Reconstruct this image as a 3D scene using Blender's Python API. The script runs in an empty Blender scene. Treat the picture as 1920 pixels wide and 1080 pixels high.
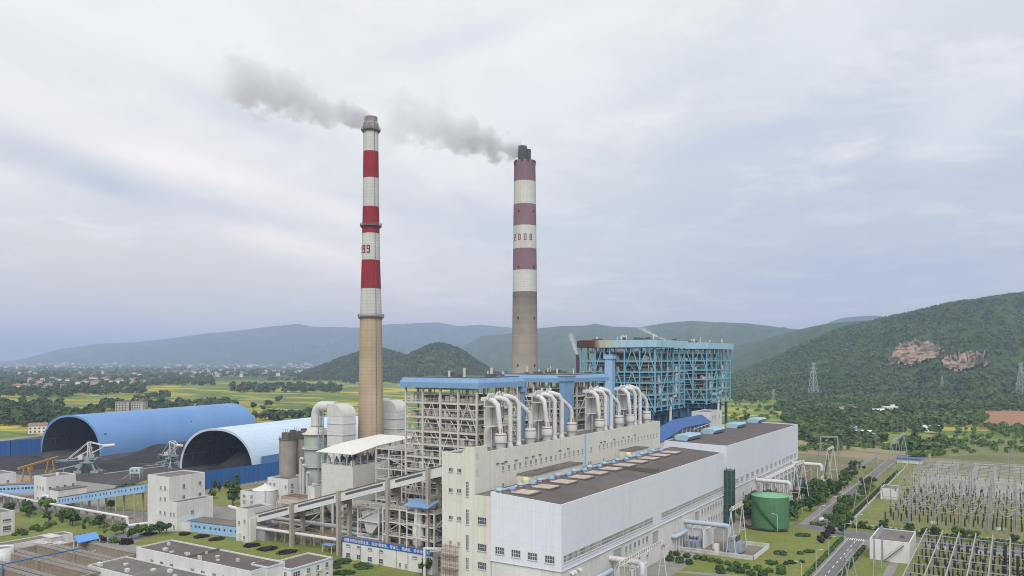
import bpy, math, random
import numpy as np
from mathutils import Vector, Matrix
rnd = random.Random(11)
RAD = math.radians
SC = bpy.context.scene
COL = SC.collection
# ---- where things stand: camera 70 m above the plant, plant axes X (across) and Y (along the halls)
CAMH, FPX, HOR, ANG = 70.0, 1493.0, 672.0, RAD(32.2)
SA, CA = math.sin(ANG), math.cos(ANG)
def world(r, d): return (-d*SA + r*CA, d*CA + r*SA)
def at(px, py, z=0.0):
    d = FPX*(CAMH-z)/(py-HOR); return world((px-960)/FPX*d, d)
def at_d(px, d): return world((px-960)/FPX*d, d)
def on_y(px, Y):
    t = (px-960)/FPX; d = Y/(CA+t*SA); return -d*SA + t*d*CA
def on_x(px, X):
    t = (px-960)/FPX; d = X/(-SA+t*CA); return d*CA + t*d*SA
def depth(X, Y): return -X*SA + Y*CA
def z_at(py, X, Y): return CAMH-(py-HOR)*depth(X, Y)/FPX
def lin(c):
    return tuple(((v/255.0)/12.92 if v/255.0 <= .04045 else (((v/255.0)+.055)/1.055)**2.4) for v in c)

# ---- node helper
class NT:
    def __init__(s, tree): s.t = tree; s.t.nodes.clear()
    def n(s, typ, props=None, **ins):
        nd = s.t.nodes.new(typ)
        for k, v in (props or {}).items(): setattr(nd, k, v)
        for k, v in ins.items():
            key = int(k[1:]) if k[0] == 'i' and k[1:].isdigit() else k.replace('_', ' ')
            s.set(nd.inputs[key], v)
        return nd
    def set(s, sock, v):
        if isinstance(v, bpy.types.NodeSocket): s.t.links.new(v, sock)
        elif isinstance(v, bpy.types.Node): s.t.links.new(v.outputs[0], sock)
        else:
            if sock.type == 'RGBA' and len(v) == 3: v = (*v, 1)
            sock.default_value = v
    def math(s, op, a, b=0.0, c=None, clamp=False):
        nd = s.n('ShaderNodeMath', {'operation': op, 'use_clamp': clamp})
        s.set(nd.inputs[0], a); s.set(nd.inputs[1], b)
        if c is not None: s.set(nd.inputs[2], c)
        return nd.outputs[0]
    def vmath(s, op, a, b=(0, 0, 0)):
        nd = s.n('ShaderNodeVectorMath', {'operation': op}); s.set(nd.inputs[0], a); s.set(nd.inputs[1], b)
        return nd.outputs['Value'] if op in ('DOT_PRODUCT', 'LENGTH', 'DISTANCE') else nd.outputs[0]
    def vscale(s, a, k):
        nd = s.n('ShaderNodeVectorMath', {'operation': 'SCALE'}); s.set(nd.inputs[0], a); s.set(nd.inputs['Scale'], k); return nd.outputs[0]
    def ramp(s, fac, stops, interp='LINEAR'):
        nd = s.n('ShaderNodeValToRGB'); s.set(nd.inputs[0], fac); cr = nd.color_ramp; cr.interpolation = interp
        while len(cr.elements) < len(stops): cr.elements.new(.5)
        for e, (p, c) in zip(cr.elements, stops):
            e.position = p; e.color = (c, c, c, 1) if isinstance(c, (int, float)) else (*c, 1)
        return nd.outputs[0]
    def mix(s, fac, a, b, blend='MIX'):
        nd = s.n('ShaderNodeMix', {'data_type': 'RGBA', 'blend_type': blend})
        s.set(nd.inputs[0], fac); s.set(nd.inputs[6], a); s.set(nd.inputs[7], b); return nd.outputs[2]
    def noise(s, vec, scale, detail=4, rough=.6, dist=0.0):
        nd = s.n('ShaderNodeTexNoise'); s.set(nd.inputs['Vector'], vec)
        nd.inputs['Scale'].default_value = scale; nd.inputs['Detail'].default_value = detail
        nd.inputs['Roughness'].default_value = rough; nd.inputs['Distortion'].default_value = dist
        return nd.outputs[0]
    def sep(s, v):
        nd = s.n('ShaderNodeSeparateXYZ'); s.set(nd.inputs[0], v); return nd.outputs
    def comb(s, x, y, z):
        nd = s.n('ShaderNodeCombineXYZ')
        for i, q in enumerate((x, y, z)): s.set(nd.inputs[i], q)
        return nd.outputs[0]

MATS = {}
def mat(name, c1, c2=None, var=.5, scale=.12, rough=.75, streak=0.0, scol=(.25, .22, .19), rib=0.0, ribamp=.25, seam=None,
        bump=0.0, bscale=2.0, metallic=0.0, local=False, spec=.3, fine=.12):
    """weathered surface: blotches between two colours, vertical rain streaks, ribs, panel seams"""
    if name in MATS: return MATS[name]
    m = bpy.data.materials.new(name); m.use_nodes = True; t = NT(m.node_tree); MATS[name] = m
    if c2 is None: c2 = tuple(v*.78 for v in c1)
    if local: pos = t.n('ShaderNodeTexCoord').outputs['Object']
    else: pos = t.n('ShaderNodeNewGeometry').outputs['Position']
    f = t.ramp(t.noise(pos, scale, 5, .62), [(.35, 0.0), (.68, 1.0)])
    col = t.mix(t.math('MULTIPLY', f, var), c1, c2)
    g = t.ramp(t.noise(pos, scale*9, 3, .7), [(.3, 1.0-fine), (.7, 1.0+fine*.4)])
    col = t.mix(1.0, col, g, 'MULTIPLY')
    X, Y, Z = t.sep(pos)
    h = t.math('ADD', X, Y)
    if streak:
        sv = t.comb(t.math('MULTIPLY', X, 1.3), t.math('MULTIPLY', Y, 1.3), t.math('MULTIPLY', Z, .035))
        sf = t.ramp(t.noise(sv, .8, 4, .7), [(.52, 0.0), (.75, 1.0)])
        col = t.mix(t.math('MULTIPLY', sf, streak), col, scol)
    if seam:
        a, b, dk = seam
        sx = t.math('GREATER_THAN', t.math('FRACT', t.math('DIVIDE', h, a)), 1-.06/a*1.2)
        sz = t.math('GREATER_THAN', t.math('FRACT', t.math('DIVIDE', Z, b)), 1-.09/b*1.2)
        col = t.mix(t.math('MULTIPLY', t.math('MAXIMUM', sx, sz), dk), col, tuple(v*.45 for v in c1))
    bs = t.n('ShaderNodeBsdfPrincipled', Base_Color=col, Roughness=rough, Metallic=metallic)
    bs.inputs['Specular IOR Level'].default_value = spec
    if rib or bump:
        hh = None
        if rib:
            hh = t.math('MULTIPLY', t.math('SINE', t.math('MULTIPLY', h, 2*math.pi/rib)), ribamp)
        if bump:
            nb = t.math('MULTIPLY', t.noise(pos, bscale, 4, .65), bump)
            hh = nb if hh is None else t.math('ADD', hh, nb)
        bp = t.n('ShaderNodeBump', Strength=.6, Distance=.35, Height=hh)
        t.set(bs.inputs['Normal'], bp.outputs[0])
    t.n('ShaderNodeOutputMaterial', Surface=bs.outputs[0])
    return m

# ---- mesh builder
class MB:
    def __init__(s): s.v = []; s.f = []; s.m = []; s.cur = 0; s.sm = []; s.smooth = False
    def add(s, vs, fs, smooth=None):
        o = len(s.v); s.v.extend(vs)
        sm = s.smooth if smooth is None else smooth
        for f in fs: s.f.append(tuple(i+o for i in f)); s.m.append(s.cur); s.sm.append(sm)
        return s
    def box(s, x0, x1, y0, y1, z0, z1):
        return s.add([(x0,y0,z0),(x1,y0,z0),(x1,y1,z0),(x0,y1,z0),(x0,y0,z1),(x1,y0,z1),(x1,y1,z1),(x0,y1,z1)],
                     [(0,3,2,1),(4,5,6,7),(0,1,5,4),(1,2,6,5),(2,3,7,6),(3,0,4,7)])
    def cbox(s, cx, cy, z0, lx, ly, h, rz=0.0):
        c, n = math.cos(rz), math.sin(rz); P = []
        for z in (z0, z0+h):
            for a, b in ((-1,-1),(1,-1),(1,1),(-1,1)):
                u, w = a*lx/2, b*ly/2; P.append((cx+u*c-w*n, cy+u*n+w*c, z))
        return s.add(P, [(0,3,2,1),(4,5,6,7),(0,1,5,4),(1,2,6,5),(2,3,7,6),(3,0,4,7)])
    def bar(s, p, q, w=.3, h=None):
        h = w if h is None else h; p, q = Vector(p), Vector(q); d = q-p
        if d.length < 1e-6: return s
        d.normalize(); up = Vector((0,0,1)) if abs(d.z) < .95 else Vector((0,1,0))
        a = d.cross(up).normalized(); b = a.cross(d).normalized(); P = []
        for e in (p, q):
            for i, j in ((-1,-1),(1,-1),(1,1),(-1,1)): P.append(tuple(e+a*(i*w/2)+b*(j*h/2)))
        return s.add(P, [(0,3,2,1),(4,5,6,7),(0,1,5,4),(1,2,6,5),(2,3,7,6),(3,0,4,7)])
    def tube(s, pts, r, n=8, cap=True, smooth=True):
        pts = [Vector(p) for p in pts]; k = len(pts)
        rs = [r]*k if isinstance(r, (int, float)) else list(r)
        d0 = (pts[1]-pts[0]).normalized(); up = Vector((0,0,1)) if abs(d0.z) < .9 else Vector((0,1,0))
        a = d0.cross(up).normalized(); P = []
        for i in range(k):
            if i == 0: d = d0
            elif i == k-1: d = (pts[i]-pts[i-1]).normalized()
            else:
                d = (pts[i+1]-pts[i]).normalized()+(pts[i]-pts[i-1]).normalized()
                d = d.normalized() if d.length > 1e-6 else d0
            a = a-d*a.dot(d)
            if a.length < 1e-6: a = d.orthogonal()
            a.normalize(); b = d.cross(a)
            ms = 1.0
            if 0 < i < k-1:
                cs = max(.5, (pts[i]-pts[i-1]).normalized().dot(d)); ms = 1/cs if cs > .5 else 1.2
                ms = min(ms, 1.2)
            for j in range(n):
                t = 2*math.pi*j/n; P.append(tuple(pts[i]+(a*math.cos(t)+b*math.sin(t))*rs[i]*ms))
        F = []
        for i in range(k-1):
            for j in range(n):
                j2 = (j+1) % n; F.append((i*n+j, i*n+j2, (i+1)*n+j2, (i+1)*n+j))
        s.add(P, F, smooth)
        if cap:
            s.add(P[:n], [tuple(range(n))[::-1]], False); s.add(P[-n:], [tuple(range(n))], False)
        return s
    def lathe(s, x, y, prof, n=16, cap=True, smooth=True):
        P = [(x+r*math.cos(2*math.pi*j/n), y+r*math.sin(2*math.pi*j/n), z) for r, z in prof for j in range(n)]
        F = [(i*n+j, i*n+(j+1) % n, (i+1)*n+(j+1) % n, (i+1)*n+j) for i in range(len(prof)-1) for j in range(n)]
        s.add(P, F, smooth)
        if cap:
            s.add(P[:n], [tuple(range(n))[::-1]], False); s.add(P[-n:], [tuple(range(n))], False)
        return s
    def prism(s, poly, z0, z1):
        n = len(poly); z1s = z1 if isinstance(z1, (list, tuple)) else [z1]*n
        P = [(x, y, z0) for x, y in poly]+[(x, y, z) for (x, y), z in zip(poly, z1s)]
        F = [tuple(range(n))[::-1], tuple(range(n, 2*n))]+[(i, (i+1) % n, n+(i+1) % n, n+i) for i in range(n)]
        return s.add(P, F)
    def sweep(s, prof, axis, a0, a1):
        """closed profile extruded along 'x' (prof of y,z) or 'y' (prof of x,z)"""
        n = len(prof)
        mk = (lambda t, u, z: (t, u, z)) if axis == 'x' else (lambda t, u, z: (u, t, z))
        P = [mk(a0, u, z) for u, z in prof]+[mk(a1, u, z) for u, z in prof]
        F = [tuple(range(n)), tuple(range(n, 2*n))[::-1]]+[(i, n+i, n+(i+1) % n, (i+1) % n) for i in range(n)]
        return s.add(P, F)
    def quad(s, *p): return s.add(list(p), [tuple(range(len(p)))])
    def build(s, name, mats, parent=None, local=False, fix=False):
        if not isinstance(mats, (list, tuple)): mats = [mats]
        V = np.array(s.v, dtype=np.float64).reshape(-1, 3)
        root = parent
        while root is not None and root.parent is not None: root = root.parent
        if root is not None and not local:
            M = np.array(ROOTM[root.name]); V = np.c_[V, np.ones(len(V))] @ M.T; V = V[:, :3]
        o0 = None
        if root is None and not local and len(V):
            o0 = V.mean(0); o0[2] = V[:, 2].min(); V = V-o0
        me = bpy.data.meshes.new(name); me.from_pydata(V.tolist(), [], s.f)
        for mm in mats: me.materials.append(mm)
        if len(s.f):
            me.polygons.foreach_set('material_index', s.m); me.polygons.foreach_set('use_smooth', s.sm)
        if fix:
            import bmesh
            b = bmesh.new(); b.from_mesh(me); bmesh.ops.recalc_face_normals(b, faces=b.faces); b.to_mesh(me); b.free()
        me.update()
        o = bpy.data.objects.new(name, me); COL.objects.link(o)
        if parent is not None: o.parent = parent
        elif o0 is not None: o.location = o0
        return o
ROOTM = {}
def tag(o, label=None, cat=None, group=None, kind=None):
    if label: o['label'] = label
    if cat: o['category'] = cat
    if group: o['group'] = group
    if kind: o['kind'] = kind
    return o
def thing(name, label, cat, loc=(0, 0, 0), rz=0.0, group=None):
    o = bpy.data.objects.new(name, None); COL.objects.link(o)
    o.location = loc; o.rotation_euler = (0, 0, rz); o.empty_display_size = .5
    ROOTM[o.name] = (Matrix.Translation(Vector(loc)) @ Matrix.Rotation(rz, 4, 'Z')).inverted()
    return tag(o, label, cat, group)
def structure(o): o['kind'] = 'structure'; return o
def stuff(o): o['kind'] = 'stuff'; return o
def dup(root, loc, rz=0.0, label=None, scale=1.0):
    r = root.copy(); COL.objects.link(r); r.location = loc; r.rotation_euler = (0, 0, rz)
    r.scale = (scale, scale, scale) if isinstance(scale, (int, float)) else scale
    if label: r['label'] = label
    for ch in root.children:
        c = ch.copy(); COL.objects.link(c); c.parent = r
        for g in ch.children:
            d = g.copy(); COL.objects.link(d); d.parent = c
    return r
def copy_part(o, delta, parent=None):
    c = o.copy(); COL.objects.link(c); c.parent = parent or o.parent; c.location = Vector(o.location)+Vector(delta); return c
ORD = ['first','second','third','fourth','fifth','sixth','seventh','eighth','ninth','tenth','eleventh','twelfth','thirteenth',
       'fourteenth','fifteenth','sixteenth','seventeenth','eighteenth','nineteenth','twentieth']
def ordn(i):
    if i >= 99: return 'hundredth' if i == 99 else 'hundred and '+ordn(i-100)
    if i < 20: return ORD[i]
    tens = ['twenty','thirty','forty','fifty','sixty','seventy','eighty','ninety'][(i+1)//10-2]
    return tens if (i+1) % 10 == 0 else tens+'-'+ORD[(i+1) % 10-1]
# ================= camera, light, sky, air
cam = bpy.data.cameras.new('camera'); camo = bpy.data.objects.new('camera', cam); COL.objects.link(camo)
camo.location = (0, 0, CAMH); camo.rotation_euler = (RAD(90), 0, ANG)
cam.lens = 28; cam.sensor_width = 36; cam.shift_y = 132/1920.0; cam.clip_start = 1; cam.clip_end = 120000
SC.camera = camo
SUN_EL, SUN_AZ = RAD(46), RAD(147)      # azimuth clockwise from +Y
sd = bpy.data.lights.new('sun', 'SUN'); so = bpy.data.objects.new('sun', sd); COL.objects.link(so)
sd.energy = 2.6; sd.angle = RAD(34); sd.color = (1, .975, .945)
so.rotation_euler = (RAD(90)-SUN_EL, 0, math.pi-SUN_AZ); so.location = (0, 0, 300)
# rotate so that light comes from azimuth SUN_AZ
dv = Vector((math.sin(SUN_AZ)*math.cos(SUN_EL), math.cos(SUN_AZ)*math.cos(SUN_EL), math.sin(SUN_EL)))
so.rotation_euler = dv.to_track_quat('Z', 'Y').to_euler()

wd = bpy.data.worlds.new('World'); SC.world = wd; wd.use_nodes = True
t = NT(wd.node_tree)
sky = t.n('ShaderNodeTexSky', {'sky_type': 'NISHITA', 'sun_disc': False, 'sun_elevation': SUN_EL, 'sun_rotation': SUN_AZ})
D = t.n('ShaderNodeTexCoord').outputs['Generated']
X, Y, Z = t.sep(D)
fw = t.vmath('DOT_PRODUCT', D, (-SA, CA, 0)); rt = t.vmath('DOT_PRODUCT', D, (CA, SA, 0))
az = t.math('MULTIPLY', t.math('ARCTAN2', rt, fw), 180/math.pi)
el = t.math('MULTIPLY', t.math('ARCSINE', Z), 180/math.pi)
def blob(a0, e0, sa, se, rot=0.0):
    """soft cloud patch around azimuth a0, elevation e0 (degrees)"""
    c, s_ = math.cos(RAD(rot)), math.sin(RAD(rot))
    da = t.math('SUBTRACT', az, a0); de = t.math('SUBTRACT', el, e0)
    u = t.math('DIVIDE', t.math('ADD', t.math('MULTIPLY', da, c), t.math('MULTIPLY', de, s_)), sa)
    w = t.math('DIVIDE', t.math('SUBTRACT', t.math('MULTIPLY', de, c), t.math('MULTIPLY', da, s_)), se)
    r2 = t.math('ADD', t.math('MULTIPLY', u, u), t.math('MULTIPLY', w, w))
    return t.math('POWER', 2.718, t.math('MULTIPLY', r2, -1.0))
base = t.ramp(t.math('DIVIDE', el, 40.0), [(0.0, lin((250, 226, 206))), (.05, lin((245, 226, 212))), (.12, lin((234, 226, 222))), (.24, lin((229, 228, 232))),
                                           (.42, lin((238, 239, 242))), (.62, lin((238, 240, 243))), (1.0, lin((232, 235, 241)))])
rside = t.ramp(t.math('DIVIDE', t.math('ADD', az, 40.0), 80.0), [(.45, 0.0), (.80, 1.0)])
rlow = t.ramp(t.math('DIVIDE', el, 26.0), [(.12, .55), (.45, .85), (.9, .40)])
col = t.mix(t.math('MULTIPLY', rside, rlow), base, lin((188, 198, 217)))
# cloud sheet seen in perspective
zz = t.math('ADD', t.math('MAXIMUM', Z, 0.0), .10)
P = t.comb(t.math('DIVIDE', rt, zz), t.math('DIVIDE', fw, zz), 0.0)
Pr = t.n('ShaderNodeMapping', Vector=P, Rotation=(0, 0, RAD(9)), Scale=(1.5, .62, 1)).outputs[0]
n1 = t.noise(Pr, 1.1, 8, .60, 1.1)
n2 = t.noise(P, 2.3, 6, .62, .3)
lo = t.ramp(n1, [(.36, 0.0), (.60, 1.0)])
col = t.mix(t.math('MULTIPLY', t.math('SUBTRACT', 1.0, lo), .38), col, lin((200, 207, 221)))
col = t.mix(t.math('MULTIPLY', t.ramp(n2, [(.48, 0.0), (.68, 1.0)]), .66), col, lin((246, 244, 247)))
wob = t.math('ADD', .05, t.math('MULTIPLY', t.noise(Pr, 1.7, 7, .62, .8), 1.9))
for a0, e0, sa, se, rot, c, k in ((-24, 10.4, 10, 1.0, -13, (186, 195, 214), .75), (-31.5, 12.6, 7, .8, -6, (192, 200, 216), .55),
                                  (-17.5, 9.0, 6, .6, -17, (190, 197, 217), .75), (-13, 11.5, 6, .5, -12, (205, 210, 226), .5),
                                  (-22, 12.7, 7, 1.2, -10, (255, 248, 250), .95), (-14.5, 7.6, 7, 1.3, -14, (255, 246, 246), 1.1), (-12, 10, 5, 1.2, -20, (252, 245, 247), .8), (-30, 15.5, 6, 1.6, -8, (240, 239, 246), .7),
                                  (-7, 15, 5, 2.0, -14, (243, 242, 247), .85), (-20, 20, 9, 2.2, -8, (241, 242, 248), .7), (-19, 16.3, 6, 1.0, -14, (205, 211, 227), .6),
                                  (-31, 24.6, 6, 1.0, 8, (196, 204, 225), .9), (-4, 21.6, 6, .9, 14, (206, 214, 232), .6), (3, 18.5, 6, 2.4, 16, (240, 241, 248), .7),
                                  (6, 23, 8, 1.4, 12, (240, 242, 248), .75), (13, 19, 7, 1.0, 14, (208, 215, 232), .5), (22, 21, 6, 2.2, 24, (226, 230, 241), .75),
                                  (30, 15, 4, 2.4, 34, (228, 231, 241), .7), (26, 10.5, 10, 1.0, 4, (186, 195, 219), .6), (18, 15, 8, 1.2, 10, (193, 202, 224), .6),
                                  (14, 10, 12, 3, 0, (188, 197, 215), .45), (24, 5.5, 14, 2.6, 0, (180, 189, 212), .75), (-26, 4.5, 14, 2.6, 0, (222, 217, 213), .9), (-2, 9, 8, 2.2, -4, (203, 209, 225), .5)):
    col = t.mix(t.math('MULTIPLY', t.math('MULTIPLY', blob(a0, e0, sa, se, rot), wob), k, clamp=True), col, lin(c))
below = t.math('LESS_THAN', el, -.5)
col = t.mix(below, col, (.12, .13, .12))
SKYK = 1.16
col = t.mix(1.0, col, (1.01, 1.0, .945), 'MULTIPLY')
cl = t.vscale(col, 10*SKYK)
skyc = t.mix(.93, sky.outputs[0], cl)
bg = t.n('ShaderNodeBackground', Color=skyc, Strength=.1)
t.n('ShaderNodeOutputWorld', Surface=bg.outputs[0])
wd.cycles.sampling_method = 'MANUAL'; wd.cycles.sample_map_resolution = 512

vs = SC.view_settings; vs.view_transform = 'Standard'; vs.look = 'None'; vs.gamma = 1; vs.exposure = 0.0; vs.use_curve_mapping = False
cy = SC.cycles
cy.max_bounces = 5; cy.diffuse_bounces = 2; cy.glossy_bounces = 2; cy.transmission_bounces = 2; cy.volume_bounces = 2; SC.render.filter_size = 1.15 if hasattr(SC.render, 'filter_size') else 1.5; cy.filter_width = 1.0
cy.transparent_max_bounces = 8; cy.use_denoising = True; cy.volume_step_rate = 1.0; cy.volume_max_steps = 96
cy.caustics_reflective = False; cy.caustics_refractive = False; cy.sample_clamp_indirect = 4

# air: one even box round everything
hz = bpy.data.materials.new('haze_air'); hz.use_nodes = True; t = NT(hz.node_tree)
pv = t.n('ShaderNodeVolumePrincipled', Color=(.58, .69, 1.0), Density=1.02e-4, Anisotropy=0.0)
t.n('ShaderNodeOutputMaterial', Volume=pv.outputs[0])
b = MB(); b.box(-46000, 46000, -46000, 46000, -1.5, 760)
stuff(b.build('haze', hz))

# ================= ground sheet with fields
def field_material():
    m = bpy.data.materials.new('country_ground'); m.use_nodes = True; t = NT(m.node_tree)
    pos = t.n('ShaderNodeNewGeometry').outputs['Position']
    w = t.vmath('ADD', pos, t.vscale(t.n('ShaderNodeTexNoise', Vector=pos, Scale=.004).outputs['Color'], 60))
    mp = t.n('ShaderNodeMapping', Vector=w, Rotation=(0, 0, RAD(38)), Scale=(1/95.0, 1/38.0, 0)).outputs[0]
    vo = t.n('ShaderNodeTexVoronoi', {'distance': 'CHEBYCHEV'}, Vector=mp, Scale=1.0, Randomness=.8)
    ve = t.n('ShaderNodeTexVoronoi', {'feature': 'DISTANCE_TO_EDGE'}, Vector=mp, Scale=1.0, Randomness=.8)
    rv = t.sep(vo.outputs['Color'])[0]
    c = t.ramp(rv, [(0.0, (.10, .155, .035)), (.16, (.19, .22, .05)), (.30, (.13, .19, .045)), (.42, (.34, .31, .055)), (.58, (.19, .23, .05)),
                    (.68, (.40, .33, .06)), (.80, (.115, .16, .045)), (.88, (.24, .26, .055)), (.95, (.19, .165, .115))], 'CONSTANT')
    big = t.ramp(t.noise(pos, .0022, 4, .6), [(.42, 0.0), (.55, 1.0)])
    c = t.mix(t.math('MULTIPLY', big, .35), c, (.07, .115, .03))
    fine = t.ramp(t.noise(pos, .05, 4, .7), [(.3, .8), (.7, 1.15)])
    c = t.mix(1.0, c, fine, 'MULTIPLY')
    edge = t.math('LESS_THAN', ve.outputs['Distance'], .035)
    c = t.mix(t.math('MULTIPLY', edge, .6), c, (.07, .095, .035))
    # far plain turns to woods and settlements
    dist = t.vmath('LENGTH', pos)
    far = t.ramp(t.math('DIVIDE', dist, 10000.0), [(.24, 0.0), (.30, 1.0)])
    c = t.mix(far, c, t.ramp(t.noise(pos, .0016, 5, .65), [(.4, (.025, .05, .022)), (.56, (.05, .08, .03)), (.66, (.14, .17, .06))]))
    c = t.mix(1.0, c, (1.28, 1.25, 1.2), 'MULTIPLY')
    bs = t.n('ShaderNodeBsdfPrincipled', Base_Color=c, Roughness=.95); bs.inputs['Specular IOR Level'].default_value = .1
    t.n('ShaderNodeOutputMaterial', Surface=bs.outputs[0]); return m
b = MB()
rings = [0, 300, 700, 1500, 3000, 6000, 12000, 24000, 44000]; NS = 48
b.add([(0, 0, 0)]+[(r*math.cos(2*math.pi*j/NS), r*math.sin(2*math.pi*j/NS), 0) for r in rings[1:] for j in range(NS)],
      [(0, 1+j, 1+(j+1) % NS) for j in range(NS)]+[(1+(i*NS)+j, 1+(i+1)*NS+j, 1+(i+1)*NS+(j+1) % NS, 1+i*NS+(j+1) % NS)
       for i in range(len(rings)-2) for j in range(NS)])
structure(b.build('ground', field_material(), local=True))

def sheet(name, poly, z, m, base=None, kind='structure'):
    b = MB()
    if base is None: b.quad(*[(x, y, z) for x, y in poly])
    else: b.prism(poly, base, z)
    o = b.build(name, m, fix=True)
    o['kind'] = kind; return o
def pix(*pts): return [at(x, y) for x, y in pts]
M_ASPH = mat('asphalt', (.155, .153, .158), (.21, .20, .195), var=.8, scale=.15, rough=.9, fine=.2)
M_YARD = mat('yard_soil', (.16, .13, .11), (.25, .22, .17), var=.9, scale=.09, rough=.95, fine=.25)
M_PAVE = mat('concrete_paving', (.30, .285, .26), (.22, .20, .18), var=.8, scale=.1, rough=.9, fine=.2)
M_LAWN = mat('lawn_grass', (.15, .20, .04), (.25, .235, .07), var=.8, scale=.11, rough=.95, fine=.3)
M_DRY = mat('yard_grass', (.17, .20, .045), (.29, .25, .10), var=.8, scale=.13, rough=.95, fine=.35)
M_COAL = mat('coal', (.018, .018, .022), (.035, .034, .040), var=1, scale=.12, rough=.8, bump=1.2, bscale=.5)
M_COALG = mat('coal_ground', (.045, .043, .046), (.10, .085, .08), var=1, scale=.05, rough=.85, fine=.3)
M_KERB = mat('kerb_stone', (.52, .50, .46), rough=.85)
M_SOIL = mat('red_soil', (.36, .17, .09), (.28, .19, .11), var=.8, scale=.02, rough=.95, bump=1, bscale=.2)

sheet('plant_yard', [(-700, 150), (60, 40), (220, 150), (220, 470), (-30, 500), (-90, 478), (-420, 470), (-480, 560), (-760, 420)], .03, M_PAVE)
sheet('coal_yard', [(-700, 290), (-600, 240), (-420, 255), (-366, 262), (-366, 420), (-400, 520), (-520, 540), (-760, 420)], .07, M_COALG)
# lawns are slabs that end in kerbs
sheet('lawn_west', pix((-60, 985), (60, 955), (236, 985), (236, 1000), (120, 1012), (-60, 1040)), 0.157, M_LAWN, .01)
sheet('lawn_middle', pix((250, 1020), (300, 998), (430, 992), (460, 1022), (520, 1000), (640, 1030), (640, 1062), (560, 1050), (420, 1042), (300, 1030)), 0.164, M_LAWN, .01)
sheet('lawn_office', pix((628, 1012), (660, 1048), (760, 1070), (840, 1085), (840, 1140), (560, 1140), (610, 1060)), 0.171, M_LAWN, .01)
sheet('lawn_front', pix((470, 1016), (560, 985), (640, 1003), (640, 1027), (560, 1000)), 0.178, M_LAWN, .01)
sheet('lawn_tower', pix((385, 950), (395, 915), (440, 915), (500, 905), (560, 912), (450, 955), (440, 948)), 0.185, M_DRY, .01)
sheet('lawn_conveyor', pix((190, 955), (210, 925), (276, 900), (276, 960)), 0.192, M_DRY, .01)
sheet('lawn_tank', [(-93, 200), (-56.5, 200), (-56.5, 331), (-60, 335), (-80, 346), (-93, 350)], 0.199, M_LAWN, .01)
sheet('lawn_roadside', [(-46.5, 200), (-45, 333), (-41, 335), (-36, 318), (-36, 200)], 0.206, M_LAWN, .01)
sheet('lawn_verge', [(-65, 349), (-62, 349), (-62, 600), (-65, 600)], 0.213, M_LAWN, .01)
sheet('lawn_hedge', [(-61, 347.5), (120, 347.5), (120, 355), (-61, 355)], 0.220, M_LAWN, .01)
sheet('lawn_halls', [(-92, 352), (-77, 349), (-77, 560), (-84, 560), (-86, 420), (-92, 415)], 0.227, M_LAWN, .01)
sheet('switchyard_ground', [(-58, 358), (140, 358), (160, 565), (-58, 565)], .10, M_DRY)
sheet('small_switchyard_ground', [(-33, 200), (80, 200), (120, 333), (-33, 333)], .09, M_DRY)
# roads
sheet('road_tank', [(-54, 120), (-48.4, 120), (-48.4, 333), (-54, 333)], .085, M_ASPH)
sheet('road_crossing', [(-92, 343), (-80, 347), (-77, 349.5), (-66, 349.5), (-62, 346.5), (150, 346.5), (150, 337), (-45, 337), (-48.4, 333), (-54, 333), (-58, 337), (-80, 345)], .075, M_ASPH)
sheet('road_halls', [(-73.6, 348), (-68.4, 348), (-68.4, 610), (-73.6, 610)], .085, M_ASPH)
sheet('footpath', [(-93, 248), (-56, 258), (-56, 261), (-93, 251)], .20, M_PAVE)
sheet('road_west', pix((-60, 925), (80, 968), (150, 1000), (240, 1013), (330, 1008), (330, 998), (240, 1001), (175, 988), (100, 960), (-60, 912)), .085, M_ASPH)
M_LINE = mat('road_paint', (.78, .76, .66), (.6, .58, .5), rough=.8)
b = MB()
for k in range(18):
    y0 = 205+k*7; b.quad((-51.35, y0, .10), (-51.05, y0, .10), (-51.05, y0+3, .10), (-51.35, y0+3, .10))
for k in range(7): b.quad((-53.7+k*.78, 329, .10), (-53.3+k*.78, 329, .10), (-53.3+k*.78, 332.6, .10), (-53.7+k*.78, 332.6, .10))
for k in range(6): b.quad((-73.3+k*.82, 351, .10), (-72.9+k*.82, 351, .10), (-72.9+k*.82, 355, .10), (-73.3+k*.82, 355, .10))
structure(b.build('road_markings', M_LINE))
b = MB()
for x in (-54.2, -48.2): b.box(x-.12, x+.12, 150, 331, 0, .2)
for x in (-73.8, -68.2): b.box(x-.12, x+.12, 356, 600, 0, .2)
structure(b.build('kerbs', M_KERB))
sheet('rough_grass', [(-112, 474), (-60, 474), (-60, 640), (-140, 640)], .05, mat('rough_grass_mat', (.13, .16, .05), (.25, .20, .12), var=.9, scale=.03, rough=.95, fine=.3))
sheet('rough_grass', [(-59, 566), (200, 566), (200, 760), (-59, 760)], .055, MATS['rough_grass_mat'])

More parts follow.
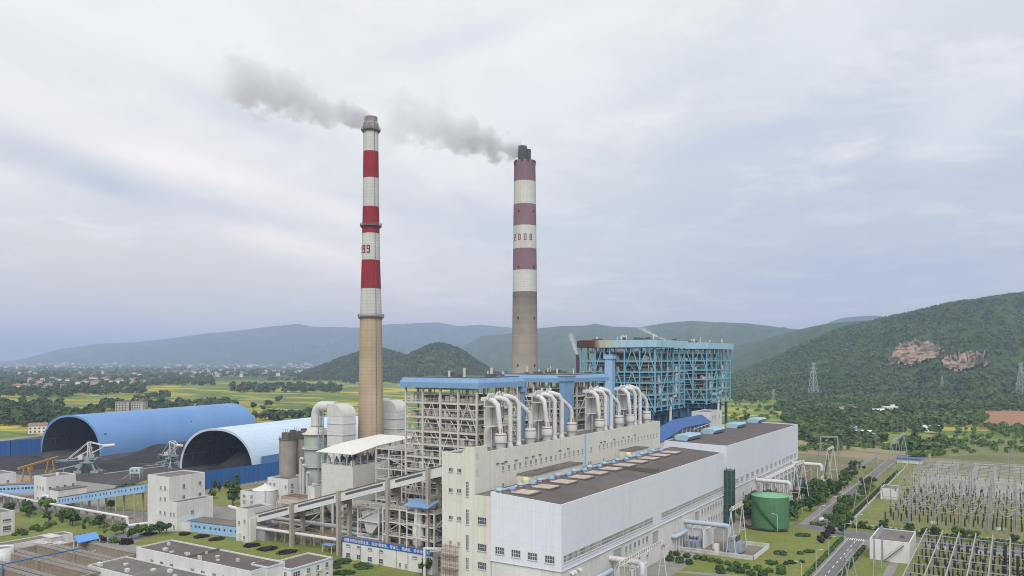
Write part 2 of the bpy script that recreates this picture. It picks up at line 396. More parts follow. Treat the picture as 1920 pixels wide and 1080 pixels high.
# ================= hills
def forest_mat(name, c1, c2, c3, sc=.02):
    m = bpy.data.materials.new(name); m.use_nodes = True; t = NT(m.node_tree)
    pos = t.n('ShaderNodeNewGeometry').outputs['Position']
    a = t.noise(pos, sc, 5, .65); f = t.noise(pos, .11, 3, .7); g = t.noise(pos, .004, 4, .6)
    c = t.mix(t.ramp(a, [(.38, 0.0), (.62, 1.0)]), c1, c2)
    c = t.mix(t.ramp(g, [(.5, 0.0), (.7, .6)]), c, c3)
    c = t.mix(1.0, c, t.ramp(f, [(.3, .65), (.7, 1.25)]), 'MULTIPLY')
    bs = t.n('ShaderNodeBsdfPrincipled', Base_Color=c, Roughness=.95); bs.inputs['Specular IOR Level'].default_value = .05
    bp = t.n('ShaderNodeBump', Strength=1.0, Distance=6.0, Height=f); t.set(bs.inputs['Normal'], bp.outputs[0])
    t.n('ShaderNodeOutputMaterial', Surface=bs.outputs[0]); return m
M_HILL = forest_mat('wooded_hill', (.040, .074, .026), (.066, .108, .034), (.105, .14, .05))
M_MTN = forest_mat('far_mountain', (.018, .038, .020), (.050, .078, .034), (.075, .10, .045), .0035)

def fbm2(x, y, sc, seed, octv=5):
    """numpy value noise"""
    tot = np.zeros_like(x); amp = 1.0; nrm = 0
    for o in range(octv):
        xs, ys = x*sc*(2**o)+seed*17.3, y*sc*(2**o)-seed*9.1
        xi, yi = np.floor(xs), np.floor(ys); fx, fy = xs-xi, ys-yi
        fx, fy = fx*fx*(3-2*fx), fy*fy*(3-2*fy)
        def h(a, b): v = np.sin(a*127.1+b*311.7+seed*74.7)*43758.5453; return v-np.floor(v)
        tot += amp*((h(xi, yi)*(1-fx)+h(xi+1, yi)*fx)*(1-fy)+(h(xi, yi+1)*(1-fx)+h(xi+1, yi+1)*fx)*fy)
        nrm += amp; amp *= .5
    return tot/nrm
def grid_mesh(name, XX, YY, ZZ, m):
    n, k = XX.shape
    V = np.stack([XX, YY, ZZ], -1).reshape(-1, 3)
    idx = np.arange(n*k).reshape(n, k)
    F = np.stack([idx[:-1, :-1], idx[1:, :-1], idx[1:, 1:], idx[:-1, 1:]], -1).reshape(-1, 4)
    me = bpy.data.meshes.new(name); me.from_pydata(V.tolist(), [], F.tolist()); me.materials.append(m)
    me.polygons.foreach_set('use_smooth', [True]*len(F)); me.update()
    o = bpy.data.objects.new(name, me); COL.objects.link(o); return structure(o)
HILLS = []
def ridge(name, crest, near, far, m, n=260, k=60, rough=.12, sc=.0012, seed=1, power=1.0, gully=.25, wob=.02):
    """a wooded ridge: crest = (bearing px, crest line, distance); falls to the plain over near / far metres, cut by gullies"""
    cp = np.array(crest, float); px = np.linspace(cp[0, 0], cp[-1, 0], n)
    cy_ = np.interp(px, cp[:, 0], cp[:, 1]); cy_ = cy_+(3.2 if name == 'hills' else 0); cd = np.interp(px, cp[:, 0], cp[:, 2])
    hgt = CAMH-(cy_-HOR)*cd/FPX
    tt = np.concatenate([np.linspace(-1, 0, k, endpoint=False), np.linspace(0, 1, k//2)])
    D_ = cd[:, None]+np.where(tt < 0, tt*near, tt*far)[None, :]
    r_ = ((px-960)/FPX)[:, None]*D_
    XX, YY = -D_*SA+r_*CA, D_*CA+r_*SA
    u = 1-np.abs(tt)[None, :]
    n1 = fbm2(XX, YY, sc, seed); n2 = fbm2(XX, YY, sc*2.6, seed+5)
    prof = np.clip(u, 0, 1)**power; prof = prof*prof*(3-2*prof)*.55+prof*.45
    mid = 4*u*(1-u)
    Hh = hgt[:, None]*(prof+mid*((n1-.5)*gully*2-(np.abs(n2-.5)*2)**.7*rough))
    Hh = Hh+hgt[:, None]*wob*(n2-.5)*np.clip(u*1.5, 0, 1)
    Hh = np.where(u <= .001, -8, Hh)
    HILLS.append((name, px, D_, Hh))
    return grid_mesh(name, XX, YY, Hh, m)
ridge('mountains', [(10, 679, 14000), (40, 674, 14000), (110, 655, 14000), (180, 645, 14000), (260, 641, 13800), (330, 633, 13500), (390, 625, 13500), (460, 618, 13500), (510, 612, 13500),
       (560, 606.5, 13200), (585, 612, 13200), (620, 613, 13200), (700, 616, 13000), (720, 609, 13000), (760, 607, 13000), (820, 604, 13000), (860, 611, 13000), (900, 609, 13000), (955, 614, 13000),
       (1010, 622, 13000), (1100, 640, 13000), (1240, 660, 13000)], 4200, 4000, M_MTN, n=400, k=40, sc=.0006, seed=3, gully=.3, rough=.6, wob=.05)
ridge('mountains', [(800, 690, 7600), (850, 664, 7600), (885, 640, 7500), (905, 630, 7400), (950, 626, 7300), (1000, 617, 7200), (1050, 612, 7000), (1095, 611, 7000), (1116, 607, 7000), (1150, 613, 7000), (1200, 614, 6800),
       (1250, 606, 6600), (1300, 601.5, 6500), (1340, 605, 6500), (1400, 606, 6400), (1450, 612, 6400), (1520, 622, 6400), (1700, 640, 6400)], 2600, 3000, M_HILL, n=300, k=50, sc=.0011, seed=8, gully=.3, rough=.65, wob=.04)
ridge('mountains', [(1480, 640, 9000), (1560, 602, 9000), (1580, 596, 9000), (1610, 593, 9000), (1645, 592, 9000), (1680, 597, 9000), (1760, 620, 9000)], 2500, 2500, M_MTN, n=80, k=20, seed=4)
ridge('hills', [(560, 697, 3300), (600, 683, 3200), (640, 667, 3200), (680, 653, 3100), (715, 649, 3100), (735, 654, 3050), (762, 663, 3000), (786, 650, 2900), (810, 641, 2900), (825, 639, 2900), (845, 643, 2900),
       (870, 655, 2900), (900, 676, 2900), (930, 695, 2900), (960, 702, 2900)], 700, 900, M_HILL, n=200, k=50, sc=.003, seed=12, power=.85, gully=.10, rough=.10)
ridge('hills', [(1240, 690, 4600), (1300, 668, 4600), (1360, 650, 4500), (1420, 636, 4300), (1470, 622, 4200), (1520, 610, 4000), (1560, 602, 3900), (1600, 599, 3800), (1640, 596, 3800), (1700, 600, 3800), (1800, 610, 3800), (2000, 620, 3800)],
      1900, 1500, M_HILL, n=240, k=60, sc=.0018, seed=21, gully=.28, rough=.6, wob=.03)
MAIN_HILL = ridge('hills', [(1330, 716, 2750), (1390, 692, 2750), (1450, 667, 2700), (1510, 640, 2650), (1560, 618, 2600), (1600, 606, 2600), (1650, 595, 2550), (1690, 585, 2550), (1720, 579, 2500), (1760, 570, 2500), (1800, 563, 2450), (1850, 556, 2450),
       (1900, 549, 2450), (1950, 543, 2450), (2050, 534, 2450), (2200, 528, 2450), (2400, 540, 2450)], 1350, 1500, M_HILL, n=420, k=130, sc=.0021, seed=31, power=1.0, gully=.24, rough=.36, wob=.02)
# ================= materials of the plant
M_CLAD = mat('white_cladding', (.70, .72, .775), (.66, .685, .745), var=.8, scale=.05, rough=.55, rib=1.1, ribamp=.05, streak=.38, scol=(.46, .465, .47), seam=(6.0, 9.2, .22), fine=.03)
M_CREAM = mat('cream_panel', (.70, .68, .605), (.61, .59, .515), var=.8, scale=.07, rough=.85, streak=.38, scol=(.36, .33, .27), seam=(3.0, 3.1, .12), fine=.05)
M_WHITE = mat('white_render', (.71, .70, .67), (.57, .56, .53), var=.8, scale=.1, rough=.85, streak=.48, scol=(.38, .36, .33), fine=.06)
M_PAINT = mat('white_paint', (.74, .74, .73), (.62, .61, .59), var=.6, scale=.3, rough=.6)
M_STEEL = mat('painted_steel', (.66, .64, .60), (.46, .40, .34), var=.7, scale=.25, rough=.6, fine=.15)
M_RUST = mat('rusty_steel', (.30, .22, .17), (.20, .12, .08), var=.9, scale=.3, rough=.85)
M_DARKST = mat('dark_steel', (.10, .10, .10), (.17, .14, .12), var=.8, scale=.3, rough=.7)
M_ROOF = mat('brown_felt_roof', (.115, .095, .09), (.165, .14, .13), var=.8, scale=.09, rough=.95, seam=(4.0, 500, .3), fine=.15)
M_ROOFG = mat('grey_felt_roof', (.15, .14, .135), (.22, .19, .16), var=.9, scale=.12, rough=.95, fine=.25)
M_GLASS = mat('window_glass', (.055, .065, .075), (.09, .10, .11), var=1, scale=.6, rough=.15, spec=.6)
M_FRAME = mat('window_frame', (.62, .62, .61), rough=.6)
M_BLUE = mat('blue_fascia', (.19, .335, .53), (.23, .38, .56), var=.6, scale=.1, rough=.6, rib=.9, ribamp=.08, streak=.2, scol=(.10, .17, .28))
M_SKYB = mat('sky_blue_sheet', (.33, .52, .74), (.28, .46, .68), var=.6, scale=.1, rough=.6, rib=.8, ribamp=.08, streak=.2, scol=(.2, .3, .42))
M_BLUEST = mat('blue_steel', (.185, .43, .555), (.15, .36, .48), var=.7, scale=.2, rough=.6, fine=.1)
M_TEAL = mat('pale_teal_sheet', (.36, .56, .67), (.30, .50, .61), var=.6, scale=.08, rough=.6, rib=.9, ribamp=.1, streak=.25, scol=(.22, .36, .42))
M_BEIGE = mat('beige_lagging', (.50, .44, .37), (.38, .32, .26), var=.8, scale=.15, rough=.8, streak=.3, scol=(.20, .16, .12))
M_LAG = mat('white_lagging', (.68, .68, .68), (.55, .53, .50), var=.7, scale=.3, rough=.5, streak=.25, scol=(.35, .30, .25))
M_GRATE = mat('floor_grating', (.40, .36, .31), (.28, .24, .20), var=.8, scale=.3, rough=.85)
M_CONC = mat('concrete', (.42, .38, .32), (.34, .30, .25), var=.8, scale=.1, rough=.9, streak=.35, scol=(.2, .18, .16), fine=.08)
M_ROLLER = mat('roller_door', (.42, .41, .39), rough=.7)
M_BLACK = mat('black_metal', (.03, .03, .032), rough=.6)

def on_face(face, pos, a, z, n=0.0):
    return (pos+n, a, z) if face == 'E' else (a, pos-n, z)
def face_box(b, face, pos, a0, a1, z0, z1, n0, n1):
    if face == 'E': b.box(pos+n0, pos+n1, a0, a1, z0, z1)
    else: b.box(a0, a1, pos-n1, pos-n0, z0, z1)
def window(parent, face, pos, a, z, w, h, nx=2, nz=2, name='window', glass=None, bars=.09):
    """one window centred at (a, z) on an east (+X) or south (-Y) wall: glass, frame and glazing bars"""
    b = MB(); b.cur = 0; face_box(b, face, pos, a-w/2, a+w/2, z-h/2, z+h/2, -.02, .04); b.cur = 1
    for i in range(nx+1):
        c = a-w/2+w*i/nx; e = bars*1.2 if i in (0, nx) else bars
        face_box(b, face, pos, c-e/2, c+e/2, z-h/2-.05, z+h/2+.05, .045, .12)
    for k in range(nz+1):
        c = z-h/2+h*k/nz; face_box(b, face, pos, a-w/2, a+w/2, c-bars/2, c+bars/2, .05, .11)
    face_box(b, face, pos, a-w/2-.15, a+w/2+.15, z-h/2-.22, z-h/2-.08, 0, .25)
    return b.build(name, [glass or M_GLASS, M_FRAME], parent)
def wpx(parent, face, pos, px, py, w, h, nx=2, nz=2, **k):
    if face == 'E': a = on_x(px, pos); z = z_at(py, pos, a)
    else: a = on_y(px, pos); z = z_at(py, a, pos)
    return window(parent, face, pos, a, z, w, h, nx, nz, **k)
def z8(x, y): return 820+x/3.6, 780+y/3.6
def z3(x, y): return 960+x/3, 720+y/3
def parapet(b, x0, x1, y0, y1, z0, z1, w=.3):
    b.box(x0, x1, y0, y0+w, z0, z1); b.box(x0, x1, y1-w, y1, z0, z1)
    b.box(x0, x0+w, y0+w, y1-w, z0, z1); b.box(x1-w, x1, y0+w, y1-w, z0, z1)
def flat_building(name, label, cat, x0, x1, y0, y1, h, wall, roof, par=.6, group=None, z0=0.0):
    """box building with parapet: wall and roof as parts"""
    th = thing(name, label, cat, ((x0+x1)/2, (y0+y1)/2, z0), 0, group)
    b = MB(); b.box(x0, x1, y0, y1, z0, h-par); parapet(b, x0, x1, y0, y1, h-par, h); b.build('wall', wall, th)
    b = MB(); b.box(x0+.3, x1-.3, y0+.3, y1-.3, h-par+.004, h-par+.08); b.build('roof', roof, th)
    return th

# ================= turbine hall nearest the camera
HX0, HX1, HY0, HY1 = -126.9, -103.8, 190.0, 333.0
hall = thing('turbine_hall', 'long white clad turbine hall with brown felt roof, beside the cream bunker building', 'hall', ((HX0+HX1)/2, (HY0+HY1)/2, 0))
b = MB(); b.sweep([(HX0, 12.1), (HX1, 12.1), (HX1, 29.9), (HX0, 31.3)], 'y', HY0, HY1)
b.box(HX1-.35, HX1, HY0, HY1, 29.905, 30.25); b.box(HX0+.01, HX0+.35, HY0+.36, HY1-.36, 31.2, 31.75)
for y in (HY0, HY1-.35): b.sweep([(HX0, 31.305), (HX1-.36, 29.91), (HX1-.36, 30.25), (HX0, 31.75)], 'y', y, y+.35)
b.build('wall', M_CLAD, hall)
b = MB(); b.sweep([(HX0+.36, 31.31), (HX1-.36, 29.95), (HX1-.36, 30.0), (HX0+.36, 31.36)], 'y', HY0+.36, HY1-.36)
b.build('roof', M_ROOF, hall)
b = MB(); b.box(HX0, HX1, 259.7, 260.4, 30.6, 31.75); b.build('expansion_joint', M_DARKST, hall)
b = MB(); b.box(HX0+.2, HX1-.15, HY0+.15, HY1, 0, 12.0); b.build('plinth_wall', M_WHITE, hall)
b = MB(); b.box(HX0-.05, HX1+.25, HY0-.25, HY1, 12.0, 12.1); b.box(HX1, HX1+.12, HY0, HY1, 13.1, 13.2); b.build('string_course', M_FRAME, hall)
yy = 191.2
while yy < 331.5:
    if not (257.5 < yy+3.9 < 262.0):
        window(hall, 'E', HX1, yy+3.9, 15.2, 7.7, 1.9, 11, 2, name='window_strip', bars=.16)
    yy += 7.9
for (x, y) in ((422, 908), (531, 928), (643, 947), (760, 968)): wpx(hall, 'S', HY0, *z8(x, y), 3.0, 2.0, 4, 2, bars=.14)
EX = HX1-.15
for (x, y) in ((642, 930), (665, 918), (690, 905), (713, 893), (737, 882), (758, 873), (1070, 718), (1085, 711), (1102, 703), (1117, 696), (1132, 687), (1147, 680),
               (1162, 673), (1177, 667), (1191, 660)): wpx(hall, 'E', EX, *z3(x, y), 1.5, 2.0, 2, 1)
for (x, y) in ((715, 977), (760, 960), (853, 906), (1090, 775), (1106, 762), (1120, 757), (1135, 752), (1150, 745), (1165, 738), (1180, 730), (1193, 722)): wpx(hall, 'E', EX, *z3(x, y), 1.5, 1.8, 2, 1)
for (x, y, w, h) in ((590, 972, 6, 5.0), (803, 872, 5.2, 5.4), (1037, 746, 5.0, 4.0)):
    px, py = z3(x, y); a = on_x(px, EX); z = z_at(py, EX, a); b = MB()
    b.box(EX-.02, EX+.06, a-w/2, a+w/2, z-h/2, z+h/2); b.cur = 1
    b.box(EX, EX+.25, a-w/2-.25, a-w/2, z-h/2, z+h/2); b.box(EX, EX+.25, a+w/2, a+w/2+.25, z-h/2, z+h/2); b.box(EX, EX+.3, a-w/2-.25, a+w/2+.25, z+h/2, z+h/2+.3)
    b.build('roller_door', [M_ROLLER, M_FRAME], hall)
for i, (x, y) in enumerate(((330, 1060), (345, 1052), (372, 1040))):
    px, py = z3(x, y); a = on_x(px, EX); z = z_at(py, EX, a); MB().tube([(EX, a, z), (EX+.6, a, z), (EX+.9, a, z-.5)], .45, 8).build('wall_vent', M_LAG, hall)
for k in range(9): MB().box(EX, EX+.16, 197+k*16.2, 197.2+k*16.2, .2, 12.0).build('downpipe', M_FRAME, hall)
for k in range(8):
    a = 203+k*15.5; b = MB(); b.box(EX, EX+.45, a, a+.95, 4.4, 5.1); b.cur = 1; b.box(EX+.45, EX+.47, a+.15, a+.65, 4.5, 5.0); b.build('air_conditioner', [M_PAINT, M_DARKST], hall)
# roof lights and mushroom ventilators standing on the roof
M_RLIGHT = mat('roof_light_panel', (.62, .52, .45), (.48, .38, .33), var=.7, scale=.5, rough=.7)
M_VENT = mat('blue_ventilator', (.22, .40, .64), rough=.5); M_VENT2 = mat('grey_ventilator', (.36, .52, .62), rough=.5); M_VENTY = mat('yellow_cowl', (.62, .60, .32), rough=.6)
def roofz(x): return 31.36+(x-HX0)/(HX1-HX0)*(29.98-31.36)
RL = [(595, 493), (735, 468), (838, 437), (932, 410), (1030, 382), (1115, 353)]
ys = [on_x(z8(x, y)[0], -119.6) for x, y in RL]
ys = [ys[0]+(on_x(960+895/3, -119.6)-ys[0])*k/10.0 for k in range(11)]
first = None
for i, y in enumerate(ys):
    lab = 'brown slatted roof light on the near turbine hall, %s from its front wall' % ordn(i)
    if first is None:
        zc = roofz(-119.6)
        first = thing('roof_light', lab, 'roof light', (-119.6, y, zc), 0, 'roof lights along the turbine hall')
        b = MB(); b.box(-3.4, 3.4, -3.3, 3.3, -.25, .35); b.build('curb', M_DARKST, first, local=True)
        b = MB()
        for k in range(4):
            for j in (-1, 1): b.cbox(j*1.6, -2.45+k*1.63, .35, 3.0, 1.15, .22)
        b.build('panels', M_RLIGHT, first, local=True)
    else: dup(first, (-119.6, y, roofz(-119.6)), 0, lab)
vent = None; nb = 0
for i, y in enumerate(ys):
    for j, (dx, dy) in enumerate(((-4.7, .2), (-6.4, -4.0))):
        x = -119.6+dx
        lab = ('round blue mushroom ventilator touching the %s roof light' if j == 0 else 'pale blue mushroom ventilator by the cream wall, level with the %s roof light') % ordn(i)
        if vent is None or (j == 1 and nb < 2):
            v = thing('roof_ventilator', lab, 'ventilator', (x, y+dy, roofz(x)), 0, 'mushroom ventilators on the turbine hall')
            b = MB(); b.lathe(0, 0, [(.75, -.2), (.75, .7)], 12); b.build('stem', M_FRAME, v, local=True)
            b = MB(); b.lathe(0, 0, [(1.1, .5), (1.15, .8), (.8, 1.15), (.2, 1.25)], 14); b.build('cowl', M_VENT if j == 0 else M_VENT2, v, local=True)
            nb += 1
            if j == 0: vent = v
            else: vent2 = v
        else: dup(vent if j == 0 else vent2, (x, y+dy, roofz(x)), 0, lab)
for k, px in enumerate((1054, 1199)):
    y0 = on_x(px-55 if k == 0 else px-12, -126.6); y1 = on_x(px+42 if k == 0 else px+20, -126.6)
    th = thing('lean_to', 'low cream lean-to with dark slatted roof against the bunker wall, %s' % ('nearer the conveyor' if k == 0 else 'nearer the blue gallery'), 'lean-to', (-127, (y0+y1)/2, 31), 0, 'lean-to roofs along the cream wall')
    b = MB(); b.box(-132.35, -127.4, y0, y1, 30.5, 33.4); b.build('wall', M_CREAM, th)
    b = MB(); b.box(-132.35, -127.0, y0-.3, y1+.3, 33.4, 33.6)
    for j in range(int((y1-y0)/2.2)): b.box(-132.2, -127.1, y0+.2+j*2.2, y0+1.5+j*2.2, 33.6, 33.85)
    b.build('roof', M_ROOFG, th)
    c = tag(MB().lathe(-128, y0-2 if k == 0 else y0-1.5, [(1.2, 31.2), (1.35, 32.4), (.9, 33.1), (.2, 33.3)], 14).build('roof_cowl', M_VENTY), 'pale yellow ventilation cowl at the end of the %s lean-to' % ('near' if k == 0 else 'far'), 'ventilator')

# ================= cream bunker building behind it
BX0, BX1 = -144.3, -132.4
bunk = thing('bunker_building', 'tall cream bunker building with stained walls and a row of small windows', 'building', ((BX0+BX1)/2, 262, 0))
b = MB(); b.box(BX0, BX1, 190, 333.3, 0, 41.4)
arc = [(-137.6+2.6*k/6.0, 42.0+2.2*(.5-.5*math.cos(math.pi*k/6))) for k in range(7)]
b.sweep([(BX0, 41.41), (BX1, 41.41), (BX1, 44.2)]+arc[::-1]+[(BX0, 42.0)], 'y', 190, 190.4)
b.box(BX1-.4, BX1, 190.41, 196.5, 41.41, 44.2); b.box(BX1-.4, BX1, 196.51, 333.3, 41.41, 42.3); b.box(BX0, BX0+.4, 190.41, 333.3, 41.41, 42.0); b.box(BX0+.41, BX1-.41, 332.9, 333.3, 41.41, 42.3)
b.box(-132.39, -126.95, 190.02, 333, 0, 30.4)
b.build('wall', M_CREAM, bunk)
b = MB(); b.box(BX0+.42, BX1-.42, 190.42, 332.88, 41.41, 41.5); b.build('roof', M_ROOFG, bunk)
b = MB(); b.box(-132.36, -127, 190.1, 333, 30.41, 30.5); b.build('ledge_roof', M_ROOFG, bunk)
yb = on_x(1097, BX1)
b = MB(); b.box(BX1, BX1+.18, yb-.6, yb+.6, 30.4, 42.3); b.build('expansion_strip', M_SKYB, bunk)
for x, y in ((92, 362), (150, 368), (92, 500), (148, 505), (92, 685), (148, 692)): wpx(bunk, 'S', 190, *z8(x, y), 1.45, 1.15, 3, 1)
for x, y in ((90, 853), (145, 863)): wpx(bunk, 'S', 190, *z8(x, y), .8, 1.2, 2, 1)
for y0, y1 in ((440, 537), (625, 725), (797, 898), (950, 1026)):
    z1 = z_at(780+y0/3.6, -137, 190); z0 = z_at(780+y1/3.6, -137, 190)
    window(bunk, 'S', 190, on_y(820+204/3.6, 190), (z0+z1)/2, .95, z1-z0, 2, 5, name='stair_window')
for x, y in ((303, 707), (303, 887), (303, 1010)): wpx(bunk, 'S', 190, *z8(x, y), 3.0, 2.0, 4, 2)
row = [z8(*p) for p in ((443, 353), (482, 344), (521, 335), (558, 326), (595, 318), (630, 311), (665, 303), (700, 295), (733, 288), (766, 281), (797, 273), (829, 266), (860, 259), (890, 252), (920, 246), (950, 240), (978, 234),
        (443, 467), (920, 345), (950, 338), (978, 331), (267, 262), (267, 376))]
row += [z3(*p) for p in ((492, 352), (515, 347), (536, 342), (558, 337), (578, 333), (597, 329), (617, 324), (637, 320), (655, 316), (673, 312), (692, 308), (710, 304), (729, 300), (746, 296), (763, 293), (780, 290), (797, 287), (813, 283), (515, 425), (445, 365), (430, 446), (442, 443))]
for i, p in enumerate(row): wpx(bunk, 'E', BX1, *p, 1.1 if i not in (21, 22) else .5, 1.25, 2, 2 if i % 3 else 1)
b = MB()
for p in [z8(*q) for q in ((405, 320), (440, 318), (460, 306), (530, 296), (600, 280), (645, 270), (690, 260), (825, 232), (880, 218))]+[z3(*q) for q in ((500, 327), (520, 322), (575, 310), (625, 298), (655, 293), (690, 285))]:
    a = on_x(p[0], BX1); z = z_at(p[1], BX1, a); b.box(BX1, BX1+.4, a-.8, a+.8, z-.08, z+.08)
b.build('drip_hood', M_DARKST, bunk)
# scaffold at the foot of its end wall
sc = thing('scaffold', 'rusty tube scaffold against the foot of the cream end wall', 'scaffold', (-140, 189, 0))
b = MB()
for x in np.linspace(-144.2, -138.2, 5):
    for y in (188.4, 189.6): b.tube([(x, y, 0), (x, y, 15.2)], .06, 5)
for z in np.arange(1.0, 15.0, 1.35):
    for y in (188.4, 189.6): b.tube([(-144.6, y, z), (-137.9, y, z)], .05, 5)
    for x in (-144.2, -138.2): b.tube([(x, 188.2, z), (x, 189.8, z)], .05, 5)
b.build('tubes', M_RUST, sc)
b = MB()
for z in (4, 8, 12): b.box(-144.4, -138, 188.4, 189.6, z, z+.08)
b.build('boards', mat('scaffold_board', (.35, .25, .15), rough=.9), sc)

# ---- mill ducts and cyclones on the bunker roof
def mill_set(Y0, label):
    th = thing('mill_duct_set', label, 'duct set', (-138, Y0+9, 41.5), 0, 'cyclone and duct sets on the bunker roof')
    for dy, zt in ((0, 46.3), (18.2, 46.6)):
        b = MB(); b.smooth = True
        b.lathe(-137.4, Y0+dy, [(1.5, 41.5), (1.6, 42.4), (1.95, 43.2), (1.95, 45.8), (1.7, zt)], 18)
        cy_ = b.build('cyclone', M_LAG, th)
        b = MB()
        for z in (43.2, 45.8): b.lathe(-137.4, Y0+dy, [(2.1, z), (2.1, z+.16)], 18)
        for k in range(8):
            t_ = k*math.pi/4; b.bar((-137.4+1.4*math.cos(t_), Y0+dy+1.4*math.sin(t_), zt), (-137.4+1.1*math.cos(t_), Y0+dy+1.1*math.sin(t_), zt+1.6), .14)
        b.build('flange', M_RUST, cy_)
    P = [[(-142, Y0-.3, 56.8), (-139.6, Y0-.8, 56.6), (-138, Y0-.9, 55.2), (-137.6, Y0-.4, 50), (-137.4, Y0, 46.4)],
         [(-142.5, Y0+2, 57.2), (-140, Y0+3.2, 57.3), (-138.5, Y0+5, 56.6), (-137.8, Y0+6.1, 54.8), (-137.8, Y0+6.2, 52), (-137.8, Y0+6.2, 43.2)],
         [(-142.5, Y0+6.5, 57.6), (-140, Y0+8.2, 57.6), (-138.5, Y0+10.3, 56.8), (-137.8, Y0+11.4, 55), (-137.8, Y0+11.5, 52), (-137.8, Y0+11.5, 43.2)],
         [(-142.5, Y0+8.5, 57.4), (-140.5, Y0+11, 56.8), (-138.8, Y0+14.6, 54.4), (-137.6, Y0+17.4, 52), (-137.4, Y0+18.2, 50), (-137.4, Y0+18.2, 46.6)]]
    for k, p in enumerate(P):
        b = MB(); b.tube(p, .78, 12); o = b.build('duct', M_LAG, th)
        if k in (1, 2):
            b = MB(); b.lathe(p[-1][0], p[-1][1], [(1.05, 41.5), (.62, 43.3)], 12); b.build('foot_cone', M_LAG, o)
    b = MB(); b.box(-144.6, -142.4, Y0+1.5, Y0+8.5, 41.5, 56.5); b.build('riser_duct', M_LAG, th)
    b = MB()
    for y in (Y0-2.4, Y0+2.8, Y0+8.8): b.bar((-142, y, 41.5), (-142, y, 56.5), .3); b.bar((-139.4, y, 41.5), (-139.4, y, 48.5), .25)
    for z in (48.3, 54.6):
        b.box(-142.2, -138.6, Y0-3, Y0+9.5, z, z+.15)
        for k in range(8): b.bar((-138.7, Y0-3+k*1.78, z), (-138.7, Y0-3+k*1.78, z+1.1), .07)
        b.bar((-138.7, Y0-3, z+1.1), (-138.7, Y0+9.5, z+1.1), .08)
    b.build('access_platform', M_STEEL, th)
    b = MB()
    for k in range(9):
        y = Y0-2+k*1.3+rnd.random()*.5; b.tube([(-141.5, y, 57.0), (-140.8, y+.3, 58.2+rnd.random()*1.2)], .28+rnd.random()*.2, 7)
    b.box(-144, -141, Y0-1.5, Y0+9, 56.5, 57.6); b.build('valve_head', M_LAG, th)
mill_set(211.5, 'white duct set with two cyclones on the cream roof, nearest the conveyor')
mill_set(241.0, 'white duct set with two cyclones on the cream roof, second from the conveyor')
mill_set(282.5, 'white duct set with two cyclones on the cream roof, third from the conveyor')
mill_set(312.0, 'white duct set with two cyclones on the cream roof, nearest the blue gallery')

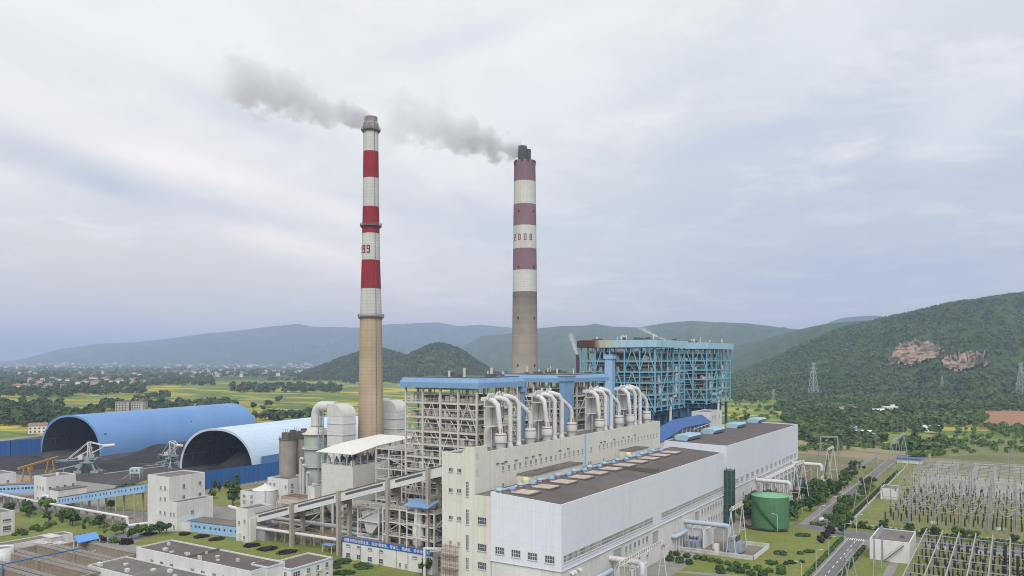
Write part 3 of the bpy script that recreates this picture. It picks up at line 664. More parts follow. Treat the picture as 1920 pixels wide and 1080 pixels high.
# ================= boiler houses
def boiler_house(label, x0, x1, y0, y1, zb, zt, steel, fascia, bays_x, bays_y, levels, open_z, rust=False, inner=M_BEIGE, xi=0.0, seed=1):
    rr = random.Random(seed)
    th = thing('boiler_house', label, 'boiler house', ((x0+x1)/2, (y0+y1)/2, 0), 0, 'open frame boiler houses')
    ov = 1.6
    b = MB(); X0, X1, Y0, Y1 = x0-ov, x1+ov, y0-ov, y1+ov
    b.box(X0, X1, Y0, Y1, zb, zb+.25)
    P = [(X0, Y0), (X1, Y0), (X1, Y1), (X0, Y1)]; s_ = .9 if not rust else .15; zm = zb+(zt-zb)*(.55 if not rust else .97)
    Q = [(X0+s_, Y0+s_), (X1-s_, Y0+s_), (X1-s_, Y1-s_), (X0+s_, Y1-s_)]
    b.add([(x, y, zb+.25) for x, y in P]+[(x, y, zm) for x, y in P]+[(x, y, zt) for x, y in Q],
          [(i, (i+1) % 4, 4+(i+1) % 4, 4+i) for i in range(4)]+[(4+i, 4+(i+1) % 4, 8+(i+1) % 4, 8+i) for i in range(4)]+[(8, 9, 10, 11)])
    canopy = b.build('roof_canopy', fascia, th)
    b = MB(); b.box(X0+s_+.6, X1-s_-.6, Y0+s_+.6, Y1-s_-.6, zt+.01, zt+.3)
    for k in range(10):
        x, y = rr.uniform(X0+4, X1-4), rr.uniform(Y0+4, Y1-4); b.cbox(x, y, zt+.3, rr.uniform(1, 3), rr.uniform(1, 3), rr.uniform(.5, 1.3))
    b.build('roof_deck', M_DARKST, canopy)
    for k in range(6 if not rust else 9):
        x = x0+(x1-x0)*rr.uniform(.15, .95); y = y0+(y1-y0)*rr.uniform(.1, .9)
        MB().tube([(x, y, zt), (x, y, zt+rr.uniform(1.8, 3.6))], rr.uniform(.25, .5), 8).build('vent_stack', M_STEEL if not rust else M_LAG, canopy)
    gx = np.linspace(x0, x1, bays_x+1); gy = np.linspace(y0, y1, bays_y+1)
    for i, x in enumerate(gx):
        for j, y in enumerate(gy):
            if i in (0, bays_x) or j in (0, bays_y):
                MB().box(x-.33, x+.33, y-.33, y+.33, open_z, zb).build('column', steel, th)
    # furnace and ducts inside
    fx0, fx1, fy0, fy1 = x0+(x1-x0)*.13, x1-(x1-x0)*.15, y0+(y1-y0)*.16, y1-(y1-y0)*.14
    b = MB(); b.box(fx0, fx1, fy0, fy1, open_z+9, zb-3)
    for k in range(14):
        z = open_z+10+k*(zb-open_z-14)/14; b.box(fx0-.2, fx1+.2, fy0-.2, fy1+.2, z, z+.35)
    b.prism([(fx0+3, fy0+3), (fx1-3, fy0+3), (fx1-3, fy1-3), (fx0+3, fy1-3)], open_z, open_z+9.05)
    b.build('furnace', inner, th)
    b = MB()
    for k in range(5):
        x = fx0+(fx1-fx0)*(k+.5)/5; b.tube([(x, fy0-1.2, open_z+4), (x, fy0-1.2, open_z+16+rr.random()*10), (x, fy0-.4, open_z+20+rr.random()*12)], .55, 8)
    for k in range(4):
        y = fy0+(fy1-fy0)*(k+.5)/4; z = rr.uniform(open_z+6, zb-10); b.tube([(fx1+1.2, y, open_z+3), (fx1+1.4, y, z), (fx1, y, z+2)], .6, 8)
    b.build('boiler_pipes', M_LAG, th)
    for li, z in enumerate(levels):
        b = MB(); e = .35
        inset = 1.0
        # grating ring round the furnace
        b.cur = 0
        b.box(x0+inset, x1-.2, y0+.2, fy0-.6, z-.12, z); b.box(x0+inset, x1-.2, fy1+.6, y1-inset, z-.12, z)
        b.box(fx1+.6, x1-.2, fy0-.6, fy1+.6, z-.12, z); b.box(x0+inset, fx0-.6, fy0-.6, fy1+.6, z-.12, z)
        b.cur = 1
        for y in (y0, y1): b.bar((x0, y, z-.45), (x1, y, z-.45), e, .62)
        for x in (x0, x1): b.bar((x, y0, z-.45), (x, y1, z-.45), e, .62)
        for x in gx[1:-1]: b.bar((x, y0, z-.5), (x, fy0-.5, z-.5), .25, .5)
        for y in gy[1:-1]: b.bar((fx1+.5, y, z-.5), (x1, y, z-.5), .25, .5)
        zm_ = z-2.4
        for y in (y0,): b.bar((x0, y, zm_), (x1, y, zm_), .2, .26)
        b.bar((x1, y0, zm_), (x1, y1, zm_), .2, .26)
        for q_ in range(5): xx_ = rr.uniform(x0+1, x1-3); b.bar((xx_, y0+.3, z), (xx_+rr.uniform(2, 4), y0+.3, z-4.2), .14, .3)
        o = b.build('floor', [M_GRATE, steel], th)
        b = MB()
        for hh in (.55, 1.1):
            b.bar((x0, y0+.25, z+hh), (x1, y0+.25, z+hh), .07); b.bar((x1-.25, y0, z+hh), (x1-.25, y1, z+hh), .07)
        for x in np.arange(x0, x1, 2.0): b.bar((x, y0+.25, z), (x, y0+.25, z+1.1), .06)
        for y in np.arange(y0, y1, 2.0): b.bar((x1-.25, y, z), (x1-.25, y, z+1.1), .06)
        b.build('handrail', M_STEEL if not rust else steel, o)
    # bracing in the outer frames
    b = MB(); lv = [open_z]+list(levels)+[zb]; bw_ = .45 if rust else .26
    for i in range(bays_x):
        for k in range(0, len(lv)-2, 2):
            if (i+k//2) % 2 == 0 or rust:
                z0_, z1_ = lv[k], lv[min(k+2, len(lv)-1)]; xm = (gx[i]+gx[i+1])/2
                if (i+k) % 4 in (0, 1) or i in (1, bays_x-2):
                    b.bar((gx[i], y0, z0_), (xm, y0, z1_), bw_); b.bar((xm, y0, z1_), (gx[i+1], y0, z0_), bw_)
    for j in range(bays_y):
        for k in range(0, len(lv)-2, 2):
            if (j+k//2) % 2 == 0:
                z0_, z1_ = lv[k], lv[min(k+2, len(lv)-1)]
                b.bar((x1, gy[j], z0_ if j % 2 else z1_), (x1, gy[j+1], z1_ if j % 2 else z0_), bw_)
    b.build('bracing', steel, th)
    # clutter between the floors: cabinets, pipes, valves
    b = MB(); b2 = MB()
    for z, zn in zip(lv[1:-1], lv[2:]):
        for k in range(int((x1-x0)*.8)):
            x = rr.uniform(x0+1.5, x1-1.5); y = rr.uniform(y0+1.2, fy0-1); q = b if rr.random() < .6 else b2
            if rr.random() < .5: q.cbox(x, y, z, rr.uniform(.5, 2.2), rr.uniform(.5, 1.6), rr.uniform(.8, min(2.6, zn-z)))
            else: q.tube([(x, y, z), (x, y, z+(zn-z)*.98)], rr.uniform(.12, .35), 6)
        for k in range(int((y1-y0)*.75)):
            y = rr.uniform(y0+1.5, y1-1.5); x = rr.uniform(fx1+1, x1-1.2); q = b if rr.random() < .6 else b2
            if rr.random() < .5: q.cbox(x, y, z, rr.uniform(.5, 1.6), rr.uniform(.5, 2.2), rr.uniform(.8, min(2.6, zn-z)))
            else: q.tube([(x, y, z), (x, y, z+(zn-z)*.98)], rr.uniform(.12, .35), 6)
        for k in range(3):
            zz_ = z+rr.uniform(1.8, max(2, zn-z-.4)); y = rr.uniform(y0+1, fy0-1); b2.tube([(x0+2, y, zz_), (x1-2, y, zz_)], rr.uniform(.15, .4), 6)
    b.build('plant_equipment', M_BEIGE if not rust else M_INB, th); b2.build('service_pipes', M_LAG, th)
    return th
LV = [5, 9.5, 14, 18.5, 23, 27.5, 31.5, 36, 40.5, 45, 50, 55]
boiler_house('white steel boiler house under a blue fascia roof, nearest the tan based chimney', -182, -151.5, 218.6, 245.4, 59.9, 63.3, M_STEEL, M_BLUE, 4, 4, LV, 0, seed=3)
boiler_house('white steel boiler house under blue fascia roof, blue lift tower at its corner', -182, -151.5, 281.5, 316.5, 60.3, 63.3, M_STEEL, M_BLUE, 4, 4, LV, 0, seed=4)
M_INB = mat('grey_lagging', (.19, .175, .17), (.12, .11, .105), var=.8, scale=.15, rough=.8, streak=.3, scol=(.10, .09, .08))
LV3 = [46, 52, 58, 63.5, 69]
M_TEALR = bpy.data.materials.new('rusting_fascia'); M_TEALR.use_nodes = True; t = NT(M_TEALR.node_tree)
pos = t.n('ShaderNodeNewGeometry').outputs['Position']; X, Y, Z = t.sep(pos)
nz_ = t.noise(t.comb(t.math('MULTIPLY', X, 1.0), t.math('MULTIPLY', Y, 1.0), t.math('MULTIPLY', Z, .06)), .5, 4, .7)
fx = t.math('ADD', t.math('DIVIDE', t.math('ADD', X, 196.0), 46.0), t.math('MULTIPLY', t.math('SUBTRACT', nz_, .5), .12))
c = t.ramp(fx, [(.0, (.075, .028, .022)), (.22, (.085, .032, .025)), (.27, (.22, .13, .08)), (.32, (.46, .44, .33)), (.48, (.40, .50, .46)), (.62, (.36, .56, .67))])
bs = t.n('ShaderNodeBsdfPrincipled', Base_Color=t.mix(1, c, t.ramp(nz_, [(.3, .82), (.7, 1.08)]), 'MULTIPLY'), Roughness=.65); t.n('ShaderNodeOutputMaterial', Surface=bs.outputs[0])
b3 = boiler_house('large blue steel boiler house whose roof fascia is partly rusted', -193, -151.5, 374.8, 416.5, 75.6, 79.3, M_BLUEST, M_TEALR, 5, 5, LV3, 43, rust=True, inner=M_INB, seed=5)
b4 = boiler_house('large blue steel boiler house with a clean pale fascia, farthest along the row', -193, -151.5, 453.8, 499.5, 75.6, 79.3, M_BLUEST, M_TEAL, 5, 5, LV3, 43, rust=True, inner=M_INB, seed=6)
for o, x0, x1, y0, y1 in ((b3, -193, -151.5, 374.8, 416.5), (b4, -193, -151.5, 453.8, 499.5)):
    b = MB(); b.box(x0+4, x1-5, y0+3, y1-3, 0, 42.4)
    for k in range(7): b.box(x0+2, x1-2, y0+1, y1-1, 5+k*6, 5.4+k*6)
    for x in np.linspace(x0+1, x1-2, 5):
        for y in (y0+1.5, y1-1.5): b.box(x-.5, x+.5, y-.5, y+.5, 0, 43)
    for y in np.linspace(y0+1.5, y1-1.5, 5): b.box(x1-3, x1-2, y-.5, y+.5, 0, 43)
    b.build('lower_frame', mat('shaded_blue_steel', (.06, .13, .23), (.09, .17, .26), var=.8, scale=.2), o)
    b = MB(); Yc = y0+(y1-y0)*.2
    b.tube([(x1-2, Yc, 62), (x1-1, Yc, 55), (x1-1, Yc, 49.5), (x1-1, Yc+1, 48.6), (x1-1, Yc+17, 48.6), (x1-1, Yc+18, 49.6), (x1-1, Yc+22, 50.2), (x1-1, Yc+23, 52), (x1-1, Yc+23, 66)], .85, 10)
    b.tube([(x1-1, Yc+15, 48.6), (x1-.6, Yc+14, 44), (x1-.6, Yc+14, 35)], .8, 10); b.build('steam_pipe', M_LAG, o)
def lift_tower(label, x0, x1, y0, y1, h, m):
    th = thing('lift_tower', label, 'tower', ((x0+x1)/2, (y0+y1)/2, 0))
    MB().box(x0, x1, y0, y1, 0, h-2.2).build('shaft', m, th)
    b = MB(); b.box(x0-.5, x1+.5, y0-.5, y1+.5, h-2.2, h-.2); b.box(x0-.7, x1+.7, y0-.7, y1+.7, h-.2, h); b.build('head_house', m, th)
lift_tower('plain blue lift tower between the two white boiler houses', -150.6, -148.4, on_x(1058, -148.4), on_x(1076, -148.4), 63.2, M_BLUE)
lift_tower('pale blue lift tower in front of the rusting boiler house', -176.5, -172.5, 369, 373, 72.0, M_SKYB)
lift_tower('narrow blue lift shaft beside the first white boiler house', -151.0, -150.2, 245.6, 247.6, 60.0, M_BLUE)

# ================= far turbine hall, gallery, white block, stair tower
h2 = thing('turbine_hall', 'farther white turbine hall with pale blue roof monitors', 'hall', (-118, 405, 0))
b = MB(); b.sweep([(-133, 13), (-104, 13), (-104, 32), (-133, 32.6)], 'y', 338.2, 471)
b.box(-104.35, -104, 338.2, 471, 32.01, 32.4); b.box(-133, -132.65, 338.56, 470.64, 32.5, 33.2)
for y in (338.2, 470.65): b.sweep([(-133, 32.61), (-104.36, 32.02), (-104.36, 32.5), (-133, 33.2)], 'y', y, y+.35)
b.build('wall', M_CLAD, h2)
b = MB(); b.sweep([(-132.64, 32.62), (-104.36, 32.03), (-104.36, 32.08), (-132.64, 32.68)], 'y', 338.6, 470.6); b.build('roof', M_ROOF, h2)
b = MB(); b.box(-132.8, -104.2, 338.3, 470.9, 0, 12.9); b.build('plinth_wall', M_WHITE, h2)
b = MB(); b.box(-133, -103.8, 338.1, 471, 12.9, 13.0); b.build('string_course', M_FRAME, h2)
for k in range(15): window(h2, 'E', -104, 343+k*8.6, 15.6, 6.8 if k in (0, 1, 11, 12, 13) else 4.0, 2.2, 8 if k in (0, 1, 11, 12, 13) else 4, 2, name='window_strip', bars=.2)
for k in range(9): window(h2, 'E', -104.2, 350+k*13.2, 8.2, 1.7, 2.4, 2, 2); window(h2, 'E', -104.2, 352.5+k*13.2, 3.4, 1.7, 2.4, 2, 2)
for k in range(4):
    y0 = on_x((1278, 1327, 1372, 1412)[k], -128); y1 = y0+(17 if k < 2 else 15)
    th = thing('roof_monitor', 'pale blue wedge shaped roof monitor on the far hall, %s from the gallery' % ordn(k), 'roof monitor', (-128, (y0+y1)/2, 32.6), 0, 'roof monitors on the far hall')
    MB().sweep([(-130.8, 32.5), (-125.6, 32.4), (-124.4, 34.3), (-125.2, 35.0), (-130.9, 35.0), (-131.6, 34.3)], 'y', y0, y1).build('shell', M_TEAL, th)
    b = MB(); b.box(-125.4, -124.0, y0+.4, y1-.4, 33.2, 33.4); b.build('gutter', M_DARKST, th)
blk = flat_building('bunker_head_house', 'small white block at the upper end of the blue roofed gallery', 'building', -143, -133.2, 404, 424, 42.2, M_WHITE, M_ROOFG)
for k in range(3): window(blk, 'E', -133.2, 408+k*2.6, 39.2, .9, 1.8, 1, 2)
window(blk, 'E', -133.2, 420, 39.2, 1.2, 1.8, 2, 2)
gal = thing('conveyor_gallery', 'bright blue roofed conveyor gallery beside the blue boiler houses', 'gallery', (-138, 370, 30))
M_DBLUE = mat('deep_blue_sheet', (.04, .11, .31), (.055, .14, .36), var=.6, scale=.1, rough=.5, rib=.9, ribamp=.1)
b = MB()
for (ya, za, yb_, zb_) in ((334.5, 33.0, 362, 37.2), (362, 37.2, 403.9, 37.2)):
    b.add([(-132.2, ya, za), (-132.2, yb_, zb_), (-137.6, yb_, zb_+3.6), (-137.6, ya, za+3.6), (-143, ya, za), (-143, yb_, zb_)], [(0, 1, 2, 3), (3, 2, 5, 4)])
    b.add([(-132.2, ya, za-.25), (-132.2, yb_, zb_-.25), (-137.6, yb_, zb_+3.35), (-137.6, ya, za+3.35), (-143, ya, za-.25), (-143, yb_, zb_-.25)], [(3, 2, 1, 0), (4, 5, 2, 3)])
    b.add([(-132.2, ya, za-.25), (-132.2, yb_, zb_-.25), (-132.2, yb_, zb_), (-132.2, ya, za)], [(0, 1, 2, 3)])
b.add([(-132.2, 334.5, 33), (-137.6, 334.5, 36.6), (-143, 334.5, 33)], [(0, 1, 2)])
b.build('roof', M_DBLUE, gal)
b = MB(); b.box(-142.5, -132.8, 334.6, 403.9, 28.5, 32.6); b.box(-142.5, -138, 340, 403.9, 32.6, 37); b.build('lower_wall', M_WHITE, gal)
for k in range(8): MB().box(-133.4, -132.7, 362+k*5.6, 363+k*5.6, 32.6, 37.1).build('pillar', M_CONC, gal)
MB().bar((-132.0, 375, 35.4), (-132.0, 400, 36.6), .25).build('rail', M_LAG, gal)
M_NET = mat('green_stair_glass', (.022, .050, .048), (.035, .075, .068), var=.8, scale=.4, rough=.35, spec=.5)
st = thing('stair_tower', 'dark green glazed stair tower at the far end of the near hall', 'tower', (-101, 337, 0))
MB().box(-104.1, -100.6, 333.2, 338.0, 0, 22.6).build('glass_wall', M_NET, st)
b = MB()
for x in (-104.1, -102.4, -100.6):
    for y in (333.2, 338.0): b.box(x-.15, x+.15, y-.15, y+.15, 0, 23)
for z in np.arange(2.8, 23, 2.8): b.box(-104.2, -100.45, 333.05, 338.15, z, z+.15)
b.build('frame', mat('green_steel', (.10, .16, .15), rough=.6), st)

# ================= chimneys
def banded(name, bands, sc=.12):
    """paint bands by height with worn patches and lift joints; bands = [(z, colour)...] from the foot up"""
    m = bpy.data.materials.new(name); m.use_nodes = True; t = NT(m.node_tree)
    pos = t.n('ShaderNodeNewGeometry').outputs['Position']; X, Y, Z = t.sep(pos); top = bands[-1][0]
    zw = t.math('ADD', Z, t.math('MULTIPLY', t.math('SUBTRACT', t.noise(pos, .5, 4, .7), .5), .5))
    c = t.ramp(t.math('DIVIDE', zw, 220.0), [(0.0, bands[0][1])]+[(z/220.0, col) for z, col in bands[1:]], 'CONSTANT')
    n = t.noise(pos, .35, 6, .72)
    worn = t.ramp(n, [(.63, 0.0), (.70, 1.0)])
    c = t.mix(t.math('MULTIPLY', worn, .30), c, (.48, .42, .40))
    j = t.math('GREATER_THAN', t.math('FRACT', t.math('DIVIDE', Z, 1.5)), .88)
    c = t.mix(t.math('MULTIPLY', j, .22), c, (.13, .11, .10))
    sv = t.comb(t.math('MULTIPLY', X, 1.0), t.math('MULTIPLY', Y, 1.0), t.math('MULTIPLY', Z, .03))
    c = t.mix(t.math('MULTIPLY', t.ramp(t.noise(sv, .9, 4, .7), [(.5, 0.0), (.75, 1.0)]), .28), c, (.16, .14, .13))
    c = t.mix(1.0, c, t.ramp(t.noise(pos, .08, 4, .6), [(.3, .85), (.7, 1.1)]), 'MULTIPLY')
    bs = t.n('ShaderNodeBsdfPrincipled', Base_Color=c, Roughness=.85); bs.inputs['Specular IOR Level'].default_value = .2
    t.n('ShaderNodeOutputMaterial', Surface=bs.outputs[0]); return m
DIG = {'9': 'abcdfg', '2': 'abged', '0': 'abcdef', '8': 'abcdefg', '1': 'bc'}
def digits(b, cx, cy, rfun, txt, a0, da, z, w, h, th):
    """block numerals wrapped round a shaft; a0 = bearing of the first numeral, da = step"""
    for i, ch in enumerate(txt):
        a = a0+da*i
        segs = {'a': (-w, w, h-th, h), 'd': (-w, w, -h, -h+th), 'g': (-w, w, -th/2, th/2), 'f': (-w, -w+th, 0, h), 'b': (w-th, w, 0, h), 'e': (-w, -w+th, -h, 0), 'c': (w-th, w, -h, 0)}
        for sgm in DIG[ch]:
            u0, u1, v0, v1 = segs[sgm]; P = []
            for rr_ in (.0, .1):
                for v in (v0, v1):
                    for q in range(4):
                        u = u0+(u1-u0)*q/3; r = rfun(z+v)+.03+rr_; an = a+u/r
                        P.append((cx+r*math.cos(an), cy+r*math.sin(an), z+v))
            F = [(8+q, 9+q, 13+q, 12+q) for q in range(3)]+[(0+q, 1+q, 9+q, 8+q) for q in range(3)]+[(12+q, 13+q, 5+q, 4+q) for q in range(3)]+[(0, 8, 12, 4), (3, 7, 15, 11)]
            b.add(P, F, False)
def ring_platform(x, y, z, r, parent):
    b = MB(); b.lathe(x, y, [(r, z), (r+1.0, z+.1), (r+1.0, z+.25), (r, z+.3)], 32, cap=False, smooth=False)
    for k in range(28):
        a = 2*math.pi*k/28; b.bar((x+(r+.95)*math.cos(a), y+(r+.95)*math.sin(a), z+.2), (x+(r+.95)*math.cos(a), y+(r+.95)*math.sin(a), z+1.3), .1)
        b.bar((x+r*math.cos(a), y+r*math.sin(a), z-1.0), (x+(r+.9)*math.cos(a), y+(r+.9)*math.sin(a), z), .15)
    for hz_ in (.75, 1.3): b.lathe(x, y, [(r+.9, z+hz_-.06), (r+1.0, z+hz_-.06), (r+1.0, z+hz_+.06), (r+.9, z+hz_+.06)], 28, cap=False, smooth=False)
    return b.build('ring_platform', mat('grey_gallery', (.22, .23, .25), (.15, .15, .16)), parent)
C1 = world((695.5-960)/FPX*360, 360); k1 = 360/FPX
def zc1(py): return CAMH-(py-HOR)*k1
ch1 = thing('chimney', 'tall chimney with red and white bands above a tan concrete shaft', 'chimney', (C1[0], C1[1], 0))
W_, R_, T_ = (.56, .555, .53), (.30, .026, .042), (.44, .345, .235)
prof1 = [(7.3, 0), (24*k1, zc1(826)), (22*k1, zc1(700)), (20.3*k1, zc1(595)), (17.3*k1, zc1(495)), (15.3*k1, zc1(395)), (14.2*k1, zc1(290)), (13.8*k1, zc1(247))]
def r1(z): return float(np.interp(z, [p[1] for p in prof1], [p[0] for p in prof1]))
b = MB(); b.lathe(C1[0], C1[1], prof1, 48)
b.build('shaft', banded('red_white_bands', [(0, T_), (zc1(594), W_), (zc1(543), R_), (zc1(491), W_), (zc1(441), R_), (zc1(390), W_), (zc1(338), R_), (zc1(286), W_)]), ch1)
b = MB(); b.lathe(C1[0], C1[1], [(13.9*k1, zc1(247)), (14.5*k1, zc1(246)), (14.5*k1, zc1(233)), (13.6*k1, zc1(231)), (12.2*k1, zc1(229)), (12.2*k1, zc1(220)), (10.5*k1, zc1(219.5)), (10.5*k1, zc1(224))], 40, smooth=False)
b.build('crown', mat('sooty_concrete', (.33, .32, .30), (.16, .15, .14), var=.9, scale=.3, streak=.7, scol=(.09, .085, .08)), ch1)
for py in (246, 425, 595): ring_platform(C1[0], C1[1], zc1(py), r1(zc1(py)), ch1)
b = MB(); av = math.atan2(-C1[1], -C1[0])
# numerals read left to right as seen from the air side; the leading pair is turned away from the camera
digits(b, C1[0], C1[1], r1, '1999', av-1.93, .545, zc1(468.5), .80, 1.75, .50); b.build('numerals', mat('numeral_red', (.25, .03, .04)), ch1)
b = MB()
for k in range(60):
    z = 6+k*2.85; a = av+.45; r = r1(z); b.bar((C1[0]+(r+.3)*math.cos(a), C1[1]+(r+.3)*math.sin(a), z), (C1[0]+(r1(z+2.85)+.3)*math.cos(a), C1[1]+(r1(z+2.85)+.3)*math.sin(a), z+2.85), .12)
b.build('ladder', M_DARKST, ch1)
C2 = world((984-960)/FPX*511, 511); k2 = 511/FPX
def zc2(py): return CAMH-(py-HOR)*k2
ch2 = thing('chimney', 'tall chimney with mauve and white bands, two dark flues on top', 'chimney', (C2[0], C2[1], 0))
W2, V2, T2 = (.60, .585, .545), (.245, .145, .18), (.385, .335, .28)
prof2 = [(8.6, 0), (24.3*k2, zc2(697)), (22.8*k2, zc2(550)), (21.3*k2, zc2(400)), (20.0*k2, zc2(312)), (20.8*k2, zc2(306)), (20.8*k2, zc2(303))]
def r2(z): return float(np.interp(z, [p[1] for p in prof2], [p[0] for p in prof2]))
b = MB(); b.lathe(C2[0], C2[1], prof2, 48)
b.build('shaft', banded('mauve_white_bands', [(0, T2), (zc2(668), (.365, .315, .262)), (zc2(648), (.34, .295, .245)), (zc2(628), (.315, .272, .228)), (zc2(610), (.285, .248, .208)), (zc2(592), (.255, .223, .188)), (zc2(575), (.225, .198, .168)), (zc2(562), (.19, .168, .145)), (zc2(550), W2), (zc2(509), V2), (zc2(468), W2), (zc2(427), V2), (zc2(385), W2), (zc2(343.5), V2)]), ch2)
Rv = (CA, SA); Fv = (-SA, CA)
for dr, dd, rr_, zt in ((-4.4*k2, -2.0, 8.2*k2, zc2(276)), (5.6*k2, 1.5, 6.0*k2, zc2(279.5))):
    x, y = C2[0]+Rv[0]*dr+Fv[0]*dd, C2[1]+Rv[1]*dr+Fv[1]*dd
    MB().lathe(x, y, [(rr_, zc2(304)), (rr_, zt), (rr_*.88, zt), (rr_*.88, zt-2)], 24).build('flue', mat('dark_flue', (.055, .058, .065), (.09, .09, .095), streak=.4, scol=(.03, .03, .03)), ch2)
b = MB(); av2 = math.atan2(-C2[1], -C2[0])
for py, offs in ((305, (-.9, -.25, .3, .95)), (399, (-.55, .85)), (502, (-.55, .85)), (597, (-.55, .85)), (685, (-.55, .85)), (310, (-1.1,))):
    for o_ in offs:
        z = zc2(py); r = r2(z); a = av2+o_; x, y = C2[0]+r*math.cos(a), C2[1]+r*math.sin(a)
        b.cbox(x, y, z-.7, .5, .9, 1.4, a)
b.build('air_opening', M_BLACK, ch2)
b = MB(); digits(b, C2[0], C2[1], r2, '2008', av2-.98, .505, zc2(447), .85, 2.0, .5); b.build('numerals', mat('numeral_brown', (.20, .09, .10)), ch2)
# ================= coal sheds
A10 = RAD(10); AX = (-math.sin(A10), math.cos(A10)); AP = (math.cos(A10), math.sin(A10))
M_SHEDB = mat('blue_shed_sheet', (.155, .305, .56), (.12, .25, .50), var=.8, scale=.03, rough=.5, streak=.25, scol=(.20, .30, .45), seam=(12, 3, .30), fine=.03)
M_SHEDL = mat('pale_shed_sheet', (.56, .68, .80), (.50, .62, .75), var=.7, scale=.03, rough=.5, seam=(200, 2.0, .38), fine=.03)
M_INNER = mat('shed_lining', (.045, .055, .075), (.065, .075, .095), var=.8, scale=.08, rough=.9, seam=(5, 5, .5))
M_RIMB = mat('blue_rim', (.16, .30, .58), rough=.6); M_RIML = mat('pale_rim', (.55, .62, .70), rough=.6)
def shed(label, lf, wd, ht, L, m, rim):
    cx, cy_ = lf[0]+AP[0]*wd/2, lf[1]+AP[1]*wd/2
    th = thing('coal_shed', label, 'shed', (cx, cy_, 0), A10, 'arched coal sheds')
    N = 36
    def prof(w, h): return [(w*math.copysign(abs(math.cos(a))**.88, math.cos(a)), h*math.sin(a)**.94 if 0 < a < math.pi else 0) for a in [math.pi*k/N for k in range(N+1)]]
    def skin(p, y0, y1, M, flip=False):
        b = MB(); rows = np.linspace(y0, y1, M)
        V = [(x, y, z) for y in rows for x, z in p]; F = []
        for i in range(M-1):
            for j in range(N):
                q = (i*(N+1)+j, i*(N+1)+j+1, (i+1)*(N+1)+j+1, (i+1)*(N+1)+j); F.append(q if flip else q[::-1])
        return b.add(V, F, True)
    po, pi_ = prof(wd/2, ht), prof(wd/2-1.3, ht-1.3)
    skin(po, 0, L, 24).build('roof_shell', m, th, local=True)
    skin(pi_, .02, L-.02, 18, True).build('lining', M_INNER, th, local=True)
    b = MB()
    for k in range(1, 17):
        y = L*k/17; 
        for j in range(2, N-2, 1): b.bar((pi_[j][0]*.985, y, pi_[j][1]*.985), (pi_[j+1][0]*.985, y, pi_[j+1][1]*.985), .35)
    for j in range(4, N-3, 4): b.bar((pi_[j][0]*.985, .1, pi_[j][1]*.985), (pi_[j][0]*.985, L-.1, pi_[j][1]*.985), .3)
    b.build('roof_truss', mat('shed_truss', (.13, .15, .185), (.09, .105, .13), rough=.7), th, local=True)
    for y in (0, L):
        b = MB()
        for j in range(N):
            P = []
            for yy in (y-.25, y+.25):
                P += [(po[j][0]*1.004, yy, po[j][1]*1.004), (po[j+1][0]*1.004, yy, po[j+1][1]*1.004), (pi_[j+1][0], yy, pi_[j+1][1]), (pi_[j][0], yy, pi_[j][1])]
            b.add(P, [(0, 1, 2, 3), (7, 6, 5, 4), (0, 4, 5, 1), (2, 6, 7, 3)])
        b.build('end_arch', rim, th, local=True)
    return th
s1 = shed('long bright blue arched coal shed with a wide dark mouth', (-613, 315), 61.6, 28.5, 166, M_SHEDB, M_RIMB)
s2 = shed('pale blue white arched coal shed behind the deep blue fence', (-448.8, 316.5), 58.7, 26.4, 140, M_SHEDL, M_RIML)
b = MB(); b.box(29.2, 29.7, 6, 34, 0, 9.6); b.build('side_panel', M_SHEDB, s2, local=True)
def heap(label, p0, p1, w, h, seed):
    """a long ridge of coal with slumped, grooved sides"""
    n, k = 60, 22; P0, P1 = Vector((*p0, 0)), Vector((*p1, 0)); d = (P1-P0).normalized(); s_ = Vector((d.y, -d.x, 0))
    L = (P1-P0).length; tt = np.linspace(0, 1, n); uu = np.linspace(-1, 1, k)
    T, U = np.meshgrid(tt, uu, indexing='ij')
    Xg = P0.x+d.x*T*L+s_.x*U*w; Yg = P0.y+d.y*T*L+s_.y*U*w
    nn = fbm2(Xg, Yg, .05, seed); n3 = fbm2(Xg, Yg, .012, seed+3)
    end = np.clip(np.minimum(T, 1-T)*L/w*1.1, 0, 1)
    Z = h*(.55+.7*n3)*np.clip(np.minimum(1-np.abs(U), .75)*1.33, 0, 1)*end*(.8+.4*nn)-.1
    o = grid_mesh('coal_heap', Xg, Yg, Z, M_COAL); del o['kind']
    for f in o.data.polygons: f.use_smooth = False
    tag(o, label, 'coal heap', 'heaps of coal in the yard')
heap('black coal heap lying between the two arched sheds', (-500, 316), (-546, 470), 27, 9, 3)
heap('black coal heap inside the mouth of the bright blue shed', (-580, 330), (-604, 470), 22, 7, 4)
heap('black coal heap inside the pale shed behind the fence', (-414, 322), (-436, 450), 19, 9.5, 5)
heap('low black coal heap spread before the bright blue shed', (-560, 285), (-470, 300), 20, 4.0, 6)
heap('low black coal heap beside the yellow gantry crane', (-520, 262), (-600, 290), 16, 3.6, 7)
M_FENCE = mat('deep_blue_fence', (.028, .125, .36), (.035, .15, .41), var=.8, scale=.15, rough=.55, rib=.6, ribamp=.15, seam=(3.0, 2.0, .35))
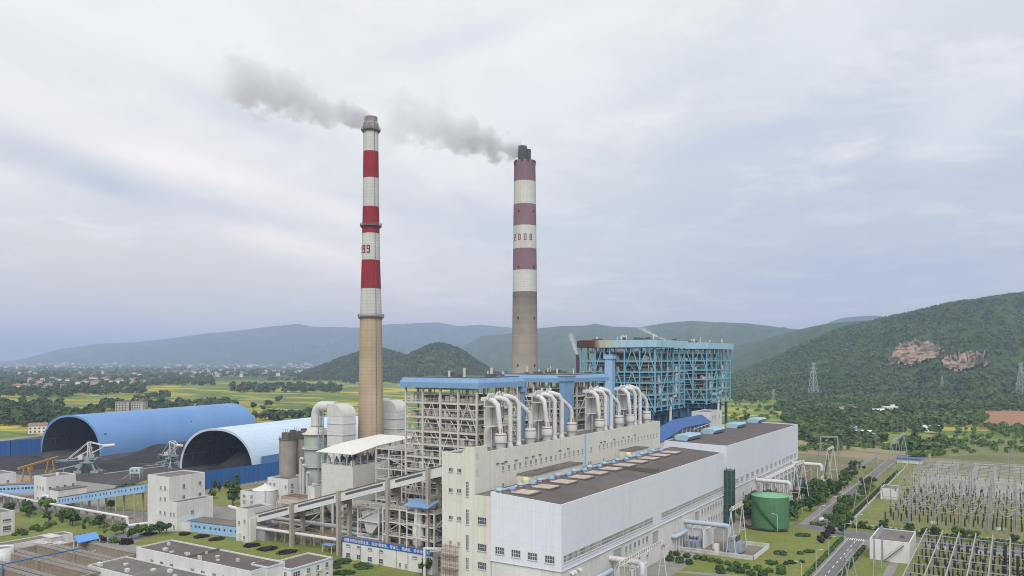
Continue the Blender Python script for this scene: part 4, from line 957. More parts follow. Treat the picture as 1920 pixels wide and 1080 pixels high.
def fence_line(label, pts, h, post=3.0):
    th = thing('dust_fence', label, 'fence', (pts[0][0], pts[0][1], 0), 0, 'deep blue dust fences round the coal yard')
    b = MB()
    for (x0, y0), (x1, y1) in zip(pts, pts[1:]): b.bar((x0, y0, h/2+.3), (x1, y1, h/2+.3), .12, h-.6)
    b.build('panel', M_FENCE, th)
    b = MB()
    for (x0, y0), (x1, y1) in zip(pts, pts[1:]):
        n = max(1, int(math.hypot(x1-x0, y1-y0)/post))
        for k in range(n+1): b.box(x0+(x1-x0)*k/n-.15, x0+(x1-x0)*k/n+.15, y0+(y1-y0)*k/n-.15, y0+(y1-y0)*k/n+.15, 0, h)
    b.build('posts', mat('fence_steel', (.05, .12, .28), rough=.6), th)
fence_line('deep blue sheet fence in front of the pale coal shed', [(-363.5, 262), (-361.5, 330), (-364, 400)], 10)
fence_line('deep blue sheet fence left of the bright blue shed mouth', [at(-60, 862), at(20, 856), at(76, 851)], 11.3)
for i, (px, py, tp) in enumerate(((197, 853, 813), (358, 831, 790))):
    x, y = at(px, py); h = z_at(tp, x, y); b = MB(); b.tube([(x, y, 0), (x, y, h)], [.25, .14], 6); b.cbox(x, y, h-.5, 1.8, 1.0, .9)
    tag(b.build('light_mast', M_DARKST), 'thin dark light mast beside the bright blue shed, %s' % ('near its mouth' if i == 0 else 'halfway along'), 'mast')

# ---- stacker reclaimers, gantry crane, sample cabin
def stacker(label, loc, rz):
    th = thing('stacker_reclaimer', label, 'stacker', loc, rz, 'stacker reclaimers in the coal yard')
    LW = M_LAG; GM = mat('machine_grey_green', (.30, .38, .38), (.22, .27, .27), var=.8, scale=.3, rough=.6)
    b = MB()
    for x in (-5, 5):
        for y in (-3.5, 3.5): b.cbox(x, y, 0, 4.4, 1.2, 1.6); b.bar((x, y, 1.6), (x*.5, y*.5, 6.2), .8)
    b.cbox(0, 0, 6, 8, 6, .8); b.build('portal', GM, th, local=True)
    b = MB(); b.lathe(0, 0, [(2.6, 6.8), (2.6, 8.0)], 16); b.cbox(1, 0, 8, 9, 5, 1.0); b.cbox(3, -2.0, 9, 3, 2, 2.4); b.build('slew_deck', GM, th, local=True)
    b = MB()
    for y in (-1.7, 1.7):
        b.bar((0, y, 9), (.3, y, 19), .5); b.bar((2.2, y, 9), (.3, y, 19), .35); b.bar((.3, y, 18.8), (9, y*.5, 16.6), .4); b.bar((2, y, 12.0), (9, y*.5, 15.6), .4)
        b.bar((.3, y, 18.8), (-13, y, 7.6), .3); b.bar((.1, y, 13.5), (-9, y, 8.4), .28)
        b.bar((.15, y, 12), (2.0, y, 15.5), .25)
    for z in (11, 14, 17, 18.8): b.bar((.2, -1.7, z), (.2, 1.7, z), .3)
    b.build('mast', LW, th, local=True)
    b = MB(); b.tube([(8.5, 0, 16.1), (15.5, 0, 16.7)], 1.05, 14); b.build('counterweight', LW, th, local=True)
    b = MB()
    for y in (-1.2, 1.2):
        b.bar((2, y, 8.6), (-19, y, 6.6), .35); b.bar((2, y, 10.2), (-18, y, 7.8), .25)
        for k in range(10): b.bar((2-k*2.1, y, 8.6-k*.2), (1-k*2.1, y, 10.1-k*.24), .16)
    b.cbox(-8, 0, 7.4, 22, 1.6, .25); b.build('boom', GM, th, local=True)
    b = MB(); b.lathe(0, 0, [(2.3, -.6), (2.3, .6)], 14)
    b.v = [(-19.5+x, z, 6.2+y) for x, y, z in b.v]; b.build('bucket_wheel', M_DARKST, th, local=True)
    b = MB()
    for y in (-1, 1): b.bar((-4, y, 5.2), (-24, y, .8), .35, .7)
    b.cbox(-14, 0, 0, .5, 2.4, 2.6); b.cbox(-5, 0, 3, 4, 3.2, 2.0); b.build('tripper', GM, th, local=True)
    b = MB(); b.cbox(-3.4, -2.4, 8.4, 2.4, 2, 2.4); b.build('cab', M_LAG, th, local=True)
    return th
sx, sy = at(166, 886)
stk = stacker('white framed stacker with a drum counterweight before the bright blue shed', (sx, sy, 0), ANG+RAD(6))
sx, sy = at(322, 876)
dup(stk, (sx, sy, 0), ANG-RAD(42), 'stacker half hidden behind the white transfer tower, by the pale shed mouth', .9)
p0, p1 = at(50, 903), at(95, 888); L = math.hypot(p1[0]-p0[0], p1[1]-p0[1]); rz = math.atan2(p1[1]-p0[1], p1[0]-p0[0])
gc = thing('gantry_crane', 'yellow gantry crane standing in the coal yard', 'crane', (p0[0], p0[1], 0), rz)
M_YEL = mat('crane_yellow', (.52, .30, .06), (.42, .22, .05), var=.7, scale=.3, rough=.6)
b = MB(); b.cbox(L/2, 0, 8.2, L*1.62, .9, 1.1); b.build('girder', M_YEL, gc, local=True)
for x in (0, L):
    b = MB()
    for y in (-2.6, 2.6):
        b.bar((x-.9, y, .4), (x-.4, y*.4, 8.2), .4); b.bar((x+.9, y, .4), (x+.4, y*.4, 8.2), .4)
        for z in (2.4, 4.4, 6.4): b.bar((x-.8, y*(1-z*.07), z), (x+.8, y*(1-z*.07), z), .2)
    b.bar((x, -3, .35), (x, 3, .35), .6); b.build('leg', M_YEL, gc, local=True)
MB().cbox(4.5, 0, 5.8, 2.6, 2, 2.2).build('cab', M_YEL, gc, local=True)
x, y = at(256, 898); sc_ = thing('sampling_cabin', 'small pale green cabin on stilts behind the conveyor gallery', 'cabin', (x, y, 0), ANG)
b = MB(); b.cbox(0, 0, 3.4, 6.2, 4, 3.2); b.build('cabin', mat('pale_green_sheet', (.45, .60, .56), rough=.6), sc_, local=True)
b = MB()
for dx in (-1.4, 1.0): b.cbox(dx, -2.02, 4.6, 1.1, .06, 1.1)
b.build('window', M_GLASS, sc_, local=True)
b = MB()
for dx in (-2.8, 2.8):
    for dy in (-1.7, 1.7): b.bar((dx, dy, 0), (dx, dy, 3.4), .3)
b.bar((-3, -2, 3.3), (-7.5, -2, 0), .5, .2); b.build('stilts', M_STEEL, sc_, local=True)
rails = MB()
for px0, py0, px1, py1 in ((195, 884, 345, 866), (195, 889, 345, 870)):
    a, c = at(px0, py0), at(px1, py1); rails.bar((a[0], a[1], .3), (c[0], c[1], .3), .35)
tag(rails.build('crane_rail', M_STEEL), 'pale steel track running across the black coal yard', 'rail')

# ================= transfer towers and light blue galleries
def tower(label, x0, x1, y0, y1, h, wins=(), mt=None, name='transfer_tower', group='white transfer towers'):
    th = flat_building(name, label, 'tower', x0, x1, y0, y1, h, mt or M_WHITE, M_ROOFG, .5, group)
    for face, px, py, w, hh in wins: wpx(th, face, y0 if face == 'S' else x1, px, py, w, hh, 2, 2, bars=.07)
    return th
def c7(x, y): return 240+x/5.144, 800+y/5.144
W = [('S', *c7(x, y), 1.0, 1.4) for x, y in ((317, 588), (360, 591), (316, 693), (360, 699), (314, 828), (357, 833))]+[('E', *c7(x, y), 1.2, 1.5) for x, y in ((537, 571), (692, 545), (536, 679), (692, 651))]
t1 = tower('large white transfer tower with a low annex, beside the light blue galleries', -305.4, -291, 200, 217, 21.6, W)
b = MB(); b.box(-290.99, -285.7, 200, 217, 0, 11.4); parapet(b, -290.99, -285.7, 200, 217, 11.4, 11.8, .25); b.build('annex', M_WHITE, t1)
MB().box(-290.7, -285.97, 200.3, 216.7, 11.405, 11.47).build('annex_roof', M_ROOFG, t1)
wpx(t1, 'E', -285.7, *c7(621, 824), 1.3, 1.6)
for x, y in ((414, 843), (445, 846), (412, 962), (444, 966)): wpx(t1, 'S', 200, *c7(x, y), .9, 1.4)
a = on_y(c7(320, 945)[0], 200); b = MB(); b.box(a-.8, a+.8, 199.9, 200.05, .1, 2.7); b.box(a-1.3, a+1.3, 198.9, 200, 2.9, 3.05); b.build('door', M_BLACK, t1)
b = MB(); b.box(-285.69, -280.5, 202, 211, 0, 4.2); b.cur = 1; b.box(-285.6, -280.4, 201.9, 211.1, 4.2, 4.4); b.build('porch', [M_WHITE, M_SKYB], t1)
def cz(x, y): return x/9.82, 850+y/9.82
t2x0 = on_y(64.4, 207.6)
W = [('S', *cz(x, y), 1.0, 1.3) for x, y in ((693, 620), (744, 627), (795, 645), (700, 825))]+[('E', *cz(x, y), 1.2, 1.2) for x, y in ((920, 640), (1060, 622), (1195, 600), (1345, 572))]
t2 = tower('low white transfer tower with an annex and ladder, behind the white pipe', t2x0, -399, 207.6, 222, 12.0, W)
b = MB(); b.box(-398.99, -391, 209, 223, 0, 6.0); b.build('annex', M_WHITE, t2); MB().box(-398.9, -390.8, 208.8, 223.2, 6.0, 6.3).build('annex_roof', M_ROOFG, t2)
for x, y in ((1230, 810), (1345, 795)): wpx(t2, 'E', -391, *cz(x, y), 1.3, 1.2)
b = MB(); b.tube([(-401, 214, 12), (-401, 214, 13.6)], .8, 8); b.build('vent', M_LAG, t2)
t4 = tower('white transfer tower at the far end of the light blue gallery', -455, -441, 203, 214, 10.6, [('E', 14.5, 902.5, 1.2, 1.2)])
b = MB(); b.box(-462, -447, 190, 202.99, 0, 16.2); b.build('tall_block', M_WHITE, t4)
def c6(x, y): return 420+x/4.571, 880+y/4.571
t3x0 = on_y(443, 202.8)
W = [('S', *c6(x, y), .95, 1.3) for x, y in ((131, 457), (177, 445), (174, 586))]
t3 = tower('slim white transfer tower where the long inclined conveyor starts', t3x0, -246.6, 202.8, 214.5, 12.6, W)
MB().box(t3x0+1, t3x0+2.6, 202.0, 202.75, .1, 3.2).build('door', M_LAG, t3)
b = MB(); b.box(-246.59, -242, 207, 214, 0, 5.6); b.build('grey_cladding', mat('grey_glazed_wall', (.34, .35, .36), (.25, .26, .27), var=.8, scale=.4, seam=(1.2, 1.3, .5)), t3)
b = MB(); b.box(-246.58, -246.0, 203.6, 206.5, 0, 9); b.build('stair_screen', M_CREAM, t3)
def gallery(label, p, q, w, h, m, nw=12, roof=None, wsz=.9, name='conveyor_gallery', group='light blue conveyor galleries', legs=0):
    """straight enclosed gallery: p, q are the floor centre line ends (x, y, z)"""
    P, Q = Vector(p), Vector(q); d = (Q-P); n = Vector((d.y, -d.x, 0)).normalized()
    if n.dot(Vector((-P.x, -P.y, 0))) < 0: n = -n           # n points to the camera side
    th = thing(name, label, 'gallery', ((P.x+Q.x)/2, (P.y+Q.y)/2, 0), 0, group)
    def pt(s_, o, z): return tuple(P+d*s_+n*o+Vector((0, 0, z)))
    b = MB(); b.add([pt(0, -w/2, 0), pt(0, w/2, 0), pt(1, w/2, 0), pt(1, -w/2, 0), pt(0, -w/2, h), pt(0, w/2, h), pt(1, w/2, h), pt(1, -w/2, h)],
                    [(0, 1, 2, 3), (4, 7, 6, 5), (1, 5, 6, 2), (0, 3, 7, 4), (0, 4, 5, 1), (3, 2, 6, 7)]); b.build('wall', m, th, fix=True)
    b = MB(); b.add([pt(0, -w/2-.25, h+.01), pt(0, w/2+.25, h+.01), pt(1, w/2+.25, h+.01), pt(1, -w/2-.25, h+.01), pt(0, -w/2-.25, h+.22), pt(0, w/2+.25, h+.22), pt(1, w/2+.25, h+.22), pt(1, -w/2-.25, h+.22)],
                    [(0, 1, 2, 3), (4, 7, 6, 5), (1, 5, 6, 2), (0, 3, 7, 4), (0, 4, 5, 1), (3, 2, 6, 7)]); b.build('roof', roof or M_ROOFG, th, fix=True)
    for k in range(nw):
        s0 = (k+.5+(.18 if k % 4 < 2 else -.05))/nw; e = wsz/2/d.length; zc = h*.55; b = MB()
        b.add([pt(s0-e, w/2+o, zc-wsz/2) for o in (-.02, .06)]+[pt(s0+e, w/2+o, zc-wsz/2) for o in (-.02, .06)]+[pt(s0-e, w/2+o, zc+wsz/2) for o in (-.02, .06)]+[pt(s0+e, w/2+o, zc+wsz/2) for o in (-.02, .06)],
              [(1, 3, 7, 5), (0, 1, 5, 4), (2, 6, 7, 3), (4, 5, 7, 6), (0, 2, 3, 1)]); b.build('window', M_GLASS, th)
    for k in range(legs):
        s0 = (k+.5)/legs; c0 = pt(s0, 0, 0)
        b = MB()
        for o in (-w/2+.2, w/2-.2): x, y, z = pt(s0, o, 0); b.box(x-.35, x+.35, y-.35, y+.35, 0, z)
        if c0[2] > .6: b.build('pier', M_CONC, th)
    return th, n
a0, a1 = at(-40, 911, 7.2), at(66, 906, 7.2)
gallery('light blue gallery with small windows between the two far transfer towers', (*a0, 3.0), (*a1, 3.0), 4, 4.2, M_SKYB, 16)
a0, a1 = at_d(116, 384), at_d(279, 336)
gallery('light blue gallery climbing to the large white transfer tower', (*a0, -.6), (*a1, 13.8), 4, 3.6, M_SKYB, 24, legs=5)
a0, a1 = (-283, 206.5), (-248.2, 210.5)
gallery('light blue ground gallery with small windows between two white towers', (*a0, .1), (*a1, .1), 8, 4.3, M_SKYB, 13)
# ---- the long inclined conveyor and its piers
q0, q1 = at_d(477, 310), at_d(829, 262); zf0, zf1 = z_at(964, *q0)-3.5, z_at(873, *q1)-3.5
ext = 1.22; q2 = (q0[0]+(q1[0]-q0[0])*ext, q0[1]+(q1[1]-q0[1])*ext); zf2 = zf0+(zf1-zf0)*ext
M_CONV = mat('conveyor_sheet', (.70, .70, .685), (.58, .57, .55), var=.7, scale=.2, rough=.6, rib=.8, ribamp=.06, streak=.25, scol=(.35, .33, .3))
cv, nv = gallery('long white inclined conveyor with a dark window strip climbing to the bunker building', (*q0, zf0), (*q2, zf2), 4.4, 3.3, M_CONV, 0, M_DARKST, name='inclined_conveyor', group=None)
P, Q = Vector((*q0, zf0)), Vector((*q2, zf2))
piers = [558, 645, 737, 812]; prev = .02
M_STRIP = mat('strip_glass', (.10, .115, .14), rough=.4)
for i, px in enumerate(piers):
    # parameter along the conveyor where it passes this bearing
    t_ = (px-960)/FPX; ct = lambda s_: (q0[0]+(q2[0]-q0[0])*s_, q0[1]+(q2[1]-q0[1])*s_)
    s0 = min(np.linspace(0, 1, 400), key=lambda s_: abs((ct(s_)[0]*CA+ct(s_)[1]*SA)/depth(*ct(s_))-t_))
    a, c = prev+.025, s0-.025; prev = s0
    b = MB()
    for o in (.02,):
        pa, pc = P+(Q-P)*a+nv*(2.2), P+(Q-P)*c+nv*(2.2); z = Vector((0, 0, 1))
        b.add([tuple(v+nv*o_+z*h_) for v in (pa, pc) for o_ in (-.05, .08) for h_ in (1.75, 2.6)], [(2, 6, 7, 3), (0, 2, 3, 1), (4, 5, 7, 6), (1, 3, 7, 5), (0, 4, 6, 2)])
    b.build('window_strip', M_STRIP, cv)
    c0 = ct(s0); zt = zf0+(zf2-zf0)*s0
    for o, rise in ((2.75, 4.0), (-2.75, 4.0)):
        b = MB(); x, y = c0[0]+nv.x*o, c0[1]+nv.y*o; b.cbox(x, y, 0, 1.5, 1.1, zt+rise, math.atan2(nv.y, nv.x)); b.build('pier', M_CONC, cv)
    b = MB()
    for z in np.arange(6, zt, 9.0): b.bar((c0[0]+nv.x*2.2, c0[1]+nv.y*2.2, z), (c0[0]-nv.x*2.2, c0[1]-nv.y*2.2, z), .9, .9)
    b.bar((c0[0]+nv.x*2.2, c0[1]+nv.y*2.2, zt-.7), (c0[0]-nv.x*2.2, c0[1]-nv.y*2.2, zt-.7), .9, 1.2); b.build('cross_beam', M_CONC, cv)

# ================= white steam main on posts at the far side of the lawn
pp = [(*at(-70, 912, 4.4), 4.4), (*at(76, 941.5, 4.4), 4.4)]
pl = [(*at(76, 941.5, 4.4), 4.4), (*at(77, 941.5, 4.4), 4.4)]
pe = (*at(238, 970, 4.2), 4.2)
sm = thing('steam_main', 'long white pipe on concrete posts running to the large transfer tower', 'pipe', (pe[0], pe[1], 0))
k0 = Vector(pp[1]); k1_ = Vector(pe); dirp = (k1_-k0).normalized(); nn = Vector((-dirp.y, dirp.x, 0))
lp = [k0, k0+Vector((0, 0, 2.4))+dirp*.3, k0+dirp*2+nn*1.2+Vector((0, 0, 3)), k0+dirp*4+nn*1.2+Vector((0, 0, 3)), k0+dirp*5.6+Vector((0, 0, 2.2)), k0+dirp*6]
b = MB(); b.tube([pp[0]]+lp+[k1_-dirp*.8, k1_, k1_+Vector((.2, .1, -1.0)), Vector((pe[0]+.3, pe[1]+.2, 1.0)), Vector((pe[0]+1.4, pe[1]+.8, .9)), Vector((-306, 205, .9))], .62, 12); b.build('pipe', M_LAG, sm)
v0 = Vector(pp[0]); n_ = 22
for k in range(n_):
    v = v0+(k1_-v0)*((k+.5)/n_); b = MB(); b.box(v.x-.3, v.x+.3, v.y-.3, v.y+.3, 0, 3.7); b.box(v.x-.4, v.x+.4, v.y-1.6, v.y+1.0, 3.4, 3.72); b.build('post', M_CONC, sm)
b = MB(); b.bar(tuple(v0+nn*2.5+Vector((0, 0, -.9))), tuple(k1_+nn*2.5+Vector((0, 0, -.9))), 1.2, .5); b.bar(tuple(v0+nn*2.5+Vector((0, 0, .2))), tuple(k1_+nn*2.5+Vector((0, 0, .2))), .1); b.build('cable_tray', M_RUST, sm)

# ================= low buildings in front
wh = flat_building('workshop', 'long white workshop with two brown felt roofs in front of the lawn', 'workshop', -240, -185, 153.2, 166, 9.0, M_WHITE, M_ROOF, .5)
MB().box(-215.4, -214.9, 153.5, 165.7, 8.5, 9.3).build('roof_upstand', M_ROOFG, wh)
for k, px in enumerate((285.5, 303.5, 322, 361, 381, 402, 422)): window(wh, 'S', 153.2, on_y(px, 153.2), 5.6, 1.6, 1.1, 3, 1)
for px, py in ((350, 1041), (372, 1047)):
    x, y = at(px, py, 8.8); b = MB()
    for k in range(3): b.tube([(x+k*.7, y, 8.5), (x+k*.7, y, 9.8)], .22, 7)
    b.build('roof_vent', M_LAG, wh)
an = flat_building('annex_building', 'lower white annex with felt roof in front of the workshop', 'annex', -245, -196, 140, 153.0, 5.4, M_WHITE, M_ROOFG, .4)
for k in range(9): MB().cbox(-236+k*5.4+rnd.uniform(-1, 1), 155+rnd.uniform(0, 8), 8.5, rnd.uniform(.6, 1.6), rnd.uniform(.6, 1.2), rnd.uniform(.4, 1.1)).build('roof_box', M_STEEL if k % 2 else M_LAG, wh)
for k in range(7): MB().cbox(-241+k*6+rnd.uniform(-1, 1), 142+rnd.uniform(0, 8), 5.0, rnd.uniform(.6, 1.8), rnd.uniform(.6, 1.2), rnd.uniform(.4, 1.2)).build('roof_box', M_STEEL if k % 2 else M_LAG, an)
for i in range(12):
    px, py = rnd.uniform(30, 215), rnd.uniform(1030, 1046); x, y = at(px, py); th = thing('valve_station', 'small pipe and valve cluster in the basin yard, %s of the clusters' % ordn(i), 'valve station', (x, y, 0), rnd.random(), 'pipe clusters in the basin yard')
    b = MB(); b.tube([(-2, 0, .8), (-1, 0, .8), (-1, 0, 2.2), (1.6, 0, 2.2), (1.6, 0, .3)], .16, 6); b.tube([(0, 0, 2.2), (0, 0, 3.2)], .1, 6); b.build('pipe', M_LAG, th, local=True)
    b = MB(); b.lathe(0, 0, [(.35, 3.1), (.35, 3.2)], 10); b.build('hand_wheel', M_VENT, th, local=True)
    b = MB(); b.cbox(-1, 0, 0, .8, .8, .7); b.cbox(1.6, 0, 0, .8, .8, .4); b.build('plinth', M_CONC, th, local=True)
of = flat_building('office_block', 'small white office block with blue roof edge beside the workshop', 'office', -191.2, -180.3, 164, 181, 7.9, M_WHITE, M_ROOF, .5)
b = MB(); parapet(b, -191.32, -180.18, 163.88, 181.12, 7.35, 7.6, .1); b.build('blue_band', M_SKYB, of)
b = MB(); b.box(-191.2, -184, 158.5, 163.89, 0, 9.2); b.cur = 1; parapet(b, -191.3, -183.9, 158.4, 163.95, 8.7, 8.95, .08); b.build('stair_block', [M_WHITE, M_SKYB], of)
MB().box(-190.9, -184.3, 158.8, 163.7, 9.2, 9.26).build('stair_roof', M_ROOF, of)
def c5(x, y): return 220+x/4.571, 970+y/4.571
for x, y, w in ((1535, 485, 2.6), (1637, 455, 1.2), (1717, 430, 1.2), (1795, 405, 1.2), (1637, 520, 1.2), (1717, 500, 1.2), (1795, 490, 1.2)): wpx(of, 'E', -180.3, *c5(x, y), w, 1.5, 3 if w > 2 else 2, 2)
wpx(of, 'S', 158.5, *c5(1442, 488), 1.2, 1.3); 
for k in range(5): MB().cbox(-180.0, 166.5+k*3, 2.2+(k % 2)*2.6, .5, .9, .7).build('air_conditioner', M_PAINT, of)
for k in range(6): MB().cbox(-236+k*9.2, 152.9, 3.0, .9, .5, .7).build('air_conditioner', M_PAINT, wh)
flat_building('flat_roof_store', 'grey flat roofed store with white parapet by the blue banner wall', 'store', on_y(697, 172)-6, on_y(780, 178)-1, 166, 181, 4.6, M_WHITE, M_ROOFG, .5)
# ---- pump house with the blue banner
ph = thing('pump_house', 'long white pump house under a blue banner with white lettering', 'building', (-178, 205, 0))
b = MB(); b.box(-198.5, -158.9, 204, 207.2, 0, 7.5); b.build('wall', M_WHITE, ph)
MB().box(-198.3, -159.1, 204.3, 207, 7.505, 7.6).build('roof', M_ROOFG, ph)
bn = MB().box(-198.55, -158.7, 203.86, 203.99, 6.0, 7.8).build('banner', mat('banner_blue', (.025, .115, .40), (.03, .13, .44), rough=.5), ph)
txt = '创建本质安全型企业，实现“零事故、零误工、零缺陷、零非停”目标'
cu = bpy.data.curves.new('lettering', 'FONT'); cu.body = txt; cu.size = 1.25; cu.extrude = .03; cu.align_x = 'CENTER'; cu.align_y = 'CENTER'
to = bpy.data.objects.new('lettering_source', cu); COL.objects.link(to)
bpy.context.view_layer.update()
me = bpy.data.meshes.new_from_object(to.evaluated_get(bpy.context.evaluated_depsgraph_get())); bpy.data.objects.remove(to); me.name = 'lettering'
co = np.empty(len(me.vertices)*3); me.vertices.foreach_get('co', co); co = co.reshape(-1, 3)
if len(co):
    wdt = co[:, 0].max()-co[:, 0].min(); co[:, 0] -= (co[:, 0].max()+co[:, 0].min())/2; co[:, 1] -= (co[:, 1].max()+co[:, 1].min())/2
    kx = 37.8/wdt; ho = co[:, 1].max()-co[:, 1].min(); kz = 1.22/ho
    new = np.stack([co[:, 0]*kx-178.65-(-178), np.full(len(co), 203.83-205)-co[:, 2]*1.0, co[:, 1]*kz+6.92], 1)
    me.vertices.foreach_set('co', new.ravel()); me.update(); me.materials.clear(); me.materials.append(mat('letter_white', (.85, .85, .85), rough=.6))
    lo_ = bpy.data.objects.new('lettering', me); COL.objects.link(lo_); lo_.parent = bn
def c9(x, y): return 640+x/10.1, 995+y/10.1
for x, y in ((135, 275), (338, 312), (545, 348), (755, 385), (1393, 502)): wpx(ph, 'S', 204, *c9(x, y), 1.9, .7, 4, 1)
for x, y in ((132, 462), (333, 500), (543, 540), (753, 578)): wpx(ph, 'S', 204, *c9(x, y), 1.9, 1.6, 2, 2)
for x, y in ((1112, 645), (1222, 665), (1580, 555)): wpx(ph, 'S', 204, *c9(x, y), .9, 1.3, 2, 2)
b = MB()
for x in (-190, -181.5, -174, -169, -163): b.box(x-.06, x+.06, 203.9, 204, 0, 6)
b.build('wall_joint', M_DARKST, ph)
pf = thing('pipe_portal', 'white steel portal frame at the end of the banner wall', 'portal', (-157, 201, 0))
b = MB()
for x, y in ((-159.6, 201), (-154.5, 203.5)): b.box(x-.35, x+.35, y-.35, y+.35, 0, 9.4)
b.bar((-159.6, 201, 9.2), (-154.5, 203.5, 9.2), .6); b.bar((-154.5, 203.5, 9.2), (-150, 205.8, 9.6), .6); b.build('frame', M_PAINT, pf)
b = MB(); b.tube([(-158.6, 202.5, 8), (-155, 203.2, 8.6), (-152, 204, 8.2), (-151, 204.4, 5)], .4, 8); b.build('pipe', M_LAG, pf)

# ================= settling basins and pumps, lower corner
M_BASIN = mat('stained_basin_wall', (.36, .285, .205), (.28, .22, .165), var=.9, scale=.2, rough=.9, streak=.6, scol=(.14, .09, .06))
M_WATER = mat('dark_water', (.022, .032, .028), (.03, .04, .03), rough=.12, spec=.5)
for k in range(4):
    y0, y1 = 118+k*11.2, 126.6+k*11.2; x0, x1 = (-292, -238) if k < 3 else (-286, -250)
    th = thing('settling_basin', 'open concrete settling basin with stained walls and walkway rails, %s' % ('farthest from the blue canopy', 'second from the white workshop annex', 'beside the equipment yard', 'smallest, by the blue canopy')[k], 'basin', ((x0+x1)/2, (y0+y1)/2, 0), 0, 'settling basins')
    b = MB(); T = 1.0; h = 4.2
    b.box(x0, x1, y0, y0+T, 0, h); b.box(x0, x1, y1-T, y1, 0, h); b.box(x0, x0+T, y0+T, y1-T, 0, h); b.box(x1-T, x1, y0+T, y1-T, 0, h); b.build('wall', M_BASIN, th)
    MB().box(x0+T, x1-T, y0+T, y1-T, .5, 1.0+k*.2).build('water', M_WATER, th)
    b = MB(); b.box(x0-.4, x1+.4, y0-1.0, y0+T+.1, h, h+.16); b.box(x0-.4, x1+.4, y1-T-.1, y1+1.0, h, h+.16); b.build('walkway', M_PAVE, th)
    for y in (y0-.8, y0+T, y1-T, y1+.8):
        b = MB()
        for z in (.6, 1.1): b.bar((x0, y, h+.1+z), (x1, y, h+.1+z), .045)
        n = int((x1-x0)/2.4)
        for j in range(n+1): b.bar((x0+(x1-x0)*j/n, y, h), (x0+(x1-x0)*j/n, y, h+1.2), .05)
        b.build('handrail', M_GRATE, th)
bp_ = thing('blue_pipe', 'dark blue pipe on posts crossing beside the settling basins', 'pipe', (*at(70, 1050), 0))
a, c = at(5, 1058, 6), at(150, 1028, 6); b = MB(); b.tube([(*a, 1), (*a, 6), (*c, 6)], .22, 8); b.build('pipe', M_FENCE, bp_)
for k in range(6):
    x, y = a[0]+(c[0]-a[0])*(k+.5)/6, a[1]+(c[1]-a[1])*(k+.5)/6; MB().box(x-.15, x+.15, y-.15, y+.15, 0, 5.8).build('post', M_CONC, bp_)
cn = thing('canopy', 'bright blue sheet canopy on thin posts beside the basins', 'canopy', (*at(160, 1040), 0))
cc = [at(139, 1005, 6.4), at(180, 997, 6.4), at(187, 1009, 5.4), at(146, 1018, 5.4)]
b = MB(); b.add([(*cc[0], 6.4), (*cc[1], 6.4), (*cc[2], 5.4), (*cc[3], 5.4), (*cc[0], 6.2), (*cc[1], 6.2), (*cc[2], 5.2), (*cc[3], 5.2)], [(0, 3, 2, 1), (4, 5, 6, 7), (0, 1, 5, 4), (1, 2, 6, 5), (2, 3, 7, 6), (3, 0, 4, 7)]); b.build('roof', mat('canopy_blue', (.11, .30, .68), (.13, .33, .70), rib=.5, ribamp=.1, rough=.5), cn)
for x, y in cc: MB().box(x-.15, x+.15, y-.15, y+.15, 0, 5.2).build('post', M_STEEL, cn)
fl = flat_building('filter_house', 'long low white filter house with a dark flat roof behind the blue canopy', 'building', -305, -298.5, 128, 165, 4.5, M_WHITE, M_ROOFG, .3)
x, y = at(4, 1062); tk = thing('water_tank', 'white round water tank with dark open top near the basins', 'tank', (x, y, 0))
MB().lathe(x, y, [(3.4, 0), (3.4, 6.6), (3.2, 6.6), (3.2, 5.8)], 28).build('shell', M_LAG, tk); MB().lathe(x, y, [(3.19, 5.7), (3.19, 6.0)], 28).build('water', M_WATER, tk)
for i, (px, py, w, d_, h, lab) in enumerate(((112, 1036, 5.5, 3.2, 3.4, 'white dosing cabinet beside the blue canopy'), (78, 1036, 7, 3, 3.6, 'white equipment hut behind the blue pipe'), (95, 1026, 8, 4, 4.2, 'white filter unit against the filter house'))):
    x, y = at(px, py); th = thing('equipment_cabinet', lab, 'cabinet', (x, y, 0))
    MB().cbox(x, y, 0, w, d_, h).build('body', M_LAG, th); b = MB(); b.cbox(x, y, h, w+.3, d_+.3, .15)
    for k in range(3): b.cbox(x-w/3+k*w/3, y-d_/2-.03, .3, w/5, .06, h*.6)
    b.build('door', M_STEEL, th)
for i in range(9):
    px, py = 60+i*14+rnd.uniform(-4, 4), 1043-i*1.7+rnd.uniform(-2, 4); x, y = at(px, py)
    th = thing('pump', 'small grey pump and pipe in the basin yard, %s from the water tank' % ordn(i), 'pump', (x, y, 0), rnd.random(), 'pumps in the basin yard')
    b = MB(); b.tube([(-1, 0, .8), (.8, 0, .8)], .45, 8); b.cbox(0, 0, 0, 2.2, .8, .35); b.build('motor', M_DARKST if i % 2 else M_VENT2, th, local=True)
    b = MB(); b.tube([(.9, 0, .8), (1.2, 0, 1.0), (1.2, 0, 3.0), (1.2, 2, 3.0)], .2, 7); b.build('pipe', M_LAG, th, local=True)
sb = flat_building('white_cottage', 'small white building with dark roof at the edge of the lawn', 'building', -352, -337, 138, 163, 9.3, M_WHITE, M_ROOFG, .3)
for px, py, w_, h_ in ((13, 975, 3.2, .8), (13, 990, 3.0, 1.8)): wpx(sb, 'E', -337, px, py, w_, h_, 4, 1 if h_ < 1 else 2)
